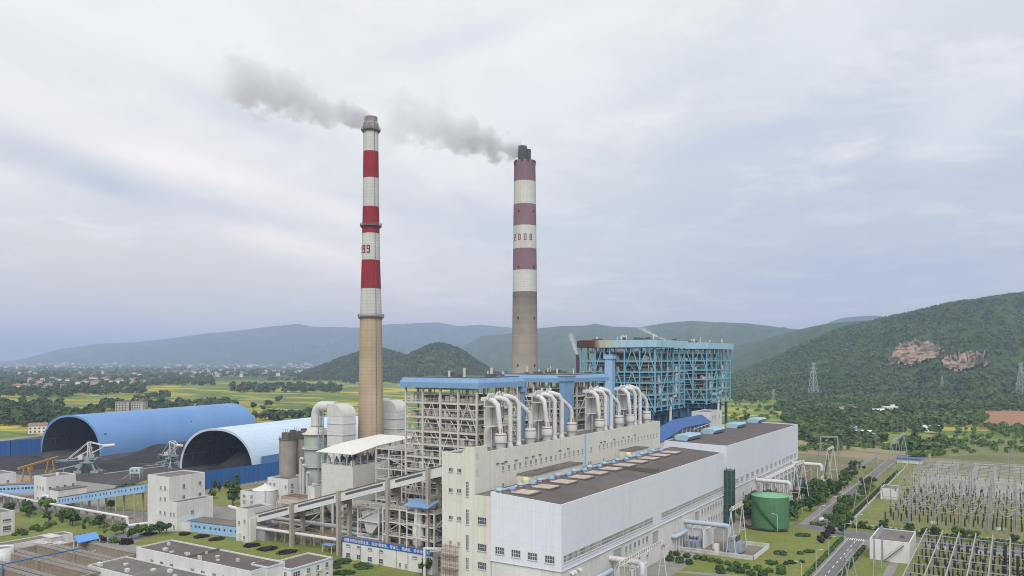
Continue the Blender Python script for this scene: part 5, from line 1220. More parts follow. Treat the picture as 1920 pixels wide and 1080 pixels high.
# ================= flue gas plant between the conveyor and the tan chimney
M_FGD = mat('grey_green_tank', (.44, .47, .44), (.36, .39, .36), var=.7, scale=.15, rough=.65, streak=.35, scol=(.25, .24, .21), seam=(500, 4, .2))
M_DUCT = mat('cream_duct_sheet', (.62, .615, .585), (.54, .53, .50), var=.7, scale=.12, rough=.65, streak=.3, scol=(.35, .33, .29), seam=(4, 4.5, .25))
def absorber(label, x, y, z0, dx):
    th = thing('absorber_tower', label, 'absorber', (x, y, 0), 0, 'flue gas absorbers beside the chimney')
    b = MB(); b.lathe(x, y, [(5.5, 0), (5.5, 36)], 32); b.build('vessel', M_FGD, th)
    b = MB(); b.lathe(x, y, [(5.9, 36), (5.9, 36.4), (2.6, 39.6), (2.6, 40.2), (3.1, 40.2), (3.1, 40.5)], 32, smooth=False); b.build('cone', M_DUCT, th)
    # goose neck: up, over and into the square downcomer
    pts = [(x, y, 40.3), (x, y, 44.5)]; Rb = 4.2
    pts += [(x+Rb*(1-math.cos(a)), y, 44.5+Rb*math.sin(a)) for a in [math.pi/2*k/7 for k in range(1, 8)]]
    pts += [(x+dx-3.5, y, 48.7)]
    b = MB(); b.tube(pts, 2.45, 20); b.build('goose_neck', M_DUCT, th)
    xa, xb = x+dx-5, x+dx+4.2; ya, yb = y-4.2, y+4.2
    arc_ = [(xb-5.5+5.5*math.sin(a), 45+5.2*math.cos(a)) for a in [math.pi/2*k/9 for k in range(10)]]
    b = MB(); b.sweep([(xa, 45), (xb, 45)]+arc_[::-1][1:]+[(xa, 50.2)], 'y', ya, yb); b.build('bend_hood', M_DUCT, th, fix=True)
    b = MB(); b.box(xa+.1, xb-.1, ya+.1, yb-.1, 4, 44.99); b.build('downcomer', mat('white_duct_panel', (.66, .665, .65), (.58, .58, .56), var=.7, scale=.15, rough=.6, streak=.25, scol=(.4, .38, .34), seam=(4.5, 4.8, .3)), th)
    b = MB()
    for z in np.arange(8, 46, 4.8): b.box(xa-.1, xb+.1, ya-.12, yb+.12, z, z+.35)
    b.build('stiffeners', M_STEEL, th)
    b = MB()
    for px_ in (x+6.4, xa-1.2):
        for py_ in (ya-1, yb+1): b.bar((px_, py_, 0), (px_, py_, 47), .4)
    for z in np.arange(6, 47, 5.5):
        for py_ in (ya-1, yb+1):
            b.bar((x+6.4, py_, z), (xa-1.2, py_, z), .28); b.bar((x+6.4, py_, z), (xa-1.2, py_, z+5.5 if z+5.5 < 47 else z), .18)
        b.bar((x+6.4, ya-1, z), (x+6.4, yb+1, z), .28)
    b.build('support_frame', mat('bluish_steel', (.38, .42, .45), (.28, .29, .30), var=.8, scale=.3), th)
    b = MB()
    for z in (14, 22, 30, 36.4):
        b.lathe(x, y, [(5.5, z), (6.6, z+.02), (6.6, z+.2), (5.5, z+.22)], 32, cap=False, smooth=False)
        b.lathe(x, y, [(6.5, z+1.1), (6.6, z+1.1), (6.6, z+1.2), (6.5, z+1.2)], 32, cap=False, smooth=False)
    b.build('ring_platform', M_STEEL, th)
    return th
ax_, ay_ = at_d(594, 355)
absorber('grey green absorber with a white goose neck duct, nearer the conveyor', ax_, ay_, 0, 15.5)
absorber('grey green absorber with a goose neck duct, half hidden behind the tan chimney', ax_+1, ay_+35, 0, 15.0)
for i, (px, d_, r, h) in enumerate(((540, 366, 3.9, 33.0), (561, 373, 3.9, 33.0))):
    x, y = at_d(px, d_); th = thing('ash_silo', 'brown stained concrete silo with railings on top, %s' % ('nearer the pale coal shed' if i == 0 else 'beside the absorber'), 'silo', (x, y, 0), 0, 'twin ash silos')
    b = MB(); b.lathe(x, y, [(r, 0), (r, h)], 28); b.build('drum', mat('silo_concrete', (.36, .32, .27), (.24, .21, .18), var=.9, scale=.12, streak=.5, scol=(.14, .12, .10)), th)
    b = MB(); b.cbox(x, y, h, 4.4, 3.6, 3.0); b.cbox(x+2, y+1, h, 2, 2, 4.2); b.build('dust_filter', M_DARKST, th)
    b = MB(); b.lathe(x, y, [(r, h), (r+.5, h), (r+.5, h+.15), (r, h+.15)], 28, cap=False)
    for k in range(14): t_ = k*math.pi/7; b.bar((x+r*math.cos(t_), y+r*math.sin(t_), h), (x+r*math.cos(t_), y+r*math.sin(t_), h+1.2), .1)
    b.lathe(x, y, [(r, h+1.1), (r+.1, h+1.1), (r+.1, h+1.2), (r, h+1.2)], 28, cap=False)
    for k in range(3): b.bar((x-1.5+k*1.5, y-1.5, h+3), (x-1.5+k*1.5, y-1.5, h+4.6), .12)
    b.bar((x-1.8, y-1.5, h+4.6), (x+1.8, y-1.5, h+4.6), .1); b.build('railing', M_DARKST, th)
for i, (px, d_, zt) in enumerate(((564, 352, 26), (569, 349, 23.5), (576.5, 346, 20.5), (587, 343, 16))):
    x, y = at_d(px, d_); b = MB(); b.tube([(x, y, 0), (x, y, zt-1), (x+.4, y-.2, zt-.2), (x+1.6, y-.4, zt)], .62, 9)
    tag(b.build('vent_pipe', M_LAG), 'white hooked vent pipe below the absorber, %s tallest of four' % ordn(i), 'pipe', 'hooked vent pipes')
def cpx(x, y, s_=6, ox=500, oy=780): return ox+x/s_, oy+y/s_
bx, by = at_d(540, 350)
cb = flat_building('control_building', 'white two storey control building in front of the ash silos', 'building', on_y(501.7, by), bx, by, on_x(581, bx), z_at(899, bx, by), M_WHITE, M_ROOFG, .6)
for x, y in ((45, 765), (88, 770), (215, 795)): wpx(cb, 'S', by, *cpx(x, y), 1.1, 1.3)
for x, y in ((285, 778), (378, 762), (430, 752), (285, 850), (376, 830), (432, 818)): wpx(cb, 'E', bx, *cpx(x, y), 1.3, 1.3)
tx, ty = at_d(498, 336); wt = thing('storage_tank', 'white round tank with a ribbed conical roof beside the slim transfer tower', 'tank', (tx, ty, 0))
zt = z_at(918, tx, ty); b = MB(); b.lathe(tx, ty, [(5.2, 0), (5.2, zt)], 36); b.build('shell', M_LAG, wt)
b = MB(); b.lathe(tx, ty, [(5.4, zt), (5.4, zt+.2), (.6, zt+2.2), (.4, zt+2.8)], 18, smooth=False); b.build('roof', M_LAG, wt)
b = MB(); b.tube([(tx+4.2, ty-4, 0), (tx+4.2, ty-4, zt+1)], .12, 6)
for k in range(10): b.bar((tx+5.4*math.cos(-1+k*.28), ty+5.4*math.sin(-1+k*.28), 1+k*1.4), (tx+5.4*math.cos(-.72+k*.28), ty+5.4*math.sin(-.72+k*.28), 2.4+k*1.4), .5, .15)
b.build('stair', M_STEEL, wt)
x1, y1 = at_d(479, 345); lb = flat_building('pump_block', 'small white block with four windows tucked behind the round tank', 'building', on_y(451, y1), x1, y1, y1+9, z_at(923, x1, y1), M_WHITE, M_ROOFG, .4)
for x, y in ((176, 226), (238, 233), (176, 275), (238, 283)): wpx(lb, 'S', y1, 420+x/4.571, 880+y/4.571, 1.5, 1.1)
x1, y1 = at_d(560, 325); flat_building('tan_shed', 'tan rendered shed with dark roof below the white control building', 'shed', on_y(527, y1), x1, y1, y1+8, z_at(934, x1, y1), mat('tan_render', (.44, .32, .21), (.36, .26, .17), var=.6, rough=.9), M_ROOF, .3)
x1, y1 = at_d(590, 322); flat_building('switch_room', 'small white switch room beside the big cream precipitator box', 'building', on_y(577, y1), x1, y1, y1+9, z_at(913, x1, y1), M_WHITE, M_ROOFG, .4)
# ---- precipitator: cream box on legs with hoppers and an open canopy
ex, ey = at_d(661.7, 310); exl, eyr = on_y(603, ey), ey+34; z0, z1 = 13.0, z_at(875, ex, ey)
ep = thing('precipitator', 'big cream precipitator box on legs under an open white canopy', 'precipitator', ((exl+ex)/2, (ey+eyr)/2, 0))
M_ESP = mat('precipitator_sheet', (.66, .655, .61), (.60, .59, .545), var=.7, scale=.1, rough=.7, streak=.2, scol=(.4, .36, .3), seam=(500, 2.4, .18))
MB().box(exl, ex, ey, eyr, z0, z1).build('casing', M_ESP, ep)
b = MB()
for i in range(3):
    for j in range(4):
        xa, xb = exl+(ex-exl)*i/3+.2, exl+(ex-exl)*(i+1)/3-.2; ya, yb = ey+(eyr-ey)*j/4+.2, ey+(eyr-ey)*(j+1)/4-.2; xm, ym = (xa+xb)/2, (ya+yb)/2
        b = MB(); b.add([(xa, ya, z0), (xb, ya, z0), (xb, yb, z0), (xa, yb, z0), (xm-.5, ym-.5, 6.5), (xm+.5, ym-.5, 6.5), (xm+.5, ym+.5, 6.5), (xm-.5, ym+.5, 6.5)], [(0, 1, 5, 4), (1, 2, 6, 5), (2, 3, 7, 6), (3, 0, 4, 7), (4, 5, 6, 7)])
        b.build('hopper', M_DUCT, ep, fix=True)
for x in np.linspace(exl+.4, ex-.4, 4):
    for y in np.linspace(ey+.4, eyr-.4, 3): MB().box(x-.35, x+.35, y-.35, y+.35, 0, z0).build('leg', M_STEEL, ep)
b = MB(); zc = z1+5.6
for y0_, y1_, za, zb in ((ey-1.5, ey+13, zc-.6, zc+1.6), (ey+13, eyr+2, zc+1.6, zc+3.2)):
    P = [(exl-1.5, y0_, za), (ex+1.5, y0_, za), (ex+1.5, y1_, zb), (exl-1.5, y1_, zb)]; b.add(P+[(x, y, z-.25) for x, y, z in P], [(0, 1, 2, 3), (7, 6, 5, 4), (0, 4, 5, 1), (1, 5, 6, 2), (2, 6, 7, 3), (3, 7, 4, 0)])
can = b.build('canopy', mat('canopy_white', (.74, .73, .69), (.64, .62, .58), var=.6, scale=.15, rough=.7), ep)
b = MB()
for x in np.linspace(exl, ex, 6): b.bar((x, ey, z1), (x, ey, zc-.6), .22)
for y in np.linspace(ey, eyr, 9): b.bar((ex, y, z1), (ex, y, zc+(y-ey)*.12), .22)
for x in np.linspace(exl, ex, 12): b.bar((x, ey, z1), (x, ey, z1+1.2), .1)
b.bar((exl, ey, z1+1.2), (ex, ey, z1+1.2), .1); b.bar((ex, ey, z1+1.2), (ex, eyr, z1+1.2), .1); b.build('canopy_posts', M_STEEL, can)
for i in range(4):
    for j in range(5):
        x, y = exl+2+(ex-exl-4)*i/3, ey+2+(eyr-ey-4)*j/4; b = MB(); b.lathe(x, y, [(.9, z1), (.9, z1+1.8), (.4, z1+2.2), (.3, z1+3.2)], 10); b.build('transformer_set', mat('slate_blue', (.14, .18, .24), rough=.5) if (i+j) % 3 else M_LAG, ep)
# ---- steel pipe racks and process frames
def frame(label, x0, x1, y0, y1, zs, seed, dens=1.0, m=None, h0=0):
    rr = random.Random(seed); m = m or M_STEEL
    th = thing('process_frame', label, 'steel frame', ((x0+x1)/2, (y0+y1)/2, 0), 0, 'open steel frames between chimney and conveyor')
    gx = np.linspace(x0, x1, max(2, int((x1-x0)/6)+1)); gy = np.linspace(y0, y1, max(2, int((y1-y0)/7)+1))
    for x in gx:
        for y in gy: MB().box(x-.25, x+.25, y-.25, y+.25, h0, zs[-1]).build('column', m, th)
    for z in zs:
        b = MB()
        for y in gy: b.bar((x0, y, z), (x1, y, z), .3, .45)
        for x in gx: b.bar((x, y0, z), (x, y1, z), .3, .45)
        b.cur = 1; b.box(x0+.3, x1-.3, y0+.3, y1-.3, z+.23, z+.3); fo = b.build('floor', [m, M_GRATE], th)
        b = MB()
        for a, c in (((x0, y0), (x1, y0)), ((x1, y0), (x1, y1))):
            b.bar((*a, z+1.3), (*c, z+1.3), .08); b.bar((*a, z+.8), (*c, z+.8), .06)
        for x in np.arange(x0, x1, 1.8): b.bar((x, y0, z+.2), (x, y0, z+1.3), .07)
        for y in np.arange(y0, y1, 1.8): b.bar((x1, y, z+.2), (x1, y, z+1.3), .07)
        b.build('handrail', M_PAINT, fo)
    b = MB(); zz_ = [h0]+list(zs)
    for k in range(len(zs)):
        if k % 2 == 0:
            b.bar((gx[0], y0, zz_[k]), (gx[1], y0, zz_[k+1]), .25); b.bar((gx[1] if len(gx) > 2 else gx[0], y0, zz_[k+1]), (gx[-1], y0, zz_[k]), .25)
        b.bar((x1, gy[0], zz_[k] if k % 2 else zz_[k+1]), (x1, gy[1], zz_[k+1] if k % 2 else zz_[k]), .25)
    b.build('bracing', m, th)
    b, b2, b3 = MB(), MB(), MB()
    for za, zb in zip(zz_, zs):
        for k in range(int(9*dens)):
            x, y = rr.uniform(x0+.6, x1-.6), rr.uniform(y0+.6, y1-.6); q = (b, b2, b3)[rr.randrange(3)]; t_ = rr.random()
            if t_ < .45: q.cbox(x, y, za+.3, rr.uniform(.8, 3), rr.uniform(.8, 2.4), rr.uniform(1, max(1.2, min(3.4, zb-za-.5))))
            elif t_ < .75: q.tube([(x, y, za+.3), (x, y, zb)], rr.uniform(.15, .5), 7)
            else: z = rr.uniform(za+.8, zb-.3); q.tube([(x0+.5, y, z), (x1-.5, y, z)], rr.uniform(.15, .45), 7)
    b.build('equipment', M_BEIGE, th); b2.build('pipes', M_LAG, th); b3.build('vessels', M_DARKST, th)
    return th
gx_, gy_ = at_d(735, 300)
frame('open white steel frame between precipitator and boiler house', -207, -188, 231, 252, (6, 11, 16, 20, 24, 28, 32, 35.5), 3, 1.3)
frame('low steel frame with dark vessels under the inclined conveyor', -214, -190, 217, 229.5, (5, 10, 15), 4, 1.4)
frame('rusty steel frame beside the first boiler house', -182, -160, 206.5, 217, (5, 10, 14.5, 19), 6, 1.4)
frame('tall steel frame behind the tan chimney', -232, -212, 268, 290, (6, 12, 18, 24, 30, 36), 7, 1.2)
frame('low steel frame left of the precipitator', -252, -236.5, 222, 240, (4, 8, 12), 8, 1.2)
# slanting white hopper chute in its own frame
hx, hy = at_d(700, 286); hc = thing('coal_hopper', 'white slanting chute in a steel frame under the inclined conveyor', 'hopper', (hx, hy, 0))
b = MB(); b.add([(hx-4, hy-2, 15), (hx+4.5, hy-2, 15), (hx+4.5, hy-2, 11.5), (hx+1, hy-2, 7.5), (hx-1.5, hy-2, 8), (hx-4, hy+2, 15), (hx+4.5, hy+2, 15), (hx+4.5, hy+2, 11.5), (hx+1, hy+2, 7.5), (hx-1.5, hy+2, 8)],
  [(0, 1, 2, 3, 4), (9, 8, 7, 6, 5), (0, 5, 6, 1), (1, 6, 7, 2), (2, 7, 8, 3), (3, 8, 9, 4), (4, 9, 5, 0)]); b.build('chute', M_DUCT, hc, fix=True)
b = MB()
for dx in (-5, 5):
    for dy in (-2.6, 2.6): b.bar((hx+dx, hy+dy, 0), (hx+dx, hy+dy, 17), .45)
for z in (6, 12, 17):
    for dy in (-2.6, 2.6): b.bar((hx-5, hy+dy, z), (hx+5, hy+dy, z), .5)
    for dx in (-5, 5): b.bar((hx+dx, hy-2.6, z), (hx+dx, hy+2.6, z), .4)
b.bar((hx-5, hy-2.6, 12), (hx+5, hy-2.6, 17), .3); b.bar((hx+5, hy-2.6, 0), (hx-1, hy-2.6, 6), .3); b.build('frame', M_PAINT, hc)
# small silo with blue roof
vx, vy = at_d(790, 264); vs_ = thing('bin_tower', 'cream cylindrical bin in a white frame under a small blue roof', 'bin', (vx, vy, 0))
b = MB(); b.lathe(vx-1.2, vy, [(.8, 7.2), (2.0, 8.2), (2.0, 14.2), (1.5, 15), (1.5, 20.5)], 20); b.build('drum', M_CREAM, vs_)
b = MB(); b.lathe(vx+2.6, vy+.5, [(1.1, 7), (1.1, 16)], 16); b.build('small_drum', M_STEEL, vs_)
b = MB()
for dx in (-4, 0, 4.6):
    for dy in (-2.6, 2.6): b.bar((vx+dx, vy+dy, 0), (vx+dx, vy+dy, 21.6 if dx < 2 else 15), .3)
for z in (7, 11, 15.5, 19):
    for dy in (-2.6, 2.6): b.bar((vx-4, vy+dy, z), (vx+4.6, vy+dy, z), .25)
for dx in (-4, 0): b.bar((vx+dx, vy-2.6, 0), (vx+dx+2, vy-2.6, 7), .25); b.bar((vx+dx+4, vy-2.6, 0), (vx+dx+2, vy-2.6, 7), .25)
b.build('frame', M_PAINT, vs_)
b = MB(); b.add([(vx-5, vy-3.4, 21.4), (vx+5.4, vy-3.4, 21.4), (vx+5.4, vy+3, 22.8), (vx-5, vy+3, 22.8), (vx-5, vy-3.4, 21.1), (vx+5.4, vy-3.4, 21.1), (vx+5.4, vy+3, 22.5), (vx-5, vy+3, 22.5)], [(0, 1, 2, 3), (7, 6, 5, 4), (0, 4, 5, 1), (1, 5, 6, 2), (2, 6, 7, 3), (3, 7, 4, 0)]); b.build('roof', M_BLUE, vs_)
# ---- pipe bridge below the conveyor
pr = thing('pipe_bridge', 'long pipe bridge on concrete posts carrying fat white pipes under the conveyor', 'pipe bridge', (*at(600, 1010), 0))
def line3(p): return [(*at(x, y, z), z) for x, y, z in p]
b = MB(); b.tube(line3([(430, 950, 7), (500, 970, 7), (560, 977.5, 7), (640, 988, 7), (700, 996, 7), (728, 999, 7), (744, 997, 7.6), (754, 994, 8.5)]), .8, 12); b.build('upper_pipe', M_LAG, pr)
b = MB(); b.tube(line3([(640, 997, 5.6), (700, 1005, 5.6), (722, 1008, 5.6), (734, 1004, 6.2), (752, 1009, 6.2), (760, 1019, 5.2), (775, 1021, 5.2)]), .7, 12); b.build('lower_pipe', M_LAG, pr)
b = MB(); b.tube(line3([(450, 985, 4.8), (540, 998, 4.8), (640, 1013, 4.8)]), .62, 12); b.build('near_pipe', M_LAG, pr)
a, c = line3([(448, 981, 4.6)])[0], line3([(645, 1008, 4.6)])[0]
b = MB(); b.bar(a, c, 2.6, .5)
for z in (1.0, 1.6): b.bar((a[0], a[1], a[2]+z), (c[0], c[1], c[2]+z), .1)
for k in range(40):
    x, y = a[0]+(c[0]-a[0])*k/39, a[1]+(c[1]-a[1])*k/39; b.bar((x, y, 4.8), (x, y, 6.2), .09)
b.build('deck', M_RUST, pr)
for k in range(11):
    for o in (-1.2, 1.4):
        x, y = a[0]+(c[0]-a[0])*(k+.4)/11+o*.3, a[1]+(c[1]-a[1])*(k+.4)/11+o; MB().box(x-.3, x+.3, y-.3, y+.3, 0, 4.3).build('post', M_CONC, pr)
x, y = at(618, 1036); th = thing('bus_shelter', 'small open shelter with blue roof beneath the pipe bridge', 'shelter', (x, y, 0))
MB().cbox(x, y, 2.8, 5, 3, .25).build('roof', M_BLUE, th); b = MB()
for dx in (-2.2, 2.2):
    for dy in (-1.2, 1.2): b.bar((x+dx, y+dy, 0), (x+dx, y+dy, 2.8), .2)
b.build('posts', M_STEEL, th)
# dark vent stack with steam, beside the second boiler house
x, y = at_d(1083.5, 372); b = MB(); b.tube([(x, y, 55), (x, y, z_at(672, x, y)), (x-.4, y, z_at(665, x, y))], .75, 10); tag(b.build('relief_stack', mat('dark_red_steel', (.09, .04, .04), rough=.7)), 'dark red steam relief stack left of the rusting fascia', 'stack')
# ================= green tank
M_GRN = mat('green_tank_paint', (.095, .225, .11), (.075, .18, .09), var=.8, scale=.1, rough=.55, streak=.5, scol=(.04, .12, .06), rib=2.3, ribamp=.05)
gt = thing('oil_tank', 'large green cylindrical tank with a spiral stair on the lawn', 'tank', (-85.5, 337, 0))
MB().lathe(-85.5, 337, [(7.5, 0), (7.5, 13.2)], 56).build('shell', M_GRN, gt)
MB().lathe(-85.5, 337, [(7.6, 13.2), (7.6, 13.35), (.3, 14.1), (.05, 14.12)], 56).build('roof', mat('green_roof', (.20, .42, .25), (.17, .37, .21), rough=.6), gt)
b = MB()
for k in range(40):
    a = -2.35+k*.036; a2 = a+.036; z = 12.6-k*.31
    b.bar((-85.5+7.95*math.cos(a), 337+7.95*math.sin(a), z), (-85.5+7.95*math.cos(a2), 337+7.95*math.sin(a2), z-.31), .75, .14)
    b.bar((-85.5+8.3*math.cos(a), 337+8.3*math.sin(a), z), (-85.5+8.3*math.cos(a), 337+8.3*math.sin(a), z+1), .07)
b.build('stair', mat('dark_green_stair', (.03, .10, .055), rough=.6), gt)

# ================= transformer bays beside the halls
M_TRF = mat('transformer_grey', (.33, .39, .46), (.24, .29, .35), var=.7, scale=.5, rough=.55)
M_PORC = mat('brown_porcelain', (.035, .028, .03), (.05, .04, .04), rough=.35, spec=.5)
def transformer(label, x, y, rz, m=M_TRF, s=1.0):
    th = thing('transformer', label, 'transformer', (x, y, .1), rz, 'power transformers beside the turbine halls')
    b = MB(); b.cbox(0, 0, .4, 6.2*s, 3.0, 3.8*s); b.cbox(0, 0, 0, 7*s, 3.4, .45); b.build('tank', m, th, local=True)
    for sd_ in (-1, 1):
        b = MB()
        for k in range(9): b.cbox(-2.6*s+k*.65*s, sd_*2.2, .8, .3, 1.2, 3.1*s)
        b.build('radiator', m, th, local=True)
    b = MB(); b.tube([(-2.6*s, .8, 5.4*s), (2.2*s, .8, 5.4*s)], .65, 12)
    for dx in (-2, 1.6): b.cbox(dx*s, .8, 4.2*s, .25, .5, 1.0*s)
    b.build('conservator', m, th, local=True)
    for dx in (-1.6, .2, 2.0):
        b = MB(); b.lathe(dx*s, -.7, [(.32, 4.2*s), (.2, 4.3*s), (.3, 4.7*s), (.18, 4.8*s), (.28, 5.2*s), (.16, 5.3*s), (.24, 5.7*s), (.1, 6.3*s)], 9); b.build('bushing', M_PORC, th, local=True)
    return th
def bus_duct(label, x0, x1, y, z, r, m):
    th = thing('bus_duct', label, 'duct', ((x0+x1)/2, y, z), 0, 'bus ducts leaving the halls')
    b = MB(); b.tube([(x0, y, z), (x1-.8, y, z), (x1, y, z-.8), (x1, y, z-3.2)], r, 14); b.build('duct', m, th)
    b = MB()
    for x in np.linspace(x0+3, x1-2, 4): b.bar((x, y, 0), (x, y, z-r), .35)
    b.build('support', M_STEEL, th)
    b = MB()
    for x in np.linspace(x0+1, x1-1.6, 7): b.tube([(x-.1, y, z), (x+.1, y, z)], r*1.1, 14)
    b.build('flange', M_STEEL, th); return th
M_BUSG = mat('bluish_duct', (.44, .51, .60), (.36, .42, .50), var=.6, scale=.4, rough=.5)
def fire_wall(label, x0, x1, y0, y1, h, m):
    o = MB().box(x0, x1, y0, y1, 0, h).box(x0-.1, x1+.1, y0-.1, y1+.1, h, h+.15).build('fire_wall', m); return tag(o, label, 'wall', 'fire walls between transformers')
def a_frame(label, pts, z, w=2.6, spread_axis='x', rod=0, grp='A-frame gantries beside the halls', m=None):
    """lattice beam carried on A-shaped legs at the given points"""
    m = m or M_STEEL
    th = thing('gantry', label, 'gantry', (pts[0][0], pts[0][1], 0), 0, grp)
    for x, y in pts:
        b = MB()
        for s_ in (-1, 1):
            p = (x+s_*w, y, 0) if spread_axis == 'x' else (x, y+s_*w, 0)
            b.tube([p, (x, y, z)], .19, 6)
        zz_ = z*.42; ww = w*.58
        b.bar((x-ww, y, zz_) if spread_axis == 'x' else (x, y-ww, zz_), (x+ww, y, zz_) if spread_axis == 'x' else (x, y+ww, zz_), .16)
        b.build('leg', m, th)
        if rod: MB().tube([(x, y, z), (x, y, z+rod*.5), (x, y, z+rod)], [.16, .10, .04], 6).build('lightning_rod', m, th)
    for p, q in zip(pts, pts[1:]):
        b = MB(); P, Q = Vector((*p, z)), Vector((*q, z)); d = Q-P; n = int(d.length/1.6); s_ = Vector((d.y, -d.x, 0)).normalized()*.55; u = Vector((0, 0, 1.0))
        for o in (s_, -s_): b.bar(tuple(P+o), tuple(Q+o), .22)
        b.bar(tuple(P+u), tuple(Q+u), .22)
        for k in range(n):
            a_, c_ = P+d*(k/n), P+d*((k+1)/n); mid = (a_+c_)/2+u
            for o in (s_, -s_): b.bar(tuple(a_+o), tuple(mid), .13); b.bar(tuple(mid), tuple(c_+o), .13)
            b.bar(tuple(a_+s_), tuple(c_-s_), .08)
        b.build('beam', m, th)
    return th
for Yc, lab in ((286, 'by the green tank'), (221, 'nearest the front of the hall')):
    bus_duct('thick %s bus duct over a transformer bay, %s' % ('grey' if Yc > 250 else 'white', lab), -103.9, -87.2 if Yc > 250 else -93.5, Yc, 9.2, .85, M_BUSG if Yc > 250 else M_LAG)
    fire_wall('tall white fire wall of the transformer bay, %s' % lab, -96.6, -96.0, Yc-1, Yc+10, 6.7, M_PAINT)
    fire_wall('white back wall under the bus duct, %s' % lab, -103.4, -96.7, Yc+1.6, Yc+2.1, 6.6, M_PAINT)
    transformer('large grey blue transformer with radiators inside the white fence, %s' % lab, -84.5, Yc-.5, RAD(90))
    transformer('smaller transformer sheltered behind the white fire wall, %s' % lab, -99.8, Yc-2.0, 0, M_TRF, .75)
    d_ = thing('pipe_duct', 'bluish duct running along the hall wall to the bay, %s' % lab, 'duct', (-102.8, Yc-8, 6), 0, 'bus ducts leaving the halls')
    MB().tube([(-103.9, Yc-13, 6), (-102.6, Yc-13, 6), (-102.6, Yc-1.6, 6)], .75, 12).build('duct', M_BUSG, d_)
    b = MB()
    for k in range(4): b.bar((-102.6, Yc-12+k*3, 0), (-102.6, Yc-12+k*3, 5.3), .3)
    b.build('support', M_STEEL, d_)
    kx = thing('kiosk', 'white cabinet with a red box beside the transformer fence, %s' % lab, 'cabinet', (-90, Yc-5.5, 0), 0, 'white cabinets at the transformer bays')
    MB().cbox(-90, Yc-5.5, 0, 1.6, 1.3, 3.6).build('body', M_PAINT, kx); MB().cbox(-90.9, Yc-6.4, 0, .9, .5, 1.6).build('fire_box', mat('fire_red', (.45, .03, .03), rough=.5), kx)
    if Yc > 250: a_frame('A-frame line gantry above the transformer bay by the green tank', [(-85, Yc-5), (-85, Yc+9)], 16, 1.7, 'x')
    sheet('transformer_gravel', [(-103.5, Yc-9), (-76.5, Yc-9), (-76.5, Yc+12), (-103.5, Yc+12)], .235, M_YARD)
    fe = thing('palisade_fence', 'white palisade fence round the transformer bay, %s' % lab, 'fence', (-76, Yc, 0), 0, 'white palisade fences')
    pts = [(-103, Yc-9), (-76, Yc-9), (-76, Yc+12.5), (-84, Yc+12.5)]
    for (xa, ya), (xb, yb) in zip(pts, pts[1:]):
        b = MB(); L = math.hypot(xb-xa, yb-ya); n = int(L/.34)
        for k in range(n+1): x, y = xa+(xb-xa)*k/n, ya+(yb-ya)*k/n; b.box(x-.07, x+.07, y-.07, y+.07, .1, 1.9)
        b.bar((xa, ya, .6), (xb, yb, .6), .1); b.bar((xa, ya, 1.6), (xb, yb, 1.6), .1); b.build('panel', M_PAINT, fe)
a_frame('A-frame line gantry standing close to the hall windows', [(-93, 203), (-93, 236)], 12.2, 1.6, 'x')
M_BRWALL = mat('brown_fire_wall', (.33, .26, .20), (.28, .22, .17), rough=.85)
for Yc, lab in ((384, 'nearer the green tank'), (457, 'farther along the far hall')):
    bus_duct('thick white bus duct from the far hall, %s' % lab, -104.1, -88.5, Yc, 12, .95, M_LAG)
    fire_wall('brown fire wall under the white bus duct, %s' % lab, -95.5, -94.5, Yc-8, Yc+3, 8.5, M_BRWALL)
    transformer('pale transformer at the end of the white bus duct, %s' % lab, -87, Yc-1, RAD(90), M_LAG)
    transformer('squat transformer between brown walls, %s' % lab, -99, Yc-3, 0, M_TRF, .8)
    a_frame('tall A-frame gantry over the far transformers, %s' % lab, [(-84, Yc-8), (-84, Yc+8)], 21, 3, 'x')
    sheet('transformer_pad', [(-103.8, Yc-12), (-80, Yc-12), (-80, Yc+14), (-103.8, Yc+14)], .10, M_PAVE)
    b = MB()
    for k in range(3): b.tube([(-84, Yc-4+k*4, 20.8), (-85.5, Yc-3+k*3, 14), (-87, Yc-2.5+k*1.6, 6.2)], .13, 5)
    tag(b.build('down_lead', M_PORC), 'black hanging insulator leads of the far transformers, %s' % lab, 'cable', 'hanging leads')
cbx = thing('cable_bridge', 'white steel pipe rack along the foot of the far hall', 'rack', (-101, 430, 0))
for y in np.arange(396, 470, 8):
    b = MB()
    for x in (-103, -99.8): b.bar((x, y, 0), (x, y, 11.5), .35)
    b.bar((-103, y, 11.3), (-99.8, y, 11.3), .3); b.bar((-103, y, 9), (-99.8, y, 9), .3); b.build('trestle', M_PAINT, cbx)
b = MB()
for x in (-102.6, -101.6, -100.4): b.tube([(x, 394, 11.7), (x, 471, 11.7)], .35, 8); b.tube([(x, 394, 9.4), (x, 471, 9.4)], .28, 8)
b.build('pipes', M_LAG, cbx)
gz = flat_building('gatehouse', 'small dark roofed hut between the trees and green tank', 'hut', -97, -92.5, 352, 357, 4.2, M_WHITE, M_ROOFG, .2)

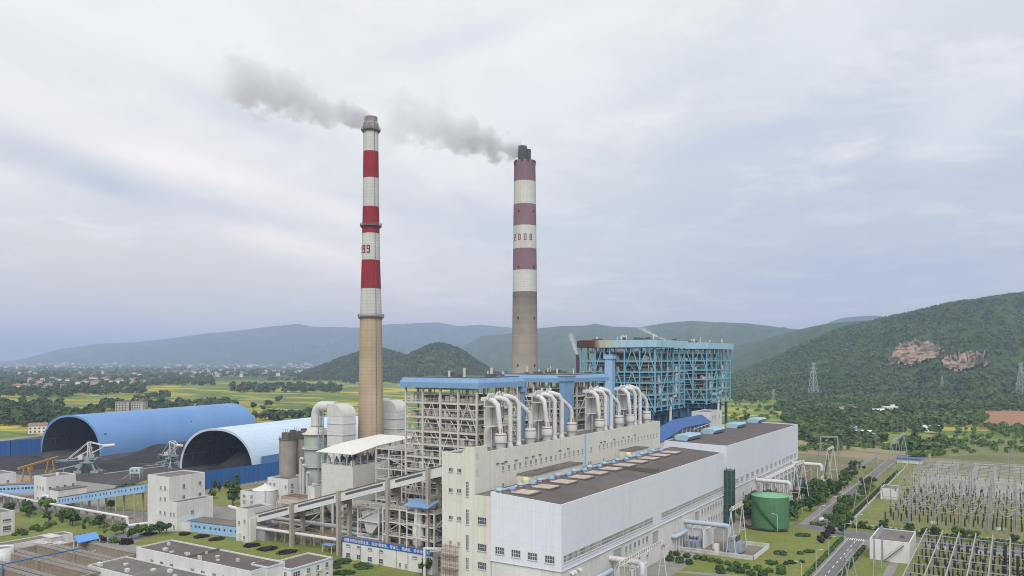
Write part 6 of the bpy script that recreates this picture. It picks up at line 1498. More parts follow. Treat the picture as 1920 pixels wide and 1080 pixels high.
# ================= big switchyard
M_GALV = mat('galvanised_steel', (.36, .365, .375), (.26, .26, .26), var=.7, scale=.4, rough=.5)
a_frame('tall A-frame gantry with two lightning rods at the corner of the switchyard', [(-57, 380), (-57, 425)], 22.5, 3.6, 'x', 14, 'lightning gantries along the switchyard', M_GALV)
a_frame('tall A-frame gantry with two lightning rods at the far end of the switchyard', [(-57, 482), (-57, 512), (-57, 542)], 23.5, 3.6, 'x', 13, 'lightning gantries along the switchyard', M_GALV)
gb = thing('gantry', 'leaning A-frame gantry standing beyond the far hall', 'gantry', (-93, 500, 0), 0, 'A-frame gantries beside the halls')
b = MB()
for x, y in ((-98, 503), (-89, 507)):
    for s_ in (-2.4, 2.4): b.tube([(x, y+s_, 0), (x, y, 23)], .17, 6); b.tube([(x+s_, y, 0), (x, y, 23)], .15, 6)
b.bar((-98, 503, 23), (-89, 507, 23), .7); b.build('frame', M_GALV, gb)
SWX = [-45.5+k*3.05 for k in range(18)]
post_proto = None
def insulator(x, y, label, h=3.4, g='insulator posts in the big switchyard', z0=2.4, rep=True):
    global post_proto
    if post_proto is None:
        th = thing('insulator_post', label, 'insulator', (x, y, 0), 0, g)
        b = MB(); b.cbox(0, 0, 0, .36, .36, 2.4); b.cbox(0, 0, 2.3, .7, .7, .14); b.build('pedestal', M_GALV, th, local=True)
        b = MB(); prof = [(.30, 2.44)]
        for k in range(9): prof += [(.34, 2.5+k*.37), (.22, 2.72+k*.37)]
        prof += [(.2, 5.85)]; b.lathe(0, 0, prof, 7); b.build('porcelain', M_PORC, th, local=True); post_proto = th; return th
    r = dup(post_proto, (x, y, 0), 0, label, 1.0); r['group'] = g; return r
ys_ = [366+8.2*k for k in range(13)]
for i, y in enumerate(ys_):
    for j in range(18):
        if (i*5+(j//3)*7) % 4 == 0 and i > 0: continue
        insulator(SWX[j]+(j//3)*.5+(1.2 if i % 2 else 0), y+rnd.uniform(-.5, .5)+(1.5 if (j//3) % 2 else 0), 'black insulator post, %s row beyond the hedge, %s from hut side' % (ordn(i), ordn(j)))
M_WIRE = mat('aluminium_wire', (.48, .48, .49), rough=.5)
def portal(x0, x1, y, h, label, strings=3, m=M_GALV, g='bus portals in the switchyard'):
    th = thing('bus_portal', label, 'portal', ((x0+x1)/2, y, 0), 0, g)
    for x in (x0, x1): MB().tube([(x, y, 0), (x, y, h)], .17, 6).build('column', m, th)
    b = MB()
    for dz in (0, .9): b.bar((x0-.6, y, h+dz-.6), (x1+.6, y, h+dz-.6), .14)
    n = int((x1-x0)/1.4)
    for k in range(n): xa = x0+(x1-x0)*k/n; xb = x0+(x1-x0)*(k+1)/n; b.bar((xa, y, h-.6), ((xa+xb)/2, y, h+.3), .08); b.bar(((xa+xb)/2, y, h+.3), (xb, y, h-.6), .08)
    b.build('beam', m, th)
    for k in range(strings):
        xs = x0+(x1-x0)*(k+.5)/strings; b = MB(); b.tube([(xs, y-.3, h-.7), (xs, y-2.0, h-1.6)], .17, 6); b.build('insulator_string', M_PORC, th)
    return th
rowsY = [371, 387, 403, 420, 437, 454, 470, 482, 494, 506, 518, 530]
for i, y in enumerate(rowsY):
    for j in range(6):
        x0 = -46+j*9.4; h = (13.5 if (i+j) % 2 else 11) if i < 6 else 10.0
        if i < 6 and (i+j) % 2 == 0 and i > 0: continue
        portal(x0, x0+8.6, y+(j % 2)*1.0, h, '%s bus portal in the %s portal row from the hedge' % (ordn(j), ordn(i)), 2, M_GALV if i < 6 else M_WIRE)
def sag(b, p, q, dz, r=.05, n=8):
    P, Q = Vector(p), Vector(q); pts = [P+(Q-P)*(k/n)+Vector((0, 0, -4*dz*(k/n)*(1-k/n))) for k in range(n+1)]; b.tube(pts, r, 4, False)
for i in range(5):
    for j in range(8):
        x = -45+j*6.6+(i % 2)*1.5; y = rowsY[i]+6; b = MB(); sag(b, (x, y, 9.6), (x+6.2, y+.8, 9.6), 3.3, .075, 10)
        tag(b.build('jumper_loop', M_PAINT), 'white drooping conductor loop, %s row beyond the hedge, %s from the hut side' % (ordn(i), ordn(j)), 'cable', 'drooping conductor loops')
for i in range(5):
    for j in range(12):
        b = MB(); x = -45+j*4.4; sag(b, (x, rowsY[i]+.4, 12.3), (x, rowsY[i+1]-.6, 12.0), 1.2, .05, 6)
        tag(b.build('conductor', M_WIRE), 'thin overhead conductor, %s span beyond the hedge, %s from the hut side' % (ordn(i), ordn(j)), 'cable', 'thin overhead conductors')
for i in range(12):
    for s_ in range(2):
        b = MB(); y = rowsY[i]+3.5+s_*4; z_ = 6.2+s_*1.2 if i < 6 else 7.0+s_*1.5
        b.tube([(-46, y, z_), (14, y, z_)], .07, 6); tag(b.build('tubular_bus', M_WIRE if i < 6 else M_PAINT), '%s tubular bus of the switchyard, %s of the pair by the %s portal row' % ('grey' if i < 6 else 'white', ordn(s_), ordn(i)), 'bus', 'tubular buses')
for i in range(14):
    x, y = rnd.uniform(-46, 6), rnd.uniform(364, 530); b = MB(); b.tube([(x, y, 0), (x, y, rnd.uniform(14, 20))], [.2, .1], 6)
    tag(b.build('lightning_mast', M_GALV), 'slender grey lightning mast among the switchyard portals', 'mast', 'slender lightning masts')
sheet('switchyard_gravel', [(-46, 466), (100, 466), (100, 540), (-46, 540)], .13, mat('pale_gravel', (.36, .36, .31), (.27, .27, .20), var=.9, scale=.1, rough=.95))
for k in range(5): sheet('cable_trench_cover', [(-50, 376+k*16), (95, 376+k*16), (95, 377.2+k*16), (-50, 377.2+k*16)], .14, M_PAVE)
hu = flat_building('relay_hut', 'cream relay hut with grey roof among the switchyard insulators', 'hut', -57.5+1.5, -48.5, 433, 446, 5.6, M_WHITE, M_ROOFG, .3)
# edging wall and verge between hedge and yard
o = MB().box(-58, 140, 357.2, 357.6, 0, 1.0).build('low_wall', M_KERB); tag(o, 'pale low wall along the near side of the big switchyard', 'wall')
o = MB().box(-58.6, -58.2, 357, 560, 0, 1.0).build('low_wall', M_KERB); tag(o, 'pale low wall between the hall road and the big switchyard', 'wall')
M_SAND = mat('sand_wall', (.52, .46, .33), (.42, .36, .26), rough=.9)
pw = [at(1495, 833), at(1560, 840), at(1650, 849), at(1745, 858)]
b = MB()
for p, q in zip(pw, pw[1:]): b.bar((*p, 1.3), (*q, 1.3), .4, 2.6)
tag(b.build('perimeter_wall', M_SAND), 'sand coloured perimeter wall behind the far hall', 'wall')
sheet('bare_soil', [at(1490, 850), at(1650, 862), at(1720, 868), at(1740, 860), at(1640, 850), at(1490, 836)], .06, mat('bare_ground', (.30, .225, .14), (.24, .20, .10), var=.9, scale=.03, rough=.95))
x, y = at(1706, 868); th = thing('site_hut', 'low site hut with a bright blue roof at the back of the switchyard', 'hut', (x, y, 0)); MB().cbox(x, y, 0, 15, 7, 3).build('wall', M_WHITE, th); MB().cbox(x, y, 3, 17, 9, .4).build('roof', M_DBLUE, th)

# ================= small switchyard in the corner
wb = flat_building('control_hut', 'white flat roofed control building at the road junction', 'building', -42.4, -29.9, 301, 322, 7.3, M_PAINT, M_ROOFG, .3)
MB().cbox(-33, 309, 7.0, 1.2, 1.2, 1.0).build('roof_hatch', M_DARKST, wb)
b = MB(); b.bar((-38, 300, .2), (-31.5, 300, 6.4), .9, .25); b.bar((-38, 299.6, 1.2), (-31.5, 299.6, 7.4), .08); b.build('outside_stair', M_DARKST, wb)
a_frame('tall galvanised A-frame gantry in front of the white control building', [(-37, 272), (-37, 290)], 13.5, 2.2, 'y', 0, 'A-frame gantries of the small switchyard', M_GALV)
a_frame('lower galvanised gantry by the roadside hedge', [(-42, 250), (-42, 262)], 10.5, 2.0, 'x', 0, 'A-frame gantries of the small switchyard', M_GALV)
M_BEAM = mat('yellowed_beam', (.40, .38, .31), (.30, .28, .23), rough=.7)
for j in range(7):
    x = -27+j*5.2
    th = thing('bus_beam', 'long pale bus beam on posts in the small switchyard, %s from the control building' % ordn(j), 'beam', (x, 285, 0), 0, 'long beams of the small switchyard')
    b = MB(); b.bar((x, 236, 7.2), (x, 330, 7.2), .34, .4); b.build('beam', M_BEAM, th)
    for k in range(7): MB().tube([(x, 238+k*15, 0), (x, 238+k*15, 7.1)], .2, 6).build('post', M_GALV, th)
for k in range(8):
    y = 240+k*12; th = thing('cross_bus', 'galvanised cross bus of the small switchyard, %s from the cross road' % ordn(7-k), 'bus', (-5, y, 0), 0, 'cross buses of the small switchyard')
    b = MB(); b.bar((-28, y, 6.2), (8, y, 6.2), .2, .3); b.bar((-28, y+1, 5.2), (8, y+1, 5.2), .12); b.build('beam', M_GALV, th)
    for j in range(13):
        x = -26+j*2.6
        b = MB(); b.lathe(x, y, [(.2, 3.0), (.28, 3.3), (.18, 3.6), (.28, 3.9), (.18, 4.2), (.28, 4.5), (.18, 4.8), (.2, 6.1)], 6); b.build('insulator', M_PORC, th)
for i in range(8):
    for j in range(12):
        insulator(-25.5+j*2.7+(i % 2)*1.0, 238+i*11.5+rnd.uniform(-1, 1), 'black insulator post, small yard, %s row off the cross road, %s from hedge' % (ordn(7-i), ordn(j)), g='insulator posts in the small switchyard')
for i, (px, py) in enumerate(((1885, 1085), (1908, 1110))):
    x, y = at(px, py); th = thing('disconnector', 'tall black disconnector column at the yard corner, %s' % ('nearer the grass' if i else 'nearer the cross road'), 'insulator', (x, y, 0), 0, 'black disconnector columns')
    b = MB(); pr_ = [(.4, 1.5)]
    for k in range(16): pr_ += [(.48, 1.6+k*.6), (.3, 1.9+k*.6)]
    b.lathe(x, y, pr_, 8)
    for z in (5.5, 6.6):
        for s_ in (-1, 1): b.tube([(x, y, z-.6), (x+s_*1.5, y, z+.3)], .22, 6)
    b.build('column', M_PORC, th); MB().cbox(x, y, 0, 1, 1, 1.6).build('pedestal', M_GALV, th)

# ================= street lamps, vehicles, signs
lamp = None
LP = [(1584, 1003), (1554, 1030), (1530, 1058), (1606, 985), (1458+0, 985), (1537, 966), (1560, 947), (1579, 915), (1592, 893), (1503, 1085)]
for i, (px, py) in enumerate(LP):
    x, y = at(px, py+14); lab = 'slim white street lamp beside the plant roads, %s from the tree lined end' % ordn(i)
    if lamp is None:
        lamp = thing('street_lamp', lab, 'street lamp', (x, y, 0), 0, 'street lamps along the plant roads')
        MB().tube([(0, 0, 0), (0, 0, 7)], [.1, .06], 6).build('pole', M_PAINT, lamp, local=True)
        MB().tube([(0, 0, 6.9), (.5, 0, 7.3), (1.6, 0, 7.45)], .05, 6).build('arm', M_PAINT, lamp, local=True)
        MB().cbox(1.8, 0, 7.38, .9, .3, .16).build('lantern', M_PAINT, lamp, local=True)
    else: dup(lamp, (x, y, 0), rnd.choice([0, math.pi]), lab)
def car(label, x, y, rz, paint, van=False):
    th = thing('parked_car' if not van else 'delivery_van', label, 'car' if not van else 'van', (x, y, .09), rz)
    h = 1.45 if not van else 2.1; L = 4.5
    side = [(-2.2, .35), (2.2, .35), (2.25, .75), (2.1, .88), (1.25, .98), (.55, h), (-1.2, h), (-1.95, 1.02), (-2.25, .9)] if not van else [(-2.3, .35), (2.2, .35), (2.3, .95), (1.7, 1.2), (1.2, h), (-2.2, h), (-2.35, .9)]
    b = MB(); b.sweep([(u, z) for u, z in side], 'x', 0, 1); b.v = [(z_y, (t_-.5)*1.75, zz) for (t_, z_y, zz) in b.v]; b.build('body', paint, th, local=True, fix=True)
    b = MB(); b.cbox(-.35, 0, 1.0, 1.9, 1.78, h-1.12); b.cbox(1.0, 0, 1.02, .6, 1.5, .26); b.build('window', M_GLASS, th, local=True)
    for sx in (-1.4, 1.4):
        for s_ in (-1, 1):
            b = MB(); b.tube([(sx, s_*.68, .32), (sx, s_*.9, .32)], .32, 12); b.build('wheel', M_BLACK, th, local=True)
M_CARW = mat('white_car_paint', (.75, .76, .77), (.7, .71, .72), rough=.25, spec=.6)
x, y = at(1543, 977); car('white car driving over the crossing beside the lawn', x, y, RAD(80), M_CARW)
x, y = at(1572, 926); car('white van waiting on the tree lined road', x, y, RAD(88), M_CARW, True)
for i, (px, py) in enumerate(((1752, 986), (1875, 998), (1765, 1035), (1835, 1043))):
    x, y = at(px, py); th = thing('marker_board', 'long white marker board on the %s' % ('verge near the big yard', 'verge near the corner', 'small yard grass by the control building', 'small yard beside the cross bus')[i], 'sign', (x, y, 0), 0, 'white marker boards')
    MB().cbox(x, y, .9, 2.9, .12, 1.1).build('board', M_PAINT, th); b = MB(); b.cbox(x-1, y, 0, .1, .1, .9); b.cbox(x+1, y, 0, .1, .1, .9); b.build('legs', M_STEEL, th)
# ================= trees
def leaf_mat(name, c1, c2, c3, far=False):
    m = bpy.data.materials.new(name); m.use_nodes = True; t = NT(m.node_tree)
    pos = t.n('ShaderNodeNewGeometry').outputs['Position']; oi = t.n('ShaderNodeObjectInfo').outputs['Random']
    f = t.noise(pos, .9 if not far else .12, 2, .6); g = t.noise(pos, .06 if not far else .007, 4, .6)
    c = t.mix(t.ramp(f, [(.36, 0.0), (.62, 1.0)]), c1, c2)
    c = t.mix(t.ramp(g, [(.45, 0.0), (.65, .7)]), c, c3)
    c = t.mix(1.0, c, t.ramp(oi, [(0.0, .78), (1.0, 1.2)]), 'MULTIPLY')
    bs = t.n('ShaderNodeBsdfPrincipled', Base_Color=c, Roughness=.8); bs.inputs['Specular IOR Level'].default_value = .15
    t.n('ShaderNodeOutputMaterial', Surface=bs.outputs[0]); return m
L_DARK = leaf_mat('dark_foliage', (.038, .074, .022), (.070, .118, .034), (.058, .105, .038))
L_MID = leaf_mat('green_foliage', (.055, .11, .025), (.105, .165, .04), (.075, .145, .032))
L_LIGHT = leaf_mat('fresh_foliage', (.075, .13, .028), (.12, .18, .045), (.09, .15, .03))
L_PURP = leaf_mat('purple_foliage', (.030, .018, .022), (.052, .032, .034), (.042, .03, .026))
L_FOR = leaf_mat('forest_foliage', (.044, .080, .027), (.068, .112, .035), (.12, .155, .055), True)
L_BAND = leaf_mat('belt_foliage', (.040, .072, .027), (.066, .102, .035), (.095, .125, .045), True)
M_BARK = mat('bark', (.11, .085, .06), (.07, .055, .04), rough=.95)
def leaves(cl, n, q, rg, flat=.0):
    """leaf clumps: n quads of size q spread over the lobes cl = [(centre, radii)]"""
    C = np.array([c for c, r in cl]); Rr = np.array([r for c, r in cl]); k = rg.integers(0, len(cl), n)
    d = rg.normal(size=(n, 3)); d /= np.linalg.norm(d, axis=1)[:, None]
    rad = rg.uniform(.55, 1.05, n)[:, None]
    P = C[k]+d*Rr[k]*rad
    nr = d+rg.normal(size=(n, 3))*.55; nr[:, 2] += .35; nr /= np.linalg.norm(nr, axis=1)[:, None]
    a = np.cross(nr, rg.normal(size=(n, 3))); a /= np.linalg.norm(a, axis=1)[:, None]; b_ = np.cross(nr, a)
    s = q*rg.uniform(.6, 1.3, n)[:, None]
    return np.stack([P-a*s-b_*s*.7, P+a*s*.8-b_*s, P+a*s+b_*s*.8, P-a*s*.7+b_*s], 1)
def quads_mesh(name, Q, m):
    n = len(Q); me = bpy.data.meshes.new(name); me.vertices.add(n*4); me.vertices.foreach_set('co', Q.reshape(-1).astype(np.float32))
    me.loops.add(n*4); me.loops.foreach_set('vertex_index', np.arange(n*4, dtype=np.int32)); me.polygons.add(n)
    me.polygons.foreach_set('loop_start', np.arange(0, n*4, 4, dtype=np.int32)); me.polygons.foreach_set('loop_total', np.full(n, 4, dtype=np.int32))
    me.materials.append(m); me.update(calc_edges=True); return me
NPR = np.random.default_rng(5)
def crown_lobes(h, r, rg, n=6, base=.35):
    cl = [((0, 0, h*.68), (r*.75, r*.75, h*.28))]
    for i in range(n):
        a = rg.uniform(0, 6.28); rr_ = r*rg.uniform(.35, .75); z = h*rg.uniform(base+.1, .88)
        cl.append(((rr_*math.cos(a), rr_*math.sin(a), z), (r*rg.uniform(.3, .5),)*2+(h*rg.uniform(.12, .2),)))
    return cl
TREES = {}
def tree_proto(kind, h, r, m, n, q, lobes=6, base=.35, trunk=True):
    TREES[kind] = []
    for v in range(3):
        cl = crown_lobes(h, r, NPR, lobes, base); me = quads_mesh('crown', leaves(cl, n, q, NPR), m); tm = None
        if trunk:
            b = MB(); b.tube([(0, 0, 0), (.05*h*.3, 0, h*.35), (0, .03*h, h*.7)], [h*.035, h*.026, h*.012], 6)
            for c, r_ in cl[1:5]: b.tube([(0, 0, h*.38), tuple(np.array(c)*.8)], [h*.016, h*.006], 5)
            to_ = b.build('trunk_source', M_BARK, None, local=True); tm = to_.data; tm.name = 'trunk'; bpy.data.objects.remove(to_)
        TREES[kind].append((me, tm))
tree_proto('round', 6.5, 3.0, L_MID, 330, .50)
tree_proto('dark', 7.5, 3.2, L_DARK, 340, .52)
tree_proto('light', 5.5, 2.6, L_LIGHT, 280, .45)
tree_proto('big', 10, 5.0, L_DARK, 420, .75, 8)
tree_proto('cone', 6.5, 1.6, L_DARK, 220, .40, 5, .1)
for kind, m in (('mound', L_MID), ('mound_dark', L_DARK), ('mound_purple', L_PURP), ('mound_light', L_LIGHT)):
    TREES[kind] = []
    for v in range(2):
        TREES[kind].append((quads_mesh('foliage', leaves([((0, 0, .55), (.95, .95, .75)), ((.2, .1, .5), (.9, .9, .6))], 190, .20, NPR), m), None))
def plant(kind, x, y, label, cat, group, s=1.0, name='tree', sc=None):
    me, tm = TREES[kind][rnd.randrange(len(TREES[kind]))]
    if tm is None:
        o = bpy.data.objects.new(name, me); COL.objects.link(o); o.location = (x, y, .1); tag(o, label, cat, group)
    else:
        o = thing(name, label, cat, (x, y, 0), 0, group)
        c = bpy.data.objects.new('crown', me); COL.objects.link(c); c.parent = o
        t_ = bpy.data.objects.new('trunk', tm); COL.objects.link(t_); t_.parent = o
    o.rotation_euler = (0, 0, rnd.uniform(0, 6.28)); o.scale = sc or (s*rnd.uniform(.9, 1.1), s*rnd.uniform(.9, 1.1), s*rnd.uniform(.88, 1.12)); return o
# shrubs along the footpath
def cA(x, y): return 1160+x/6.0, 960+y/6.0
up = [(560, 475), (655, 490), (770, 512), (880, 533), (960, 548), (1050, 563), (1130, 580), (1225, 598), (1325, 618), (1445, 640), (1570, 660), (1695, 682), (1825, 655)]
lo2 = [(578, 550), (690, 570), (795, 590), (1135, 655), (1265, 668), (1365, 690), (1490, 715), (1615, 722), (1820, 702)]
for i, p in enumerate(up): plant('mound', *at(*cA(*p)), 'clipped round green shrub on the upper side of the footpath, %s from the hall' % ordn(i), 'shrub', 'shrubs along the footpath', 1.35, 'round_shrub')
for i, p in enumerate(lo2): plant('mound_dark', *at(*cA(*p)), 'clipped round shrub on the lower side of the footpath, %s from the hall' % ordn(i), 'shrub', 'shrubs along the footpath', 1.5, 'round_shrub')
def cB(x, y): return 1240+x/4.908, 860+y/4.908
for i, (x, y, k, sx, sy) in enumerate(((1465, 755, 'mound_purple', 4.6, 1.4), (1505, 712, 'mound_purple', 1.9, 1.9), (1550, 690, 'mound_purple', 2.6, 1.7), (1552, 658, 'mound_purple', 2.8, 1.4), (1525, 735, 'mound_purple', 1.5, 1.5))):
    plant(k, *at(*cB(x, y)), 'dark purple clipped hedge on the tank lawn, %s along its winding line' % ordn(i), 'hedge', 'purple hedges on the tank lawn', 1, 'purple_hedge', (sx, sy, 1.3))
for i, (x, y, s_, st_) in enumerate(((1100, 885, 2.3, 1.2), (1310, 715, 2.8, 1.0), (1280, 882, 1.4, 1.0), (1355, 866, 2.0, 1.0), (1015, 968, 2.7, 1.0), (1145, 980, 1.0, 1.0), (1200, 965, 1.9, .9), (1290, 962, 1.0, .9), (1100, 1022, 1.5, 1.3), (1100, 1062, 1.4, 1.2), (550, 1060, 1.6, 1.3), (1250, 715, 1.2, .8))):
    plant('mound_dark', *at(*cB(x, y)), 'low dark green mound shrub on the tank lawn, %s of the scattered ones' % ordn(i), 'shrub', 'mound shrubs on the tank lawn', 1, 'mound_shrub', (s_, s_*.8, st_))
b = thing('curved_hedge', 'dark brownish curved hedge at the foot of the green tank', 'hedge', (-84, 325, 0))
cl = [((-85.5+10.3*math.cos(a), 337+10.3*math.sin(a), .6), (1.0, 1.0, .7)) for a in np.linspace(-2.7, -.7, 18)]
Qm = quads_mesh('foliage', leaves([((c[0]+84, c[1]-325, c[2]), r) for c, r in cl], 1100, .22, NPR), leaf_mat('brown_hedge_leaf', (.05, .05, .02), (.09, .085, .035), (.06, .07, .025)))
o = bpy.data.objects.new('foliage', Qm); COL.objects.link(o); o.parent = b
def hedge(label, pts, w, h, m, q=.26, dens=9):
    """clipped hedge along a line"""
    cl = []
    for (x0, y0), (x1, y1) in zip(pts, pts[1:]):
        n = max(1, int(math.hypot(x1-x0, y1-y0)/(w*.95)))
        for k in range(n): cl.append(((x0+(x1-x0)*k/n, y0+(y1-y0)*k/n, h*.5), (w*.55, w*.55, h*.55)))
    o = bpy.data.objects.new('hedge', quads_mesh('hedge', leaves([((c[0]-pts[0][0], c[1]-pts[0][1], c[2]), r) for c, r in cl], int(len(cl)*dens*5), q, NPR), m)); COL.objects.link(o)
    o.location = (pts[0][0], pts[0][1], .1); return tag(o, label, 'hedge', 'clipped roadside hedges')
hedge('clipped green hedge between the tank lawn and the lower road', [(-56.0, 215), (-56.0, 329)], 1.5, 1.3, L_MID)
hedge('clipped green hedge on the control building side of the lower road', [(-46.6, 215), (-46.6, 318)], 1.6, 1.5, L_MID)
hedge('long dark hedge between the cross road and the big switchyard', [(-58, 353.2), (130, 353.2)], 2.2, 1.6, L_DARK, .34)
hedge('lighter hedge beside the cross road and small switchyard', [(-40, 349.3), (130, 349.3)], 1.4, 1.0, L_LIGHT, .26)
hedge('clipped hedge along the far road in front of the switchyard wall', [(-64, 362), (-64, 470)], 1.6, 1.5, L_LIGHT, .3)
hedge('low dark hedge beside the far road verge', [(-60.5, 358), (-60.5, 540)], 1.4, 1.2, L_DARK, .3)
# trees in rows and clumps
def clump(n, box, kinds, lab, group, s=(.8, 1.2), cat='tree', name='tree', minsep=2.2):
    pts = []; tries = 0
    while len(pts) < n and tries < 4000:
        tries += 1; x, y = rnd.uniform(box[0], box[1]), rnd.uniform(box[2], box[3])
        if all((x-a)**2+(y-c)**2 > minsep**2 for a, c in pts): pts.append((x, y))
    pts.sort(key=lambda p: depth(*p))
    for i, (x, y) in enumerate(pts): plant(kinds[rnd.randrange(len(kinds))], x, y, lab % ordn(i), cat, group, rnd.uniform(*s), name)
clump(16, (-79.5, -76.5, 362, 470), ['dark', 'round', 'dark'], 'bushy tree lining the far road, %s from the crossing', 'trees lining the far road', (.75, 1.1))
clump(16, (-90, -80, 398, 447), ['dark', 'big', 'round'], 'dark leafy tree between the far hall and the road, %s from the tank', 'trees beside the far hall', (.6, .95))
clump(13, (-102, -93, 341, 374), ['big', 'dark'], 'large dark tree between the halls and the tank, %s from the lawn', 'trees behind the green tank', (.75, 1.0), minsep=2.6)
clump(12, (-92, -79, 349, 376), ['dark', 'round', 'mound_dark'], 'leafy tree just behind the green tank, %s from the lawn', 'trees behind the green tank', (.7, 1.0))
clump(9, (-84, -78, 475, 545), ['dark', 'round'], 'tree beside the far road past the halls, %s from the crossing', 'trees lining the far road', (.7, 1.0))
clump(20, (-66, 20, 350.5, 356.8), ['round', 'dark', 'mound_dark'], 'small tree in the hedge strip by the big switchyard, %s from the camera side', 'trees in the hedge strip', (.45, .75))
clump(26, (-67.6, -64.4, 372, 470), ['round', 'dark', 'light'], 'small tree on the switchyard side of the far road, %s from the crossing', 'trees on the switchyard side', (.5, .85), minsep=1.8)
clump(9, (-76, -58.5, 349.8, 352.5), ['mound', 'mound_light', 'mound_dark'], 'shrub at the edge of the road crossing, %s of the crossing shrubs', 'shrubs at the crossing', (.8, 1.3), 'shrub', 'shrub', 1.2)
clump(10, (-67, -59, 352, 372), ['light', 'round'], 'fresh green bush at the switchyard corner, %s from the crossing', 'bushes at the switchyard corner', (.5, .75))
plant('dark', *at(1692/1, 1004) if False else at(1582, 1004), 'single round tree at the road junction', 'tree', None, .75)
# west side
def strip(n, p, q, kinds, lab, group, s, jit=1.5, name='tree', cat='tree'):
    P, Q_ = at(*p), at(*q)
    for i in range(n):
        f = (i+.5)/n; x, y = P[0]+(Q_[0]-P[0])*f+rnd.uniform(-jit, jit), P[1]+(Q_[1]-P[1])*f+rnd.uniform(-jit, jit)
        plant(kinds[rnd.randrange(len(kinds))], x, y, lab % ordn(i), cat, group, rnd.uniform(*s), name)
strip(20, (24, 962), (236, 1004), ['round', 'dark', 'light', 'cone', 'mound_dark'], 'bushy tree in front of the white pipe posts, %s from the white cottage', 'trees before the white pipe', (.55, .9), 3)
strip(14, (8, 950), (200, 985), ['mound_dark', 'mound', 'light'], 'shrub under the white pipe, %s from the cottage', 'shrubs under the white pipe', (.9, 1.6), 2, 'shrub', 'shrub')
strip(12, (28, 1006), (110, 985), ['mound_dark', 'mound'], 'round clipped shrub on the lawn behind the filter house, %s along the lawn', 'shrubs on the west lawn', (1.0, 1.7), 2.5, 'round_shrub', 'shrub')
strip(5, (253, 1012), (318, 1000), ['dark', 'big', 'round'], 'dense tree in front of the large white tower, %s along the lawn edge', 'trees by the large white tower', (.6, .85), 2)
strip(7, (150, 1012), (250, 1022), ['mound_purple', 'mound_purple', 'mound'], 'purple clipped shrub by the blue canopy road, %s toward the workshop', 'purple shrubs by the canopy', (1.4, 2.0), 1, 'purple_shrub', 'shrub')
for i, (px, py, k, s_) in enumerate(((396, 936, 'light', .9), (430, 928, 'round', 1.1), (441, 925, 'light', 1.0), (437, 948, 'dark', 1.1), (410, 922, 'cone', .9), (443, 912, 'cone', 1.0), (404, 917, 'cone', .8), (208, 960, 'round', .8), (226, 930, 'dark', .9), (238, 925, 'light', .9), (250, 928, 'dark', .8), (262, 926, 'round', .8), (905, 1073, 'round', .9), (800, 1078, 'round', .9), (816, 1070, 'round', .7))):
    plant(k, *at(px, py), ('single %s tree standing near the %s' % ({'light': 'fresh green', 'round': 'round crowned', 'dark': 'dark', 'cone': 'dark conical'}[k], 'deep blue fence' if 395 < px < 450 else 'light blue gallery' if px < 300 else 'pump house'))+', %s of those' % ordn(i), 'tree', 'single trees round the plant', s_)
for i, (x, y, w) in enumerate(((580, 150, 2.9), (720, 172, 3.4), (855, 192, 3.2), (1150, 248, 3.6), (1290, 275, 4.0), (1450, 307, 3.8), (270, 148, 3.0))):
    plant('mound_purple', *at(*c5(x, y)), 'flat oval bed of purple shrubs on the workshop lawn, %s from the large tower' % ordn(i), 'flower bed', 'oval purple beds', 1, 'purple_bed', (w, w*.8, .7))
for i, (x, y, w) in enumerate(((1015, 800, 4.2), (1195, 838, 4.4), (1040, 895, 4.0), (960, 845, 2.5))):
    plant('mound_dark', *at(*c6(x, y)), 'flat oval clipped bed by the pump house, %s from the conveyor pier' % ordn(i), 'flower bed', 'oval green beds', 1, 'oval_bed', (w, w*.7, .75))

# ================= woodland masses
def wood(name, label, pts, hr, m, nq, q, seed, flat=1.0):
    """far-off wood that reads as one mass: leaf clumps grouped in crowns at pts (x, y, z)"""
    rg = np.random.default_rng(seed); pts = np.asarray(pts); n = len(pts)
    h = rg.uniform(hr[0], hr[1], n); r = h*rg.uniform(.42, .62, n)
    k = np.repeat(np.arange(n), nq); N = len(k)
    d = rg.normal(size=(N, 3)); d[:, 2] = np.abs(d[:, 2])*1.1-.35; d /= np.linalg.norm(d, axis=1)[:, None]
    P = pts[k]+np.stack([np.zeros(N), np.zeros(N), h[k]*.55], 1)+d*np.stack([r[k], r[k], h[k]*.48*flat], 1)*rg.uniform(.7, 1.05, N)[:, None]
    nr = d+rg.normal(size=(N, 3))*.5; nr[:, 2] += .3; nr /= np.linalg.norm(nr, axis=1)[:, None]
    a = np.cross(nr, rg.normal(size=(N, 3))); a /= np.linalg.norm(a, axis=1)[:, None]; b_ = np.cross(nr, a)
    s = (q*r[k]*rg.uniform(.6, 1.3, N))[:, None]
    me = quads_mesh(name, np.stack([P-a*s-b_*s*.7, P+a*s*.8-b_*s, P+a*s+b_*s*.8, P-a*s*.7+b_*s], 1), m)
    o = bpy.data.objects.new(name, me); COL.objects.link(o); o['kind'] = 'stuff'; tag(o, label, 'wood'); return o
def scatter(polys, seed):
    """random ground points inside picture-measured polygons on the plain: [(px0, px1, py0, py1, count)]"""
    rg = random.Random(seed); out = []
    for x0, x1, y0, y1, n, *gap in polys:
        for k in range(n):
            px = rg.uniform(x0, x1); f = (px-x0)/(x1-x0); py = rg.uniform(y0, y1)+(gap[0]*f if gap else 0)
            out.append((*at(px, py), 0))
    return out
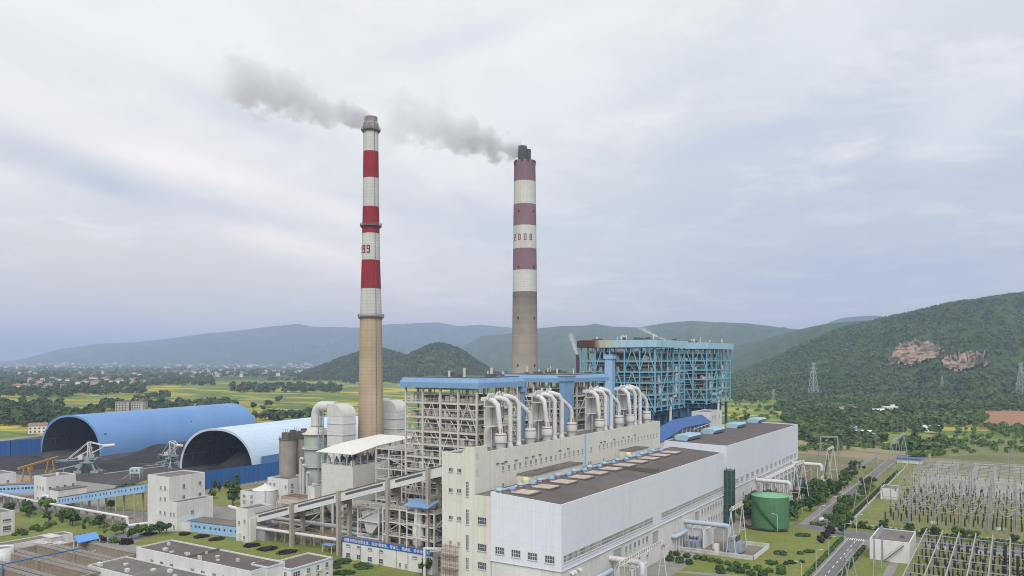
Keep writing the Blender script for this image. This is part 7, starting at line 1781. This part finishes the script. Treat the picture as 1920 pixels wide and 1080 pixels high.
# the hill: visible surface lookup
_, Hpx, HD, HH = HILLS[-1]
def hill_hit(px, py):
    i = int(np.argmin(np.abs(Hpx-px))); yy_ = HOR+(CAMH-HH[i])/HD[i]*FPX
    j = int(np.argmax(yy_ <= py)); r = (px-960)/FPX*HD[i, j]
    return (*world(r, HD[i, j]), float(HH[i, j]))
ROCKS = [[(1664, 684), (1672, 667), (1684, 652), (1705, 643), (1722, 641), (1742, 645), (1760, 653), (1771, 659), (1757, 671), (1735, 680), (1708, 686), (1690, 684), (1674, 688)],
         [(1762, 681), (1775, 670), (1795, 664), (1818, 663), (1840, 668), (1862, 683), (1852, 692), (1838, 690), (1820, 696), (1795, 699), (1775, 694)]]
def inside(p, poly):
    x, y = p; c = False
    for (x0, y0), (x1, y1) in zip(poly, poly[1:]+poly[:1]):
        if (y0 > y) != (y1 > y) and x < (x1-x0)*(y-y0)/(y1-y0)+x0: c = not c
    return c
rg = random.Random(9); hp = []
def add_hill(n, jr, pw_):
    for k in range(n):
        i = rg.randrange(0, len(Hpx)); j = int(rg.random()**pw_*jr)
        if Hpx[i] > 2080: continue
        D_ = HD[i, j]+rg.uniform(-6, 6); z = HH[i, j]
        if z < -1: z = 0
        py = HOR+(CAMH-z)/D_*FPX
        if any(inside((Hpx[i], py), [(x+(x-1715)*.06, y) for x, y in R_]) for R_ in ROCKS): continue
        hp.append((*world((Hpx[i]+rg.uniform(-2, 2)-960)/FPX*D_, D_), z-.5))
add_hill(30000, 130, 1.0)
wood('forest', 'dense green forest covering the big hill', hp, (3, 6.8), L_FOR, 12, .66, 1)
wood('woodland', 'dense green wood at the foot of the hill', scatter([(1455, 2000, 750, 772, 950), (1470, 1800, 772, 800, 420), (1800, 1840, 772, 800, 40), (1490, 1600, 798, 832, 95), (1600, 1760, 790, 814, 85), (1560, 1660, 822, 836, 40), (1690, 1770, 832, 850, 35), (1375, 1455, 742, 754, 70)], 2), (4.5, 9), leaf_mat('foothill_leaf', (.034, .068, .022), (.064, .108, .033), (.12, .155, .055), True), 46, .40, 2)
wood('woodland', 'dark tree belts across the western plain', scatter([(-30, 140, 700, 745, 460), (140, 270, 706, 740, 320), (270, 400, 702, 724, 230), (400, 640, 694, 707, 400), (640, 960, 700, 720, 380), (433, 640, 724, 737, 170), (-30, 112, 757, 800, 130), (112, 190, 774, 792, 40), (190, 443, 760, 770, 110), (250, 330, 745, 752, 12), (470, 600, 783, 790, 25), (-30, 400, 690, 702, 330), (500, 640, 712, 716, 25)], 3), (7, 12), L_BAND, 30, .46, 3)
wood('shrubbery', 'scrub and low trees on the open ground behind the switchyard', scatter([(1745, 1940, 830, 850, 60), (1790, 1940, 806, 826, 55), (1690, 1770, 842, 858, 40), (1500, 1690, 838, 846, 60), (1370, 1460, 752, 790, 60)], 4), (2, 4.5), L_MID, 40, .42, 4)
MT = [h for h in HILLS if h[0] == 'hills'][0]
hp2 = []
for k in range(6000):
    i = rg.randrange(len(MT[1])); j = rg.randrange(50); D_ = MT[2][i, j]; z = MT[3][i, j]
    if z > 1: hp2.append((*world((MT[1][i]+rg.uniform(-1, 1)-960)/FPX*D_, D_+rg.uniform(-12, 12)), z-2.5))
wood('forest', 'dark forest on the small pointed hill', hp2, (4, 7), L_BAND, 12, .7, 6)

# quarry faces: rock benches cut into the hill
M_ROCK = bpy.data.materials.new('quarry_rock'); M_ROCK.use_nodes = True; t = NT(M_ROCK.node_tree)
pos = t.n('ShaderNodeNewGeometry').outputs['Position']
st_ = t.noise(t.n('ShaderNodeMapping', Vector=pos, Scale=(.03, .03, .008)).outputs[0], 1.6, 6, .7, 1.0)
c = t.ramp(st_, [(.30, (.08, .075, .06)), (.40, (.22, .17, .12)), (.50, (.47, .33, .24)), (.60, (.30, .19, .14)), (.72, (.52, .40, .31))])
c = t.mix(t.ramp(t.noise(pos, .018, 4, .6), [(.46, 0.0), (.58, .85)]), c, (.06, .075, .04))
bs = t.n('ShaderNodeBsdfPrincipled', Base_Color=c, Roughness=.95); bp = t.n('ShaderNodeBump', Strength=1, Distance=6, Height=st_); t.set(bs.inputs['Normal'], bp.outputs[0]); t.n('ShaderNodeOutputMaterial', Surface=bs.outputs[0])
for ri, R_ in enumerate(ROCKS):
    xs = [p[0] for p in R_]; ys2 = [p[1] for p in R_]; NX, NY = 46, 26; idx = {}; V = []; F = []
    gx2 = np.linspace(min(xs), max(xs), NX); gy2 = np.linspace(min(ys2), max(ys2), NY)
    def vid(i, j):
        if (i, j) not in idx:
            x, y, z = hill_hit(gx2[i], gy2[j]); dl = math.hypot(x, y); pr = 1-(8+2*math.sin(i*.5+j*.7)+2*math.sin(j*1.6))/dl
            idx[(i, j)] = len(V); V.append((x*pr, y*pr, z+1.5))
        return idx[(i, j)]
    for i in range(NX-1):
        for j in range(NY-1):
            if inside(((gx2[i]+gx2[i+1])/2+2*math.sin(j*1.7), (gy2[j]+gy2[j+1])/2+1.2*math.sin(i*1.3)), R_): F.append((vid(i, j), vid(i, j+1), vid(i+1, j+1), vid(i+1, j)))
    bm_ = MB(); bm_.add(V, F, True); o = bm_.build('rock_face', M_ROCK); tag(o, ('broad tan quarry face high on the forested hill', 'smaller patchy quarry face overgrown with bushes')[ri], 'rock face', 'quarry faces on the hill'); o['kind'] = 'structure'
RG = [(1832, 806), (1842, 797), (1838, 788), (1848, 780), (1846, 773), (1858, 770), (1866, 763), (1884, 765), (1900, 760), (1925, 763), (1990, 757), (1990, 800), (1935, 803), (1915, 798), (1900, 805), (1884, 801), (1868, 809), (1850, 805)]
sheet('red_ground', [at(*p) for p in RG], .6, M_SOIL, -1)
wood('shrubbery', 'bushes round the bare red ground', scatter([(1828, 1850, 768, 806, 26), (1850, 1990, 757, 764, 40), (1850, 1990, 800, 811, 60), (1925, 1990, 790, 800, 6)], 14), (3, 6), L_MID, 36, .42, 8)
sheet('scrub_ground', [at(1680, 862), at(1740, 822), at(1990, 822), at(1990, 858), at(1840, 852)], .068, mat('scrub_grass', (.15, .19, .06), (.24, .21, .11), var=.9, scale=.02, rough=.95, fine=.3))
sheet('dirt_track', [at(1692, 858), at(1716, 820), at(1730, 820), at(1712, 860)], .09, M_YARD)

# ================= villages, pylons
M_HW = mat('house_render', (.80, .76, .72), (.70, .60, .54), var=.9, scale=.02, rough=.9)
M_HP = mat('house_pink', (.58, .42, .36), (.62, .54, .48), var=.9, scale=.02, rough=.9)
M_HR = mat('house_tile', (.26, .14, .11), (.30, .22, .19), var=.9, scale=.03, rough=.9)
M_HB = mat('house_blue_roof', (.20, .34, .58), rough=.7)
def house(px, py, w, d, h, label, grp, wall=None, roof=None, flat=False):
    x, y = at(px, py); rz = ANG+rnd.uniform(-.5, .5); th = thing('village_house', label, 'house', (x, y, 0), rz, grp)
    wall = wall or (M_HW, M_HP)[rnd.random() < .35]; b = MB(); b.cbox(0, 0, 0, w, d, h); b.build('wall', wall, th, local=True)
    b = MB()
    if flat: b.cbox(0, 0, h, w+.5, d+.5, .5); b.cbox(w*.2, 0, h+.5, w*.3, d*.4, 2.2)
    else: b.sweep([(-d/2-.6, h), (d/2+.6, h), (0, h+d*.28)], 'x', -w/2-.5, w/2+.5)
    b.build('roof', roof or M_HR, th, local=True)
    b = MB()
    for k in range(max(2, int(w/3.6))):
        for f in range(int(h/3.2)):
            b.cbox(-w/2+1.8+k*3.6, -d/2-.04, .9+f*3.2, 1.5, .1, 1.5)
    b.build('windows', M_GLASS, th, local=True)
gk = 'houses of the villages on the plain'
HS = []
for x0, x1, y0, y1, n in ((36, 132, 711, 722, 16), (140, 205, 710, 725, 14), (200, 272, 713, 723, 12), (335, 378, 697, 703, 6), (396, 434, 696, 706, 8), (438, 462, 699, 705, 4), (480, 530, 693, 704, 10), (530, 580, 695, 707, 9), (575, 640, 693, 702, 8), (735, 760, 700, 704, 3), (30, 130, 724, 730, 8), (290, 470, 690, 696, 14), (640, 672, 694, 702, 6), (880, 950, 702, 708, 5), (20, 200, 696, 702, 10), (170, 195, 705, 707, 2), (250, 300, 702, 704, 3)):
    for k in range(n): HS.append((rnd.uniform(x0, x1), rnd.uniform(y0, y1)))
HS.sort(key=lambda p: (round(p[1]/6), p[0]))
for i, (px, py) in enumerate(HS):
    house(px, py+2, rnd.uniform(9, 18), rnd.uniform(8, 11), rnd.choice([6.4, 9.6, 9.6, 12.8]), 'pale village house far across the plain, %s of the settlement' % ordn(i), gk, flat=rnd.random() < .4)
for i, px in enumerate((231, 262)): house(px, 771, 17, 11, 12.8, 'stained apartment block behind the bright blue shed, %s' % ('nearer its mouth' if i == 0 else 'nearer the middle'), 'apartment blocks behind the shed', mat('stained_block', (.46, .41, .38), (.34, .29, .27), var=.9, scale=.1, streak=.5), flat=True)
for i, (px, py, lab, rf, w) in enumerate(((1590, 773, 'white farmhouse alone in the trees at the hill foot', M_HR, 20), (1648, 776, 'low white house beside the taller farmhouse', M_HW, 18), (1668, 773, 'two storey white farmhouse with a tower on its roof', M_HW, 18), (1595, 812, 'long shed with a blue roof among the trees', M_HB, 24), (1622, 820, 'white workshop with pale blue roof among the trees', M_LAG, 22), (1634, 826, 'small grey roofed workshop below the pale blue roof', M_HB, 14), (72, 812, 'brown farmhouse left of the bright blue shed', M_HR, 15), (1745, 810, 'low white hut on the open ground', M_LAG, 14), (372, 770, 'small brick house behind the blue shed ridge', M_HR, 10))):
    house(px, py, w, 9, 4.2 if i in (1, 3, 4, 5, 7) else 7.2, lab, 'buildings at the plant edge', M_HW, rf, flat=i in (0, 2))
rg = np.random.default_rng(77); b = MB()
for k in range(260):
    px = rg.uniform(-30, 960); D_ = rg.uniform(5200, 12500); x, y = at_d(px, D_); w = rg.uniform(14, 60); b.cbox(x, y, 0, w, rg.uniform(12, 30), rg.choice([7, 9, 12, 20]), rg.uniform(0, 3))
tag(stuff(b.build('town', mat('town_walls', (.62, .58, .56), (.46, .40, .38), var=1, scale=.004, rough=.9))), 'pale far-off town strung along the foot of the mountains', 'town')
def pylon(label, x, y, z, h, rz):
    th = thing('pylon', label, 'pylon', (x, y, z), rz, 'lattice power pylons'); m = mat('pylon_steel', (.40, .44, .48), rough=.6)
    lev = [0, .18, .34, .48, .6, .7, .8, .9, 1.0]; wd = [h*.11*(1-.78*v) if v < .75 else h*.024 for v in lev]
    b = MB(); tk_ = h*.009
    for k in range(len(lev)-1):
        z0, z1, a, c = lev[k]*h, lev[k+1]*h, wd[k], wd[k+1]
        for (sx, sy), (tx, ty) in (((-1, -1), (1, -1)), ((1, -1), (1, 1)), ((1, 1), (-1, 1)), ((-1, 1), (-1, -1))):
            b.bar((sx*a, sy*a, z0), (sx*c, sy*c, z1), tk_); b.bar((sx*a, sy*a, z0), (tx*c, ty*c, z1), tk_*.6); b.bar((tx*a, ty*a, z0), (sx*c, sy*c, z1), tk_*.6); b.bar((sx*a, sy*a, z0), (tx*a, ty*a, z0), tk_*.6)
    b.build('tower', m, th, local=True)
    for v, l in ((.72, .16), (.84, .14), (.97, .10)):
        b = MB()
        for s_ in (-1, 1): b.bar((0, 0, v*h+h*.02), (s_*l*h, 0, v*h), tk_*.9); b.bar((0, 0, v*h-h*.015), (s_*l*h, 0, v*h), tk_*.9); b.bar((s_*l*h*.95, 0, v*h), (s_*l*h*.95, 0, v*h-h*.04), tk_)
        b.build('cross_arm', m, th, local=True)
for px, py, hpx, lab in ((1525, 744, 64, 'tall lattice pylon on the lower slope above the far hall'), (1766, 728, 24, 'small lattice pylon on the hill below the rock faces'), (1914, 741, 62, 'lattice pylon at the edge of the hillside view')):
    x, y, z = hill_hit(px, py); d = depth(x, y); pylon(lab, x, y, z-1, hpx*d/FPX, ANG+.5)
for px, py, hpx, lab in ((362, 712, 22, 'faint pylon by the far village houses'), (566, 703, 22, 'faint pylon beside the small pointed hill'), (1450, 760, 30, 'slim pylon among trees beyond the far hall')):
    x, y = at(px, py); pylon(lab, x, y, 0, hpx*depth(x, y)/FPX, ANG+.3)
for i, (px, py, k, s_) in enumerate(((506, 765, 'big', 1.3), (523, 756, 'big', 1.15), (505, 782, 'dark', 1.3), (493, 772, 'big', .8), (520, 790, 'dark', 1.4), (55, 766, 'big', 1.1), (30, 770, 'big', 1.3), (475, 768, 'dark', 1.4), (488, 785, 'dark', 1.0), (545, 786, 'dark', 1.2), (620, 735, 'big', 1.6), (555, 735, 'big', 1.2), (190, 768, 'dark', 1.3), (145, 775, 'dark', 1.0), (1440, 772, 'big', 1.0), (1400, 790, 'dark', 1.1))):
    plant(k, *at(px, py), 'dark single tree out in the rice fields, %s of those beyond the sheds' % ordn(i), 'tree', 'single trees in the fields', s_)
# ================= smoke and steam: even-lit volumes with a drifting core
def plume(name, label, origin, L, path, rad, dens, colour, seed, step=1.0, nscale=1.0, wall=.55, aniso=0.0, diag=None):
    """origin = stack mouth; local +x is downwind (screen left = -R), path: height offset along the plume, rad: radius along it (metres)"""
    m = bpy.data.materials.new(name+'_volume'); m.use_nodes = True; t = NT(m.node_tree)
    pos = t.n('ShaderNodeTexCoord').outputs['Object']; X, Y, Z = t.sep(pos); s_ = t.math('DIVIDE', X, L, clamp=True)
    def curve(vals, lo, hi):
        nd = t.n('ShaderNodeFloatCurve'); t.set(nd.inputs['Value'], s_); cv_ = nd.mapping.curves[0]
        while len(cv_.points) < len(vals): cv_.points.new(.5, .5)
        for p, (a, v) in zip(cv_.points, vals): p.location = (a, (v-lo)/(hi-lo))
        nd.mapping.update(); return t.math('ADD', t.math('MULTIPLY', nd.outputs[0], hi-lo), lo)
    lo = min(v for a, v in path)-1; hi = max(v for a, v in path)+1; cz_ = curve(path, lo, hi); rl, rh = 0, max(v for a, v in rad); r = curve(rad, rl, rh)
    seedv = t.vmath('ADD', pos, (seed*13.7, seed*5.1, 0))
    wn = t.n('ShaderNodeTexNoise', Vector=seedv, Scale=.075*nscale, Detail=4.0).outputs['Color']
    w = t.vscale(t.vmath('SUBTRACT', wn, (.5, .5, .5)), 14.0/nscale)
    wX, wY, wZ = t.sep(w)
    dz = t.math('SUBTRACT', t.math('ADD', Z, wZ), cz_); dy = t.math('ADD', Y, wY)
    q = t.math('DIVIDE', t.math('SQRT', t.math('ADD', t.math('MULTIPLY', dz, dz), t.math('MULTIPLY', dy, dy))), t.math('MAXIMUM', r, .05))
    n = t.noise(seedv, .135*nscale, 7, .66)
    v = t.math('ADD', t.math('SUBTRACT', 1.0, q), t.math('MULTIPLY', t.math('SUBTRACT', n, .5), 3.4))
    v = t.math('MULTIPLY', t.math('MAXIMUM', t.math('SUBTRACT', v, .16), 0.0), 4.5, clamp=True)
    ends = t.math('MULTIPLY', t.math('MULTIPLY', t.math('SUBTRACT', 1.0, s_), 5.0, clamp=True), t.math('GREATER_THAN', X, -2.0))
    d = t.math('MULTIPLY', t.math('MULTIPLY', v, ends), curve(dens, 0, max(v_ for a, v_ in dens)))
    pv = t.n('ShaderNodeVolumePrincipled', Color=colour, Density=d, Anisotropy=aniso)
    t.n('ShaderNodeOutputMaterial', Volume=pv.outputs[0]); m.cycles.volume_step_rate = step
    R0 = max(v for a, v in rad)+4
    b = MB(); b.box(-2.5, L, -R0, R0, min(v for a, v in path)-R0, max(v for a, v in path)+R0)
    o = b.build(name, m, None, local=True); o.location = origin; o.rotation_euler = (0, 0, math.atan2(-SA, -CA)+(diag or 0)); stuff(o); return tag(o, label, 'smoke')
k1m = k1
plume('smoke', 'grey smoke plume drifting from the red and white chimney', (C1[0], C1[1], zc1(222)), 72,
      [(0, -.8), (.12, .2), (.3, 5), (.5, 11), (.7, 16), (.85, 17), (1, 12)], [(0, 2.4), (.06, 5.0), (.25, 9.0), (.5, 10.5), (.8, 14.5), (.93, 13), (1, 8)],
      [(0, .36), (.2, .19), (.5, .10), (.85, .085), (1, .03)], (.955, .96, 1.0), 3, .35)
plume('smoke', 'grey smoke plume drifting from the mauve banded chimney', (C2[0], C2[1], zc2(279)), 104,
      [(0, 0), (.1, .5), (.3, 7), (.5, 13), (.7, 18), (.85, 12), (1, 4)], [(0, 3.2), (.08, 7.5), (.3, 13), (.55, 14), (.75, 19.0), (.9, 17), (1, 12)],
      [(0, .29), (.3, .12), (.55, .058), (.8, .036), (1, .012)], (.955, .96, 1.0), 8, .35, .75)
x, y = at_d(1083.5, 372)
def steam(name, label, origin, h, seed, lean, r1_, dn):
    m = bpy.data.materials.new(name+'_steam_volume'); m.use_nodes = True; t = NT(m.node_tree)
    pos = t.n('ShaderNodeTexCoord').outputs['Object']; X, Y, Z = t.sep(pos); s_ = t.math('DIVIDE', Z, h, clamp=True)
    sv = t.vmath('ADD', pos, (seed, seed*2, 0)); n = t.noise(sv, .55, 4, .6)
    dx = t.math('SUBTRACT', X, t.math('MULTIPLY', t.math('POWER', s_, .8), lean)); r = t.math('ADD', .7, t.math('MULTIPLY', s_, r1_))
    q = t.math('DIVIDE', t.math('SQRT', t.math('ADD', t.math('MULTIPLY', dx, dx), t.math('MULTIPLY', Y, Y))), r)
    v = t.math('MULTIPLY', t.math('MAXIMUM', t.math('ADD', t.math('SUBTRACT', .85, q), t.math('MULTIPLY', t.math('SUBTRACT', n, .5), 2.4)), 0.0), 2.0, clamp=True)
    v = t.math('MULTIPLY', v, t.math('MULTIPLY', t.math('SUBTRACT', 1.0, s_), dn))
    pv = t.n('ShaderNodeVolumePrincipled', Color=(.99, .99, .99), Density=v); t.n('ShaderNodeOutputMaterial', Volume=pv.outputs[0]); m.cycles.volume_step_rate = .4
    b = MB(); b.box(min(0, lean)-r1_-1, max(0, lean)+r1_+1, -r1_-1, r1_+1, -.3, h); o = b.build(name, m, None, local=True); o.location = origin; o.rotation_euler = (0, 0, ANG); stuff(o); return tag(o, label, 'steam')
steam('steam', 'thin white steam jet rising from the dark red relief stack', (x, y, z_at(667, x, y)), 11, 2, -3.6, 1.5, 1.1)
x, y = at_d(1246, 400); steam('steam', 'small white steam cloud above the rusting boiler roof', (x, y, 79.5), 6.5, 7, -13, 2.6, .7)
